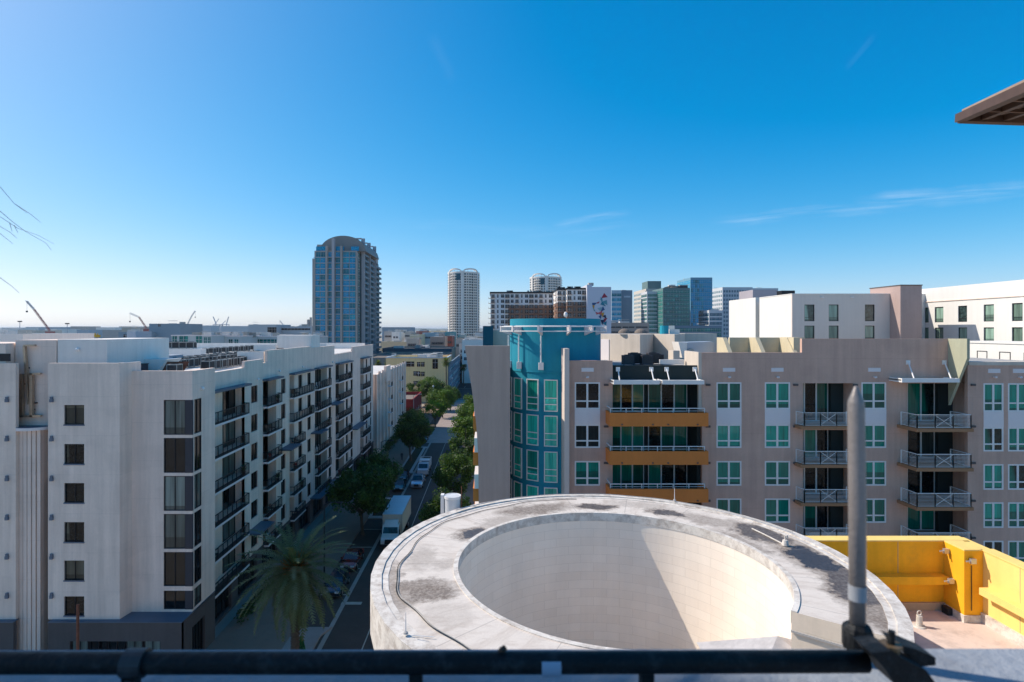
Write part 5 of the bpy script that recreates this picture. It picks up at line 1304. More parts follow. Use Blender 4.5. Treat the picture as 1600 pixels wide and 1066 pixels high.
# box truck
tw = paintm('white lorry paint', (.62,.60,.57), .05); boxm = mat('cream box panels', (.60,.53,.44), .5, .04, 1, .05); boxr = mat('pale blue-white box roof', (.50,.60,.68), .5, .05, .5)
t = thing('box_truck','white box truck with a long cream cargo box facing the viewer in the shaded lane','truck',(-12.55,70.4,.03),0)
mb = MB(); mb.box(-1.22,2.5,1.15,1.22,10.6,3.55); mb.build('cargo_box', boxm, t, False)
mb = MB(); mb.box(-1.24,2.45,3.55,1.24,10.65,3.62)
for i in range(7): mb.box(-1.2,3.2+i*1.1,3.62,1.2,3.24+i*1.1,3.635)
mb.build('box_roof', boxr, t, False)
mb = MB(); 
for x in (-1.23,1.23):
    mb.box(x-.015,2.48,1.12,x+.015,10.62,1.24); mb.box(x-.015,2.48,3.40,x+.015,10.62,3.55)
    for y in (2.5,10.6): mb.box(x-.02,y-.04,1.15,x+.02,y+.04,3.55)
mb.build('box_trim', rim_m, t, False)
mb = MB(); prof = [(.0,.55),(-.02,1.15),(.15,1.42),(1.0,1.62),(1.28,2.42),(1.5,2.55),(2.35,2.55),(2.35,.55)]
mb.prism(prof,-1.02,1.02,0,'x'); mb.prism([(1.45,2.55),(2.3,2.55),(2.35,3.0),(2.1,2.98)],-.85,.85,0,'x'); mb.build('cab', tw, t, False)
mb = MB(); mb.face([(-.93,1.015,1.68),(.93,1.015,1.68),(.86,1.255,2.38),(-.86,1.255,2.38)]); mb.build('windshield', carglass, t, False)
for x in (-1,1):
    mb = MB(); mb.face([(x*1.025,1.1,1.62),(x*1.025,1.95,1.62),(x*1.025,1.95,2.35),(x*1.025,1.32,2.35)]); mb.build('side_window', carglass, t, False)
    mb = MB(); mb.box(x*.62,-.03,.95,x*.98,.14,1.22); mb.build('headlight', lightm, t, False)
    mb = MB(); mb.box(x*1.12-.06,1.0,1.6,x*1.12+.06,1.12,2.15); mb.bar((x*1.02,1.1,2.1),(x*1.14,1.05,2.1),.03,.03); mb.build('mirror', blackp, t, False)
    mb = MB(); mb.arc((0,0),.52,.60,R(10),R(170),0,.3,12); me = mb.mesh('wheel_arch', tw); 
    wheel(t, x*.95, .95, .48, .28); wheel(t, x*.92, 8.2, .48, .5)
mb = MB(); mb.prism([(-.55,.75),(.55,.75),(.48,1.28),(-.48,1.28)],-.05,.03,0,'y')
for i in range(4): mb.box(-.5,-.07,.82+.11*i,.5,-.04,.86+.11*i)
mb.build('grille', blackp, t, False)
mb = MB(); mb.box(-1.1,-.16,.45,1.1,.1,.72); mb.build('bumper', blackp, t, False)
mb = MB(); mb.box(-.45,.4,.55,.45,10.4,.95); mb.build('chassis', blackp, t, False)

# ================================================================== street lamps, poles, signs
def street_lamp(x, y, h, label, arm=(1,0), cm=dark_metal, head='arm'):
    t = thing('street_lamp', label, 'street lamp', (x,y,.15), 0, 'street lamps')
    mb = MB(); mb.cone((x,y,.15),(x,y,.8),.16,.13,10); mb.cone((x,y,.8),(x,y,h),.09,.055,10); mb.build('post', cm, t)
    if head == 'arm':
        mb = MB(); mb.tube([(x,y,h-.1),(x+arm[0]*.6,y+arm[1]*.6,h+.2),(x+arm[0]*1.7,y+arm[1]*1.7,h+.25)],.04,6); mb.build('arm', cm, t)
        mb = MB(); mb.box(x+arm[0]*1.6-.25,y+arm[1]*1.6-.12,h+.12,x+arm[0]*1.6+.4,y+arm[1]*1.6+.12,h+.24); mb.build('lamp_head', cm, t)
    else:
        mb = MB(); mb.sphere((x,y,h+.25),.28,10,7,0,(1,1,1.1)); mb.build('lamp_shade', lightm, t); mb = MB(); mb.cone((x,y,h+.5),(x,y,h+.65),.2,.03,8); mb.build('cap', cm, t)
street_lamp(-18.0,62,8.2,'dark street lamp beside the date palm fronds at the left kerb')
street_lamp(-18.2,95,8.5,'dark street lamp on the left pavement before the striped building')
street_lamp(-19.6,145,10.5,'pale tall lamp post rising in front of the trees by the red building', cm=conc)
street_lamp(-18.4,182,8.8,'pale lamp post with a round globe before the yellow building', cm=conc, head='globe'); street_lamp(-14.7,215,8.6,'pale lamp post with a globe at the corner of the yellow building', cm=conc, head='globe')
street_lamp(-5.0,112,8.0,'dark street lamp among the right-hand trees', (-1,0))
# rusty pole in front of the left block
t = thing('rusty_pole','slim rust-brown pole in front of the lower left wall','pole',(S(121.5,43.5),43.5,0))
mb = MB(); mb.cone((S(121.5,43.5),43.5,0),(S(121.5,43.5),43.5,Zp(945,43.5)),.11,.10,8); mb.build('shaft', rust, t); mb = MB(); mb.cone((S(121.5,43.5),43.5,Zp(945,43.5)),(S(121.5,43.5),43.5,Zp(944,43.5)),.12,.06,8); mb.build('cap', rust, t)
t = thing('street_sign','small blank road sign on a post at the sunlit corner','sign',(-15.9,219,.15))
mb = MB(); mb.cone((-15.9,219,.15),(-15.9,219,3.2),.05,.05,6); mb.build('post', conc, t); mb = MB(); mb.box(-16.3,218.9,2.4,-15.5,218.95,3.2); mb.build('plate', white_panel, t)

# ================================================================== pedestrian
def person(x, y, label, shirt, trousers, rz=0):
    bm_v = [(0,0,.92),(0,0,1.15),(0,0,1.38),(0,0,1.50),(0,.0,1.62),(.18,0,1.40),(.24,.05,1.14),(.22,-.08,.92),(-.18,0,1.40),(-.25,-.04,1.14),(-.23,-.14,.93),(.10,0,.88),(.11,-.12,.48),(.11,-.02,.07),(.12,-.16,.04),(-.10,0,.88),(-.11,.10,.48),(-.11,.22,.09),(-.12,.10,.04)]
    ed = [(0,1),(1,2),(2,3),(3,4),(2,5),(5,6),(6,7),(2,8),(8,9),(9,10),(0,11),(11,12),(12,13),(13,14),(0,15),(15,16),(16,17),(17,18)]
    rad = [.15,.14,.16,.06,.11,.07,.05,.035,.07,.05,.035,.10,.07,.05,.04,.10,.07,.05,.04]
    me = bpy.data.meshes.new('person'); me.from_pydata(bm_v, ed, [])
    t = bpy.data.objects.new('person', me); COL.objects.link(t); t.location = (x,y,.15); t.rotation_euler = (0,0,rz); tag(t, label, 'person')
    m, nt, b = new_mat('clothing '+label[:6]); sp = nt.nodes.new('ShaderNodeSeparateXYZ'); tcn = nt.nodes.new('ShaderNodeTexCoord'); nt.links.new(tcn.outputs['Object'], sp.inputs[0])
    z = sp.outputs[2]; c = mixc(nt, maprange(nt, z, .94, .96), trousers, shirt); c = mixc(nt, maprange(nt, z, 1.46, 1.48), c, (.35,.2,.14)); c = mixc(nt, maprange(nt, z, 1.66,1.68), c, (.03,.02,.015)); nt.links.new(c, b.inputs['Base Color'])
    me.materials.append(m)
    sk = t.modifiers.new('skin','SKIN'); t.modifiers.new('sub','SUBSURF').levels = 1; t.modifiers['sub'].render_levels = 2
    for i, r_ in enumerate(rad): me.skin_vertices[0].data[i].radius = (r_, r_*.8 if i in (0,1,2) else r_)
    me.skin_vertices[0].data[0].use_root = True
    return t
try:
    bpy.context.view_layer.update()
    person(S(566,82),82,'person in a pinkish top walking on the shaded left pavement', (.45,.22,.18), (.05,.05,.07))
    person(S(628,118),118,'tiny person in dark clothes at the pavement edge before the striped building', (.03,.03,.04), (.03,.03,.05))
except Exception as e: print('person', e)
# ================================================================== buildings beyond
def block(name, label, cat, x0, y0, x1, y1, h, wm, rm=roof_grey, wins=None, pm=glass_far, fm=white_panel, par=.6, clutter=4, trim=None, limit=96, seedv=0):
    """wins: list of (side, u0, u1, nu, z0, z1, nz, ww, wh); side 'f' faces the viewer, 'r' faces +x, 'l' faces -x"""
    t = thing(name, label, cat, ((x0+x1)/2, y0, 0))
    mb = MB(); mb.box(x0,y0,0,x1,y1,h-.5,0,'t')
    for a,b,c,d in ((x0,y0,x1,y0+.35),(x0,y1-.35,x1,y1),(x0,y0+.35,x0+.35,y1-.35),(x1-.35,y0+.35,x1,y1-.35)): mb.box(a,b,h-.5,c,d,h+par)
    mb.build('wall', wm, t)
    mb = MB(); mb.box(x0+.34,y0+.34,h-.52,x1-.34,y1-.34,h-.35); mb.build('roof', rm, t)
    if trim is not None:
        mb = MB(); mb.box(x0-.12,y0-.12,h+par,x1+.12,y1+.12,h+par+.15) if par <= 0 else [mb.box(*q) for q in ((x0-.15,y0-.15,h+par-.25,x1+.15,y0+.4,h+par+.1),(x1-.4,y0+.4,h+par-.25,x1+.15,y1,h+par+.1),(x0-.15,y0+.4,h+par-.25,x0+.4,y1,h+par+.1))]
        mb.build('cornice', trim, t)
    sp = []
    for (sd,u0,u1,nu,z0,z1,nz,ww,wh) in (wins or []):
        for i in range(nu):
            u = u0+(u1-u0)*(i+.5)/nu
            for k in range(nz):
                z = z0+(z1-z0)*k/max(1,nz-1) if nz > 1 else z0
                if sd == 'f': sp.append((u,y0-.02,z,ww,wh,0))
                elif sd == 'r': sp.append((x1+.02,u,z,ww,wh,R(90)))
                else: sp.append((x0-.02,u,z,ww,wh,R(-90)))
    far_windows(t, sp, pm, fm, limit)
    r = random.Random(seedv+int(abs(x0)*3+y0))
    s = min(1.6, max(.8, y0/200))
    for i in range(clutter):
        x = r.uniform(x0+.12*(x1-x0),x1-.12*(x1-x0)); y = r.uniform(y0+1.5,y1-1.5) if y1-y0 > 4 else (y0+y1)/2; a = r.uniform(.8,2)*s
        mb = MB(); mb.box(x-a,y-a*.7,h-.35,x+a,y+a*.7,h+.6+r.random()*s); mb.box(x-a-.1,y-a*.7-.1,h+.6+s,x+a+.1,y+a*.7+.1,h+.75+s) if i % 3 == 0 else None
        mb.build('roof_unit', ac_m if i % 2 else roof_white, t)
    return t
def bx(px0, px1, Y): return S(px0,Y), S(px1,Y)

# white striped building beyond the left block
SB = thing('striped_building','white building with tall dark vertical window strips beyond the left block','building',(-24.6,124,0))
mb = MB(); hs = []
for k in range(9): hs.append((3+4.1*k, 4.5+4.1*k, 3.4, 15.8, .5))
skin(mb,(-24.6,124,0),(0,1,0),(1,0,0),38.8,0,17.3,hs,.4); mb.box(-60,124,0,-26.8,162.8,16.6); mb.box(-26.8,124,0,-24.9,124.3,17.3)
for k in range(10): mb.box(-24.62,125.2+4.1*k,0,-24.2,126.0+4.1*k,17.9)
mb.box(-24.62,131.8,15,-24.0,137,18.6); mb.build('wall', stucco_white, SB)
mb = MB(); mb.box(-60,124.1,16.62,-25.1,162.7,16.8); mb.build('roof', roof_white, SB)
for k in range(9):
    for j in range(4): window(SB,(-24.9,124+3.75+4.1*k,3.45+3.1*j),1.5,3.0,R(90),'slide',dark_metal,glass_dark)
for k in (2,6):
    for j in range(4):
        s = MB(); s.box(-24.7,124+3+4.1*k,4.2+3.1*j,-23.5,124+5+4.1*k,4.35+3.1*j); s = s.build('balcony', white_panel, SB); r_ = MB()
        for i in range(6): r_.box(-23.55,127+4.1*k+.38*i,4.35+3.1*j,-23.5,127.04+4.1*k+.38*i,5.3+3.1*j)
        r_.box(-23.56,127+4.1*k,5.3+3.1*j,-23.5,129+4.1*k,5.36+3.1*j); r_.build('railing', black_rail, s)
# red low building
block('red_building','low dark red building with a grey roof between the trees','building',-31,166,-22.6,186,6.3,mat('dark red brick',(.24,.035,.035),.9,.08,1),roof_brown,[('r',168,184,4,1.5,1.5,1,2,2)],clutter=1)
# yellow building
ye = mat('ochre stucco',(.86,.60,.30),.9,.05,.3,.08)
block('yellow_building','ochre yellow three-storey building with a white flat roof facing the junction','building',S(603,214),214,S(699,214),236,16.0,ye,roof_white,
 [('f',S(646,214),S(656,214),2,2.5,9.8,3,1.2,1.7),('f',S(631,214),S(646,214),2,13.2,13.2,1,2.4,1.9),('f',S(651,214),S(664,214),2,13.2,13.2,1,1.3,1.7),('f',S(651,214),S(664,214),2,9.6,9.6,1,1.3,1.7),('f',S(651,214),S(664,214),2,6.0,6.0,1,1.3,1.7),('f',S(676,214),S(684,214),1,12.4,12.4,1,2.0,3.6),('f',S(676,214),S(684,214),1,5,5,1,1.8,3)],glass_dark,clutter=9,trim=mat('pale blue-grey trim',(.42,.47,.50),.7))
block('corner_building','narrow brown brick corner part with blue window bands beside the tall palm','building',S(698.6,216),216,S(701.5,216),300,13.5,mat('blue-grey banded wall',(.14,.19,.24),.8,.05,.3),roof_grey,[('r',218,298,10,1.5,10.8,4,6.4,1.5)],glass_blue,clutter=0)
# shadowed big brown roof beyond
block('car_park','long low building with a brown roof and teal band behind the ochre building','building',S(560,262),262,S(690,262),330,13.6,mat('grey-brown wall',(.28,.25,.22),.9,.1,.2),roof_brown,[('f',S(590,262),S(690,262),12,9.4,9.4,1,3.6,1.2)],clutter=2)
block('teal_hall','long low hall with a dark teal facade behind the brown roof','hall',S(598,345),345,S(706,345),380,15.2,mat('dark teal cladding',(.02,.085,.12),.6,.08,.05),roof_grey,[('f',S(600,345),S(700,345),18,11.6,11.6,1,2.6,1.0)],glass_far,clutter=3)
block('cream_hall','cream hall with small dark windows right of the glass tower','hall',S(594,420),420,S(640,420),450,17.4,cream,roof_white,[('f',S(596,420),S(638,420),6,11,11,1,2.0,2.2)],clutter=3)
block('white_shed','white shed with a flat projecting roof right of the glass tower','shed',S(618,440),440,S(664,440),470,13.5,stucco_wb,roof_white,[('f',S(622,440),S(660,440),7,8,8,1,3,1.6)],clutter=3)
# green glass and white long building at left
for (a,b,Y,D_,h,lab,wins) in (
 (268,330,195,20,27-10.5*195/900,'white and green-glass terrace block above the left roof, nearest part',[('f',S(269,195),S(277,195),1,Zp(541,195),0,1,1.5,3.4),('f',S(280,195),S(294,195),1,Zp(541,195),0,1,2.9,3.4),('f',S(306,195),S(316,195),1,Zp(543,195),0,1,2.0,4.2),('f',S(318,195),S(330,195),2,Zp(541,195),0,1,.9,3.0)]),
 (330,376,205,20,27-11.5*205/900,'middle part of the white and green-glass block above the left roof',[('f',S(332,205),S(352,205),2,Zp(540,205),0,1,1.8,2.8),('f',S(356,205),S(374,205),2,Zp(541,205),0,1,1.3,2.4)]),
 (376,434,220,22,27-12*220/900,'far part of the white and green-glass block with small square windows',[('f',S(379,220),S(432,220),9,Zp(541,220),0,1,1.5,2.6),('f',S(379,220),S(432,220),9,Zp(548,220),0,1,1.5,1.2)]),
 (434,488,232,22,27-12.4*232/900,'last part of the white and green-glass block beside the glass tower',[('f',S(437,232),S(487,232),9,Zp(541,232),0,1,1.7,2.6),('f',S(437,232),S(487,232),9,Zp(549,232),0,1,1.7,1.2)])):
    w2 = [(q[0],q[1],q[2],q[3],q[4],q[4],1,q[7],q[8]) for q in wins]
    x0,x1 = bx(a,b,Y); block('terrace_block',lab,'building',x0,Y,x1,Y+D_,h,mat('pale green-white panels',(.50,.54,.53),.8,.05,.2),roof_white,w2,glass_tg,white_panel,.3,9,trim=white_panel,seedv=a)
# grey-blue warehouses
wh = mat('blue-grey cladding',(.25,.31,.36),.8,.05,.1); wh2 = mat('pale blue-grey cladding',(.40,.46,.50),.8,.05,.1)
x0,x1 = bx(232,262,255); block('warehouse','tall blue-grey windowless box building behind the left roof','warehouse',S(233,255),255,S(281,255),275,Zp(508,255),wh,roof_grey,[('f',S(236,255),S(262,255),1,Zp(510.5,255),0,1,1,1.2)],clutter=2)
block('warehouse','wide lower blue-grey building left of the tall windowless box','warehouse',S(185,250),250,S(233,250),270,Zp(521,250),wh,roof_grey,[('f',S(190,250),S(230,250),3,Zp(527,250),0,1,2,1.2)],clutter=3)
block('warehouse','pale blue-grey box building left of the glass tower on the skyline','warehouse',S(388,420),420,S(432,420),450,Zp(508.5,420),wh2,roof_grey,[('f',S(418,420),S(432,420),3,Zp(520,420),0,1,2.2,4)],clutter=2)
block('office_block','low glazed office beside the glass tower','building',S(433,430),430,S(486,430),460,Zp(511.5,430),wh2,roof_brown,[('f',S(436,430),S(484,430),9,Zp(516,430),0,1,3,1.4)],clutter=5)
block('warehouse','pinkish flat shed on the skyline above the left roof','warehouse',S(190,520),520,S(232,520),560,Zp(513,520),mat('pale tan cladding',(.55,.47,.38),.8,.05,.1),roof_white,[('f',S(192,520),S(230,520),5,8,8,1,3,2)],clutter=6)
# white domes / tanks / sheds on the port between the towers
tank_m = mat('white tank paint',(.66,.66,.64),.5,.04,.1,.08)
port = [(603,620,'w'),(636,625,'w'),(668,640,'w'),(716,700,'w')]
for i,(p_,Y,k_) in enumerate(((605,640,0),(622,660,0),(640,700,0),(661,690,0),(676,760,0),(689,700,0))):
    rr_t = 6.0+i%3*1.2; x = S(p_,Y)
    t = thing('storage_tank', ['fat white storage tank next to the glass tower','domed white storage tank, second from the glass tower','white storage tank midway between the glass tower and the round tower','white storage tank with low dome right of the middle one','far white storage tank left of the round white tower','white storage tank closest to the round white tower'][i],'tank',(x,Y,0),0,'storage tanks at the port')
    mb = MB(); mb.arc((x,Y),0,rr_t,0,2*math.pi,0,11,20); mb.build('shell', tank_m, t); mb = MB(); mb.sphere((x,Y,11),rr_t,18,8,0,(1,1,.28),0); mb.build('roof', tank_m, t)
block('port_shed','long blue-grey shed on the horizon right of the glass tower','shed',S(597,900),900,S(642,900),950,Zp(512,900),wh,roof_grey,[('f',S(600,900),S(640,900),8,10,10,1,3,3)],clutter=0)
r5 = random.Random(21)
kinds = [('white',stucco_wb),('cream',cream),('grey',conc),('pale blue',wh2),('tan',beige),('dark grey',stucco_grey),('rust-red',mat('rust cladding',(.35,.12,.09),.8,.1,.1)),('teal',mat('pale teal cladding',(.10,.32,.33),.7,.06,.1))]
# low buildings filling the district between the two towers
places = [(612,470,520),(640,480,524),(600,500,519),(660,505,521),(626,560,519),(682,540,522),(650,600,518.5),(690,610,520),(615,720,517),(671,700,518),(700,760,518.5),(655,840,516.5),(635,380,530),(672,395,528),(694,420,527),(715,450,525),(742,470,522),(735,400,528),(712,380,531),(752,520,519)]
for i,(p_,Y,yt) in enumerate(places):
    kn, km = kinds[i % 8]; wpx = r5.uniform(10,24); x0,x1 = S(p_,Y), S(p_+wpx,Y); h = max(4,Zp(yt,Y))
    pos = 'right of the arched glass tower' if p_ < 700 else 'at the foot of the round white tower'
    depth = ['nearest','near','middle','far'][min(3,int((Y-380)/90))]
    block('low_building', f'low {kn} building {pos}, {depth} row, {["leftmost","left of centre","right of centre","rightmost"][min(3,max(0,int((p_-595)/40)))]}', 'building', x0,Y,x1,Y+r5.uniform(15,35),h,km,[roof_white,roof_grey,roof_brown][i%3],[('f',x0+1,x1-1,2+i%5,max(1.5,h-4.5),0,1,1.6,1.5)],clutter=2+i%3,seedv=i)
block('white_terrace','white building with red-striped boxes at the foot of the round tower, by the flared wall','building',S(722,290),290,S(756,290),320,Zp(533,290),stucco_wb,roof_white,[('f',S(724,290),S(755,290),5,15,8,3,1.3,1.5)],clutter=10)
block('low_building','white small-windowed house seen at the edge of the flared wall','building',S(722,330),300,S(735,330),312,19,stucco_white,roof_grey,[('f',S(723,330),S(734,330),2,5,15,4,1.2,1.5)],clutter=1)

# ================================================================== towers
# glass tower with arched top
GT = thing('glass_tower','tall blue-green glass residential tower with an arched grey crown, standing alone','tower',(-85,313,0))
Yg = 313; gx0, gx1 = S(488,Yg), S(558.5,Yg); zt_ = Zp(386,Yg); fr_ = mat('tower grey concrete',(.38,.35,.32),.8,.04,.1,.05); frd = mat('tower dark grey',(.03,.11,.15),.8,.04,.1)
Ygb = 372
mb = MB(); mb.box(gx0+1,Yg+.5,0,gx1-.5,Ygb,zt_-2); mb.box(gx0,Yg,0,gx0+1.6,Yg+12,Zp(404,Yg)); mb.box(gx0+1,Yg+5,zt_-4,gx1,Ygb-2,zt_+2)
for p_ in (510.5,533.5): mb.box(S(p_-1.6,Yg),Yg-.7,0,S(p_+1.6,Yg),Yg+1,zt_+.5)
mb.box(S(556,Yg),Yg-.6,0,gx1,Yg+1,Zp(404,Yg)); mb.box(gx1-.5,Yg+.5,0,gx1,Ygb,zt_-3)
mb.build('wall', fr_, GT)
mb = MB(); mb.box(S(519.5,Yg),Yg-1.6,0,S(523.5,Yg),Yg+1,Zp(373,Yg)); mb.build('fin', mat('pale tower fin',(.42,.41,.42),.8,.03,.2), GT)
arcx = [(S(497,Yg)+ (S(570,Yg)-S(497,Yg))*k/24) for k in range(25)]
ap = [(x, zt_-2+ (Zp(367,Yg)-zt_+2)*math.sqrt(max(0,1-((k-12)/12.0)**2))**1.0) for k,x in enumerate(arcx)]
mb = MB(); mb.prism(ap, Yg+3, Yg+40, 0, 'y'); mb.build('arched_crown', mat('grey-brown metal crown',(.24,.235,.225),.6,.05,.3), GT)
mb = MB(); mb.prism([(x,z+.6 if 0<k<24 else z) for k,(x,z) in enumerate(ap)]+[(x,z) for x,z in reversed(ap)][1:-1], Yg+2.6, Yg+3.4, 0, 'y') if False else None
fh = (Zp(405,Yg)-Zp(530,Yg))/14.05
bandsx = [(490.5,509,2),(512.5,519,1),(524,532,1),(535.5,555.5,2)]
sp = []
nfl = 24
mbf = MB()
for i in range(nfl):
    z = Zp(393,Yg)-fh*(i+1)+fh
    z = Zp(397,Yg)-fh*i
    for (a,b,n_) in bandsx:
        if i == 0 and a < 491: a = 493
        for k in range(n_):
            u0 = a+(b-a)*k/n_; u1 = a+(b-a)*(k+1)/n_; w_ = (u1-u0)*Yg/F-.35
            sp.append((S((u0+u1)/2,Yg),Yg+.42,z-fh*.5,w_,fh-.55,0))
far_windows(GT, sp, glass_blue, mat('pale mullion',(.42,.50,.56),.5), 96)
for i in range(nfl):
    z = Zp(397,Yg)-fh*i-fh*.5
    mb = MB(); mb.box(S(489.5,Yg),Yg+.1,z-.35,S(510,Yg),Yg+.6,z-.05); mb.box(S(535,Yg),Yg+.1,z-.35,S(556,Yg),Yg+.6,z-.05)
    mb.box(S(512,Yg),Yg-.7,z-.35,S(519.6,Yg),Yg+.6,z-.1); mb.box(S(523.5,Yg),Yg-.7,z-.35,S(532,Yg),Yg+.6,z-.1); mb.build('floor_band', mat('pale mullion',(.42,.50,.56),.5) if i == 0 else bpy.data.materials['pale mullion'], GT)
# street side: three balcony stacks with pale fins
for j,(y0_,y1_,zt2) in enumerate(((320,331,zt_),(335,347,zt_-1),(351,368,zt_-3))):
    mb = MB(); mb.box(gx1-.1,y0_,0,gx1+1.2,y1_,zt2-3); mb.build('balcony_stack', frd, GT)
    mb = MB()
    for i in range(nfl+1):
        z = zt2-4-fh*i
        if z > 1: mb.box(gx1+1.2,y0_+.4,z,gx1+2.7,y1_-.4,z+.22); mb.box(gx1+2.55,y0_+.4,z+.22,gx1+2.65,y1_-.4,z+1.2)
    mb.build('balconies', mat('balcony edge grey',(.17,.23,.26),.7,.05,.2) if j == 0 else bpy.data.materials['balcony edge grey'], GT)['kind'] = 'stuff'
    mb = MB(); mb.box(gx1+.8,y0_-.9,0,gx1+2.6,y0_+.1,[Zp(374,322),Zp(380,335),Zp(385,350)][j]); mb.build('fin', bpy.data.materials['pale tower fin'], GT)
    mb = MB(); z = [Zp(374,322),Zp(380,335),Zp(385,350)][j]
    for dx,dy in ((0,0),(3.2,0),(0,3.2),(3.2,3.2)): mb.box(gx1+.6-dx,y0_-.8+dy,z-4,gx1+.8-dx,y0_-.6+dy,z)
    mb.box(gx1-2.7,y0_-.9,z,gx1+.9,y0_+2.7,z+.25); mb.build('roof_frame', white_panel, GT)
sp = [(gx1+.05, y, Zp(397,Yg)-fh*i-fh*.5, 3.0, fh-.6, R(90)) for y in (316.5,333,349.5,370.0) for i in range(nfl)]
far_windows(GT, sp, glass_tg, white_panel, 30)
mb = MB()
for a,b in ((493,511),(524,537),(548,560)): mb.box(S(a,Yg),Yg+1,zt_-2,S(b,Yg),Yg+1.2,zt_+.4)
mb.build('crown_railing', glass_blue, GT)

# round white towers
def round_tower(label, px, Y, hw_px, ytop, loc_grp):
    x = S(px,Y); r_ = hw_px*Y/F; H = Zp(ytop+6,Y)
    t = thing('round_tower', label, 'tower', (x,Y,0), 0, loc_grp)
    rr = r_*.93
    mb = MB(); mb.arc((x,Y),0,rr,0,2*math.pi,0,H,48); mb.arc((x,Y),0,rr*1.02,0,2*math.pi,H-.5,H+.6,48)
    for a in (-150,-93,-30): 
        ta = R(a); mb.arc((x,Y),rr,rr+.8,ta-.05,ta+.05,0,H+1.5,3)
    mb.build('wall', stucco_wb, t)
    mb = MB()
    for c_, w_ in ((-122,27),(-60,30)):
        n_ = 14
        for k in range(n_):
            a0 = R(c_-w_+2*w_*k/n_); a1 = R(c_-w_+2*w_*(k+1)/n_)
            f0 = math.sqrt(max(0,1-((k/n_)*2-1)**2)); f1 = math.sqrt(max(0,1-(((k+1)/n_)*2-1)**2))
            z0_, z1_ = H+1+f0*(Zp(ytop,Y)-H-1), H+1+f1*(Zp(ytop,Y)-H-1)
            A_ = lambda a, z, q: (x+q*math.cos(a), Y+q*math.sin(a), z)
            for (q0,q1) in ((rr+.8,rr-1),): 
                mb.face([A_(a0,z0_-1.6,q0),A_(a1,z1_-1.6,q0),A_(a1,z1_,q0),A_(a0,z0_,q0)]); mb.face([A_(a0,z0_,q0),A_(a1,z1_,q0),A_(a1,z1_,q1),A_(a0,z0_,q1)]); mb.face([A_(a0,z0_,q1),A_(a1,z1_,q1),A_(a1,z1_-1.6,q1),A_(a0,z0_-1.6,q1)]); mb.face([A_(a0,z0_-1.6,q1),A_(a1,z1_-1.6,q1),A_(a1,z1_-1.6,q0),A_(a0,z0_-1.6,q0)])
        for a in (c_-w_*.8,c_-w_*.4,c_,c_+w_*.4,c_+w_*.8):
            mb.cone((x+rr*math.cos(R(a)),Y+rr*math.sin(R(a)),H),(x+rr*math.cos(R(a)),Y+rr*math.sin(R(a)),H+2.5),.3,.3,5)
    mb.build('roof_arch', stucco_wb, t)
    sp = []; nf = int(H/3.02)
    for i in range(nf):
        z = H-3.4-3.02*i
        if z < 1: break
        for a in list(range(-172,-4,9)):
            if any(abs(a-q_) < 4.5 for q_ in (-150,-93,-30)): continue
            ww_ = 1.9 if (a//9) % 3 else 1.2
            sp.append((x+(rr+.05)*math.cos(R(a)), Y+(rr+.05)*math.sin(R(a)), z-.1, ww_*1.15, 2.0, R(a+90)))
    sp.sort(key=lambda s: -s[2]); front = sp
    # keep top windows as single parts
    mats = (glass_far, stucco_wb)
    for s in front: pass
    far_windows(t, front, glass_far, stucco_wb, 96)
    mb = MB()
    for i in range(nf):
        z = H-3.9-3.02*i
        if z < 1: break
        for c_, w_ in ((-125,12),(-72,14),(-45,9),(-16,8)):
            mb.arc((x,Y),rr,rr+1.3,R(c_-w_),R(c_+w_),z,z+.25,6); mb.arc((x,Y),rr+1.2,rr+1.3,R(c_-w_),R(c_+w_),z+.25,z+.75,6)
    mb.build('balconies', stucco_wb, t)['kind'] = 'stuff'
    mb = MB(); mb.arc((x,Y),rr,rr+.4,R(-118),R(-99),H-9,H-1.5,6); mb.build('blue_panel', tealdark, t)
round_tower('round white tower with arched rooftop rims standing alone right of the glass tower', 724.5, 675, 26.5, 421.5, 'round white towers')
round_tower('round white tower rising behind the brown and white apartment block', 852.5, 720, 26.5, 429, 'round white towers')
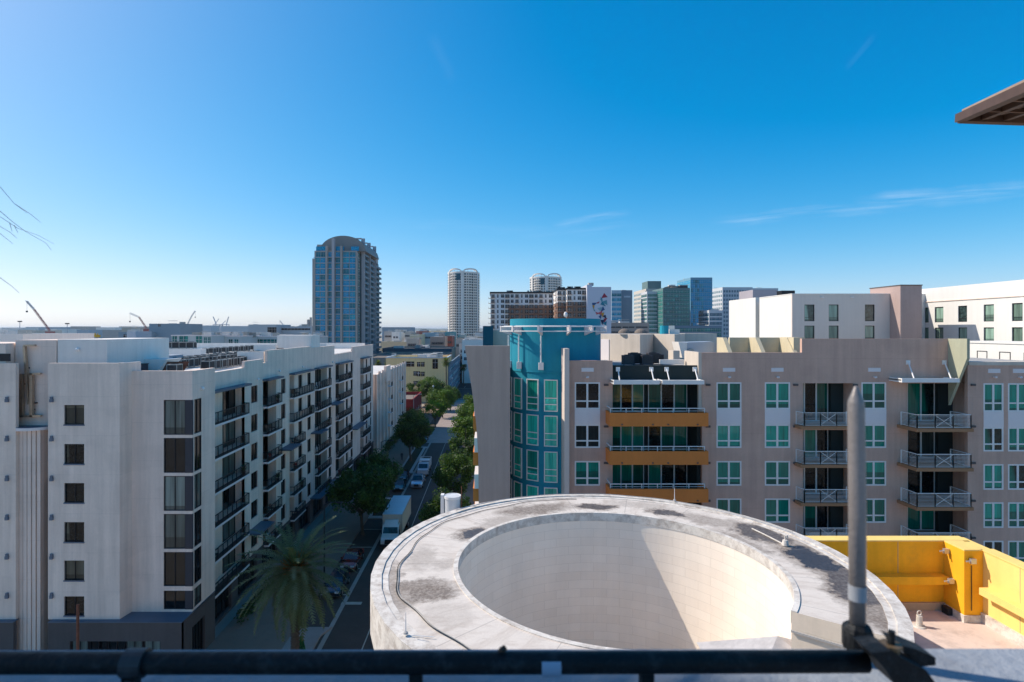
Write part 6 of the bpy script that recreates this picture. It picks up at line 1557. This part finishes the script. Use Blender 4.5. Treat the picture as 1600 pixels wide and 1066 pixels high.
# brown and white apartment block
bw_w = mat('white render far',(.80,.77,.75),.9,.03,.1); bw_b = mat('brown brick far',(.27,.15,.10),.9,.06,.1)
def bw_block(label, a, b, Y, dep, top, brick_from, nu, seam, extra_wins=(), left=True):
    x0,x1 = bx(a,b,Y); h = Zp(top,Y)
    zs_b = Zp(seam,Y)
    t = thing('apartment_block', label, 'building', ((x0+x1)/2,Y,0), 0, 'brown and white apartment blocks')
    mb = MB(); mb.box(x0,Y,zs_b,x1,Y+dep,h); xb_1 = S(brick_from,Y)
    if xb_1 > x0: mb.box(x0,Y,0,xb_1,Y+dep,zs_b)
    mb.build('wall', bw_w, t); mb = MB(); mb.box(max(xb_1,x0),Y+.02,0,x1,Y+dep,zs_b-.01); mb.build('brick_wall', bw_b, t)
    mb = MB(); mb.box(x0-.5,Y-.6,h,x1+.4,Y+dep+.5,h+.9); mb.build('roof', dark_metal, t)
    fh_ = 3.08; sp = []; us = [x0+(x1-x0)*(k+.5)/nu for k in range(nu)]
    nf = int((h-2)/fh_)
    for i in range(nf):
        z = h-2.6-fh_*i
        for k,u in enumerate(us): sp.append((u,Y-.02,z,[1.9,.9,1.9,2.6,1.7][k%5],1.9,0))
        if left:
            for y in (Y+3,Y+9): sp.append((x0-.02,y,z,2.2,1.9,R(-90)))
    far_windows(t, sp, glass_far, bw_w, 98)
    mb = MB()
    for i in range(nf):
        z = h-2.8-fh_*i
        for k,u in enumerate(us):
            if k % 5 in (0,3): mb.box(u-1.5,Y-1.1,z,u+1.5,Y,z+.2); mb.box(u-1.5,Y-1.1,z+.9,u+1.5,Y-1.05,z+1.0); [mb.box(u-1.5+.6*q,Y-1.1,z+.2,u-1.44+.6*q,Y-1.05,z+.9) for q in range(6)]
        mb.box(x0-1.3,Y+5,z,x0,Y+8.5,z+.2); mb.box(x0-1.3,Y+5,z+.2,x0-1.2,Y+8.5,z+1.1)
    mb.build('balconies', stucco_grey, t)['kind'] = 'stuff'
    r = random.Random(int(a))
    for k in range(14):
        u = x0+(x1-x0)*r.random(); mb = MB(); mb.box(u-.7,Y+3,h+.9,u+.5,Y+4,h+1.9); mb.build('roof_unit', ac_m, t)
    return t
bw_block('long white and brown seven-storey block left of the teal round tower top', 766.5, 864, 345, 26, 458.5, 794, 13, 477)
bw_block('narrow white block stepping forward with brown brick below, left of the wider stepped one', 871, 884.5, 322, 26, 453.5, 871, 2, 473)
bw_block('wider stepped white block with brown brick below beside the mural wall', 886, 917, 316, 24, 452.5, 886, 4, 472)
# mural wall
ML = thing('mural_building','blank pale building end with a colourful angular mural','building',(S(936,312),312,0))
Ym = 312
mb = MB(); mb.box(S(917.2,Ym),Ym,0,S(955,Ym),Ym+24,Zp(448.5,Ym)); mb.box(S(917.2,Ym),Ym+.3,Zp(448.5,Ym)-.01,S(925,Ym),Ym+20,Zp(445,Ym)); mb.build('wall', mat('pale lilac render',(.58,.59,.66),.9,.02,.1), ML)
mb = MB(); mb.box(S(920,Ym+2),Ym+2,Zp(446,Ym),S(927.5,Ym+2),Ym+6,Zp(441.5,Ym)); mb.build('roof_unit', conc, ML)
r = random.Random(12); mc = [(.02,.03,.08),(.32,.03,.06),(.02,.20,.28),(.55,.28,.03),(.03,.09,.22),(.10,.30,.36),(.5,.10,.12),(.25,.40,.45)]
mms = [mat('mural paint %d'%i, c, .85, .1, 1) for i,c in enumerate(mc)]
mb = MB()
tri = [((944,458),(949.5,464.5),(939.5,466),1),((938,464),(941.5,467),(940,470),2),((930,474),(937,471),(935,474.5),1),((925,473.5),(933,473),(926,480),4),((925.5,477),(929,477),(928,486.5),3),((939,472),(948,469),(949,477),5),((938,476),(947,479),(941,471),2),((933,482),(944,479),(938,486),7),((942,479),(945,484),(938,488),4),((930,487),(937,490),(932,492),6),((934,489),(941,486),(940,494),6),((939,490),(944,488),(942,497),3),((941,494),(946,492),(948,499),0),((935,495),(940,491),(939,499),4),((943,498),(949,497),(944,505),1),((938,500),(945,500),(941,508),0),((941,505),(948,502),(947,509),2),((926,480),(930,486),(928.5,487),5),((937,466.5),(940,472),(942,469),5)]
for i,(p0,p1,p2,c) in enumerate(tri):
    y = Ym-.05-.012*i; mb.face([(S(p[0],Ym),y,Zp(p[1],Ym)) for p in (p0,p1,p2)], c)
mb.build('mural', mms, ML)
# downtown offices
def tower(name,label,a,b,Y,dep,top,wm,pm,nu,nl,fh_=3.9,wfrac=.7,hfrac=.6,base=0,fm=white_panel,limit=90,rm=roof_grey,leftn=True,par=1.0,cl=3):
    x0,x1 = bx(a,b,Y); h = Zp(top,Y)
    wins = []; nz = int((h-base-2)/fh_)
    u = (x1-x0)/nu
    wins.append(('f',x0+.5,x1-.5,nu,h-fh_,h-fh_*nz,nz,u*wfrac,fh_*hfrac))
    if nl: wins.append(('l',Y+.5,Y+dep-.5,nl,h-fh_,h-fh_*nz,nz,dep/nl*wfrac,fh_*hfrac))
    return block(name,label,'tower',x0,Y,x1,Y+dep,h,wm,rm,wins,pm,fm,par,cl,limit=limit)
pl = mat('pale office panels',(.55,.56,.58),.7,.03,.1); bl_ = mat('slate blue panels',(.16,.22,.28),.6,.04,.1); gt = mat('green-grey mullions',(.13,.20,.20),.6,.05,.1)
t = tower('office_tower','blue-grey office with pale horizontal stripes right of the mural',955.5,971,470,30,455.5,mat('pale blue bands',(.36,.46,.54),.6),glass_blue,1,0,3.9,.97,.55)
t = tower('office_tower','plain slate blue slab office with a small roof badge beside the striped one',971.2,988,472,30,455.5,bl_,glass_navy,1,0,3.9,.2,.1,limit=10)
mb = MB(); y_=471.9; mb.box(S(975,y_),y_,Zp(465,y_),S(985,y_),y_+.05,Zp(462.5,y_)); mb.build('badge', bpy.data.materials['pale blue bands'], t)
tower('office_tower','beige-sided office tower with a dark glass penthouse',1009.5,1031,520,45,453,mat('cream office stone',(.52,.48,.42),.8,.04,.1),glass_navy,5,9,3.9,.6,.5,cl=0)
tt = tower('glass_office','small dark glass rooftop block on the beige office tower',1012,1033,530,20,441,gt,glass_tg,4,3,3.6,.85,.7,base=90,cl=0)
tower('residential_tower','narrow green glass tower with stacked white balconies left of the wide one',1011,1028,455,18,457.5,pl,glass_tg,5,5,3.1,.78,.66)
tower('residential_tower','wide green glass residential tower with white balconies down its left edge',1036,1078,440,30,452,gt,glass_tg,9,5,3.1,.86,.72,limit=98)
tower('residential_tower','dark penthouse level building behind the wide green tower',1046,1074,452,14,449,dark_metal,glass_navy,4,0,3.1,.8,.5,base=50,limit=20)
tower('glass_tower','tall bright blue glass tower with a white roof edge behind the green towers',1079,1113,520,38,436.5,mat('blue mullions',(.16,.32,.42),.4),glass_blue,10,6,3.9,.86,.82,limit=98,par=1.6)
tower('office_tower','white gridded office tower with square blue windows behind the white hotel',1129,1176,560,48,450.5,pl,glass_navy,11,9,4.1,.6,.52,limit=98,cl=8)
tower('office_tower','white gridded office wing stepping down right behind the white hotel',1174,1216,585,40,452,pl,glass_navy,9,0,4.1,.6,.52,cl=6)
tower('office_block','low dark glass office with white bands between the blue tower and the hotel',1108,1129,430,22,487,pl,glass_navy,3,4,3.3,.9,.66)
tower('parking_garage','dark grey parking garage with horizontal slots below the offices',950,1014,380,25,505,stucco_grey,dark_metal,3,0,3.2,.85,.3,limit=20,par=.3)
tower('office_block','low blue glass base building under the green towers',1054,1128,415,14,511,bl_,glass_tg,12,0,3.4,.9,.7,limit=60)
# ---------- white hotel
HT = thing('hotel_building','big white angular building with narrow dark windows behind the taupe one, left wing','building',(50,82,0)); hwm = mat('white hotel render',(.72,.70,.66),.85,.02,.2,.05); hsh = stucco_white
hz = 32.0
cols = [(1257,1272.8),(1295,1310.5),(1351.5,1366.8)]
rws = [(476,502),(509,534),(542,567),(575,600)]
hl = [(S(a,82)-42.8,S(b,82)-42.8,Zp(d,82),Zp(c,82),.3) for a,b in cols for c,d in rws]
mb = MB(); skin(mb,(42.8,82,0),(1,0,0),(0,-1,0),56.7-42.8,14,hz,hl,.3); mb.build('wall', mat('hotel render shaded front',(.70,.61,.54),.85,.02,.2,.05), HT)  # front copy of the white render, toned for its shaded face
mb = MB(); mb.box(42.8,82.3,0,56.7,92,hz); mb.box(42.9,93.6,0,56.7,104,hz+.2); mb.box(44.6,92,0,56.6,93.6,hz-1.0); mb.box(44,84,hz-.2,56,103,hz-.1); mb.build('wall', hwm, HT)
def hwin(T,loc,W_,H_,rz): 
    w_ = window(T,loc,W_,H_,rz,'blind',dark_metal,glass_green,fw=.09); return w_
for a,b in cols:
    for c,d in rws: hwin(HT,((S(a,82)+S(b,82))/2,82.12,Zp(d,82)),S(b,82)-S(a,82),(d-c)*82/F,0)
for c,d in ((479,503),(511,540)): window(HT,(43.9,92.4,Zp(d,92.8)),1.4,(d-c)*92.8/F,R(-60),'one',dark_metal,glass_tg)
mb = MB()
for p_ in (1284,1331): mb.box(S(p_-2,82),81.8,Zp(465.5,82),S(p_+2,82),82,Zp(464,82))
mb.build('flood_light', white_metal, HT)
mb = MB(); mb.box(42.75,81.95,hz,56.7,82.4,hz+.12); mb.box(42.75,82.4,hz,43.1,91.9,hz+.12); mb.build('coping', hwm, HT)
mb = MB(); mb.box(S(1184,106),108,31,S(1222,106),114,Zp(453,108)); mb.build('penthouse', mat('lilac grey panels',(.36,.33,.36),.8), HT); mb = MB(); mb.box(S(1222,108),108.2,31,S(1243,108),112,Zp(454,108)); mb.build('penthouse', dark_metal, HT)
HW = thing('hotel_tower','grey-brown windowless stair tower between the two white hotel wings','tower',(58,80,0))
mb = MB(); mb.box(56.72,79.9,0,59.7,86.3,33.1); mb.build('wall', mat('grey-brown render',(.42,.31,.28),.85,.05,.4,.08), HW); mb = MB(); mb.box(56.65,79.8,33.1,59.75,86.4,33.22); mb.build('coping', base_dark, HW)
HR = thing('hotel_building','white wing with tall dark-framed windows right of the grey stair tower','building',(66,75,0))
WX = 65.5
yc = [(1443,1451),(1460.5,1474),(1497,1511),(1537,1553),(1581,1598),(1632,1654),(1700,1728)]
def Yof(p): return WX*F/(p-CX)
hl = []; ws_ = []
for a,b in yc:
    y1_, y0_ = Yof(a), Yof(b)
    for k in range(7):
        zt2 = 27+ (515-475)*78/900-.05 - 3.02*k if False else 30.3-3.02*k
        hl.append((88-y1_,88-y0_,zt2-2.25,zt2,.3)); ws_.append(((y0_+y1_)/2,zt2-2.25,y1_-y0_))
mb = MB(); skin(mb,(WX,88,0),(0,-1,0),(-1,0,0),33,5,33.15,hl,.4); mb.box(WX+.4,55,0,80,88,32.6); mb.box(59.7,87,0,WX,90,32.4); mb.box(59.7,86.4,0,60.2,87,32.2); mb.build('wall', hwm, HR)
for y,z,w_ in ws_: hwin(HR,(WX+.12,y,z),w_,2.25,R(-90))
mb = MB(); mb.box(WX-.12,55,32.0-.9,WX,87.6,32.0-.78); mb.build('string_course', stucco_white, HR)
mb = MB(); mb.box(57.5,60,0,WX-2.5,72,25.4); mb.build('lower_wing', hwm, HR)
for k in range(4):
    y = 61.5+3*k; window(HR,(57.48,y,22.3),1.4,2.2,R(-90),'one',dark_metal,glass_green)
for k in range(3): window(HR,(59+2.4*k,59.98,22.3),1.3,2.2,0,'one',dark_metal,glass_green)
mb = MB(); mb.box(57.4,59.9,25.4,WX-2.4,72,25.6); mb.build('coping', hwm, HR)

# ================================================================== far: cranes, light masts, hills, woods
red = mat('faded red crane paint',(.42,.14,.12),.6); gry = mat('pale steel',(.42,.45,.50),.6)
def crane(label, pts, Y, m=red, w_=.9, base=True):
    P_ = [Vector((S(a,Y),Y,Zp(b,Y))) for a,b in pts]
    t = thing('crane', label, 'crane', (P_[-1].x,Y,0), 0, 'cranes on the horizon')
    for i in range(len(P_)-1):
        a, b = P_[i], P_[i+1]; mb = MB(); d = (b-a); n_ = max(4,int(d.length/3)); q_ = Vector((0,0,1)).cross(d).normalized()*w_*.5; u_ = d.normalized().cross(q_).normalized()*w_*.5
        for o in (q_+u_,q_-u_,-q_+u_,-q_-u_): mb.bar(a+o,b+o,.22,.22)
        for k in range(n_):
            s = [q_+u_,-q_+u_][k%2]; s2 = [-q_+u_,q_+u_][k%2]; mb.bar(a+d*k/n_+s,a+d*(k+1)/n_+s2,.14,.14)
        mb.build('boom' if i < len(P_)-2 else 'mast', m if i else gry, t)
    p = P_[-1]; mb = MB(); mb.box(p.x-2.2,Y-2,max(0,p.z-3.5),p.x+2.5,Y+2,max(1.2,p.z-.5)); mb.box(p.x-2.8,Y-2.4,0,p.x+2.8,Y-1.2,1.4); mb.box(p.x-2.8,Y+1.2,0,p.x+2.8,Y+2.4,1.4); mb.box(p.x-1.2,Y-1,1.2,p.x+1.2,Y+1,max(1.5,p.z-2)); mb.build('cab', m, t)
    mb = MB(); k = P_[1]; mb.cone((P_[0].x,Y,P_[0].z),(P_[0].x+.1,Y,P_[0].z-7),.07,.07,4); mb.box(P_[0].x-.5,Y-.4,P_[0].z-8.2,P_[0].x+.5,Y+.4,P_[0].z-7); mb.build('hook', dark_metal, t)
crane('tall red lattice crane leaning left at the far left horizon',[(42,471),(53,483.5),(78,517)],430)
crane('bent red crane above the pinkish shed on the skyline',[(203,489.5),(217,495.5),(229,513)],520)
crane('thin grey-pink crane leaning right beyond the tall blue-grey box',[(305,486),(299.5,494),(291,511)],700,gry)
crane('small leaning crane left of the glass tower',[(437,501),(441,506),(447,514.5)],800,gry)
for i,(p_,lab) in enumerate(((340,'left ship-to-shore port crane with raised boom on the horizon'),(351,'right ship-to-shore port crane with raised boom on the horizon'))):
    Y = 2600; x = S(p_,Y); t = thing('port_crane',lab,'crane',(x,Y,0),0,'port cranes'); mb = MB()
    for dx in (-14,14):
        for dy in (-12,12): mb.box(x+dx-1.2,Y+dy-1.2,0,x+dx+1.2,Y+dy+1.2,Zp(507,Y))
    mb.box(x-16,Y-13,Zp(507,Y)-3,x+16,Y+13,Zp(507,Y)); mb.build('portal', gry, t)
    mb = MB(); mb.bar((x+(8 if i else -6),Y,Zp(507,Y)),(x+(18 if i else -20),Y,Zp(495,Y)),3,3); mb.bar((x-14,Y+4,Zp(507,Y)),(x+4,Y+4,Zp(498+3*i,Y)),2.2,2.2); mb.build('boom', gry, t)
for p_,y_,lab in ((31,501.5,'tall floodlight mast nearest the left edge of the horizon'),(105,505,'floodlight mast right of the tall red crane')):
    Y = 420; x = S(p_,Y); t = thing('floodlight_mast',lab,'mast',(x,Y,0),0,'floodlight masts'); mb = MB(); mb.cone((x,Y,0),(x,Y,Zp(y_,Y)),.32,.2,8); mb.build('post', gry, t)
    mb = MB(); mb.box(x-1.4,Y-.4,Zp(y_,Y)-.8,x+1.4,Y+.4,Zp(y_,Y)); mb.box(x-.5,Y-1.2,Zp(y_,Y)-.7,x+.5,Y+1.2,Zp(y_,Y)-.1); mb.build('lamp_head', dark_metal, t)
Y=600; t = thing('silo','grey silo cluster touching the left edge of the glass tower on the skyline','silo',(S(484,Y),Y,0))
for k,(p_,tp) in enumerate(((481.5,500),(485.5,496.5))):
    mb = MB(); mb.cone((S(p_,Y),Y,0),(S(p_,Y),Y,Zp(tp,Y)),1.4,1.3,10); mb.cone((S(p_,Y),Y,Zp(tp,Y)),(S(p_,Y),Y,Zp(tp-1,Y)),1.6,.4,10); mb.build('cylinder', conc, t)
mb = MB(); mb.bar((S(462,Y),Y,Zp(511,Y)),(S(481,Y),Y,Zp(508,Y)),.8,.8); mb.build('conveyor', gry, t)
# hills and woods
hill_m = mat('distant wooded land',(.055,.07,.045),.95,.3,.004)
mb = MB(); r = random.Random(8); n = 140; prof = []
for k in range(n+1):
    x = -18000+k*(30000)/n; z = 44+18*math.sin(k*.11)+9*math.sin(k*.37+1)+r.uniform(-4,4)+(30 if -15000 < x < -10400 else 0); prof.append((x,max(8,z)))
for (a,b) in zip(prof,prof[1:]):
    y = 12400; mb.face([(a[0],y-900,0),(b[0],y-900,0),(b[0],y,b[1]),(a[0],y,a[1])]); mb.face([(a[0],y,a[1]),(b[0],y,b[1]),(b[0],y+1600,0),(a[0],y+1600,0)])
o = mb.build('hills', hill_m, smooth=True); o['kind'] = 'structure'
# port sheds on the left horizon
for i,(p_,wp,Y,yt,kn) in enumerate(((2,26,1100,512.5,0),(40,60,1500,511.5,3),(110,24,1300,510.5,2),(150,30,1250,512,0),(186,30,1600,510.5,4),(250,40,1500,511,2),(300,30,1700,509,3),(345,45,1500,510,3),(395,26,1400,511,0),(70,20,900,515,0),(120,18,850,516,3),(30,26,820,517,4),(160,30,760,516.5,2))):
    nm, km = kinds[kn]; x0,x1 = bx(p_,p_+wp,Y)
    wherel = ['at the extreme left edge','below the tall red crane','just right of the two floodlight masts','left of the blue-grey buildings','behind the pinkish shed','behind the tall windowless box','below the thin leaning crane','under the port cranes','left of the pale box building','near the foot of the red crane','in the trees right of the masts','in the trees at far left','in the trees left of the warehouses'][i]
    block('port_shed',f'far {nm} shed on the horizon {wherel}','shed',x0,Y,x1,Y+50,Zp(yt,Y),km,roof_white if i % 2 else roof_grey,[('f',x0+4,x1-4,5,3,3,1,4,4)],clutter=0,seedv=i)
wood_m = [leaf_mat('far wood dark',(.012,.028,.012),(.03,.055,.02)), leaf_mat('far wood light',(.03,.05,.018),(.06,.085,.03))]
def woods(name, xr, yr, n, hr, seed, sizes=1.0):
    mb = MB(); r = random.Random(seed)
    for i in range(n):
        Y = r.uniform(*yr); x = r.uniform(xr[0],xr[1])*Y/900.; h = r.uniform(*hr); w_ = h*.55; mm = r.random() > .5
        for k in range(34):
            d = Vector((r.gauss(0,1),r.gauss(0,1),r.gauss(0,1))).normalized(); c = Vector((x,Y,h*.58))+Vector((d.x*w_,d.y*w_,d.z*h*.42))*r.random()**.3; s = h*.16*sizes
            a = d.orthogonal().normalized(); b = d.cross(a); mb.face([c-a*s,c-b*s*.7,c+a*s,c+b*s*.7], int(mm ^ (r.random() < .3)))
    o = mb.build(name, wood_m); o['kind'] = 'stuff'; return o
woods('woods', (-840,-560), (440,800), 260, (6,10), 4); woods('woods', (-840,-300), (900,1500), 320, (8,13), 5); woods('woods', (-180,-10), (460,900), 110, (5,8), 6)
woods('woods', (-840,60), (3000-200,2990), 420, (12,20), 9, 1.3)
# yellow excavator-like roof unit on the left
t = thing('yellow_machine','small bright yellow machine on a roof behind the white parapet','machine',(S(152,230),230,0)); x = S(152,230)
zy = Zp(527,230)
mb = MB(); mb.box(x-.95,229.4,zy,x+.9,230.6,zy+.9); mb.cone((x-.5,229.5,zy+.9),(x-.5,229.5,zy+1.7),.28,.2,8); mb.cone((x+.5,229.5,zy+.9),(x+.5,229.5,zy+1.5),.25,.2,8); mb.build('body', mat('machine yellow',(.65,.38,.03),.5), t)
mb = MB(); mb.box(x-.6,229.8,0,x+.6,230.4,zy); mb.build('base', conc, t)
block('low_building','flat white roof block behind the sign tower on the far left','building',S(-90,95),95,S(36,95),112,Zp(527.5,95),stucco_wb,roof_white,[],clutter=3)
# near palm standing left of our terrace, its frond tips reach into the picture
NP = thing('near_palm','thin dark palm frond tips hanging in from the left edge against the sky','palm tree',(-4.0,2.5,0))
mb = MB(); mb.tube([(-4.3,1.9,0),(-4.25,2,14),(-4.1,2.3,24),(-4.0,2.4,29.2)],[.22,.17,.14,.12],10); mb.build('trunk', bark, NP)
mb = MB(); c_ = Vector((-4.0,2.4,29.3)); rq = random.Random(31)
for i in range(80):
    az = i*2.39996; el = R(75-110*i/80+rq.uniform(-6,6)); L = 2.0*rq.uniform(.85,1.1)
    # shorter towards the open side so the crown stays left of the view
    dirn = Vector((math.cos(az),math.sin(az))); k = dirn.dot(Vector((.76,.65)))
    if k > .15: L *= max(.35, 1-.75*k)
    frond(mb, c_, az, el, L, R(60), 0, 24, .5, .022, 500+i, .016)
mb.build('crown', leafP, NP)
mb = MB()
def tip(pts, D=2.9):
    P_ = [Vector((S(a,D),D,ZC-(b-CY)*D/F)) for a,b in pts]; mb.tube(P_, [.0018*(1-.6*k/(len(P_)-1)) for k in range(len(P_))], 4)
tip([(-40,262),(0,292),(22,318),(42,333)]); tip([(22,318),(48,335),(64,348)],2.95)
tip([(-40,310),(0,330),(20,347),(40,362),(72,380),(80,391)]); tip([(-30,325),(2,340),(28,357),(60,368),(84,381)],3.0); tip([(-30,335),(0,354),(16,363),(27,373)]); tip([(-30,352),(0,365),(20,381)]); tip([(-30,418),(0,434),(18,447),(30,458)]); tip([(15,348),(19,362)]); tip([(22,352),(28,364)])
tip([(40,470),(52,482)],2.9)
mb.build('leaflet', mat('dry palm fibre', (.45,.42,.38), .8), NP)
# haze: one closed box of thin air
hz_m = bpy.data.materials.new('haze air'); hz_m.use_nodes = True; nth = hz_m.node_tree; nth.nodes.remove(nth.nodes['Principled BSDF'])
pv = nth.nodes.new('ShaderNodeVolumePrincipled'); pv.inputs['Color'].default_value = (.78,.88,1,1); pv.inputs['Density'].default_value = HAZE; pv.inputs['Anisotropy'].default_value = .3
nth.links.new(pv.outputs[0], nth.nodes['Material Output'].inputs['Volume'])
mb = MB(); mb.box(-29000,-70,-1.2,29000,39000,115); o = mb.build('haze', hz_m) if HAZE > 0 else None
if o: o['kind'] = 'stuff'
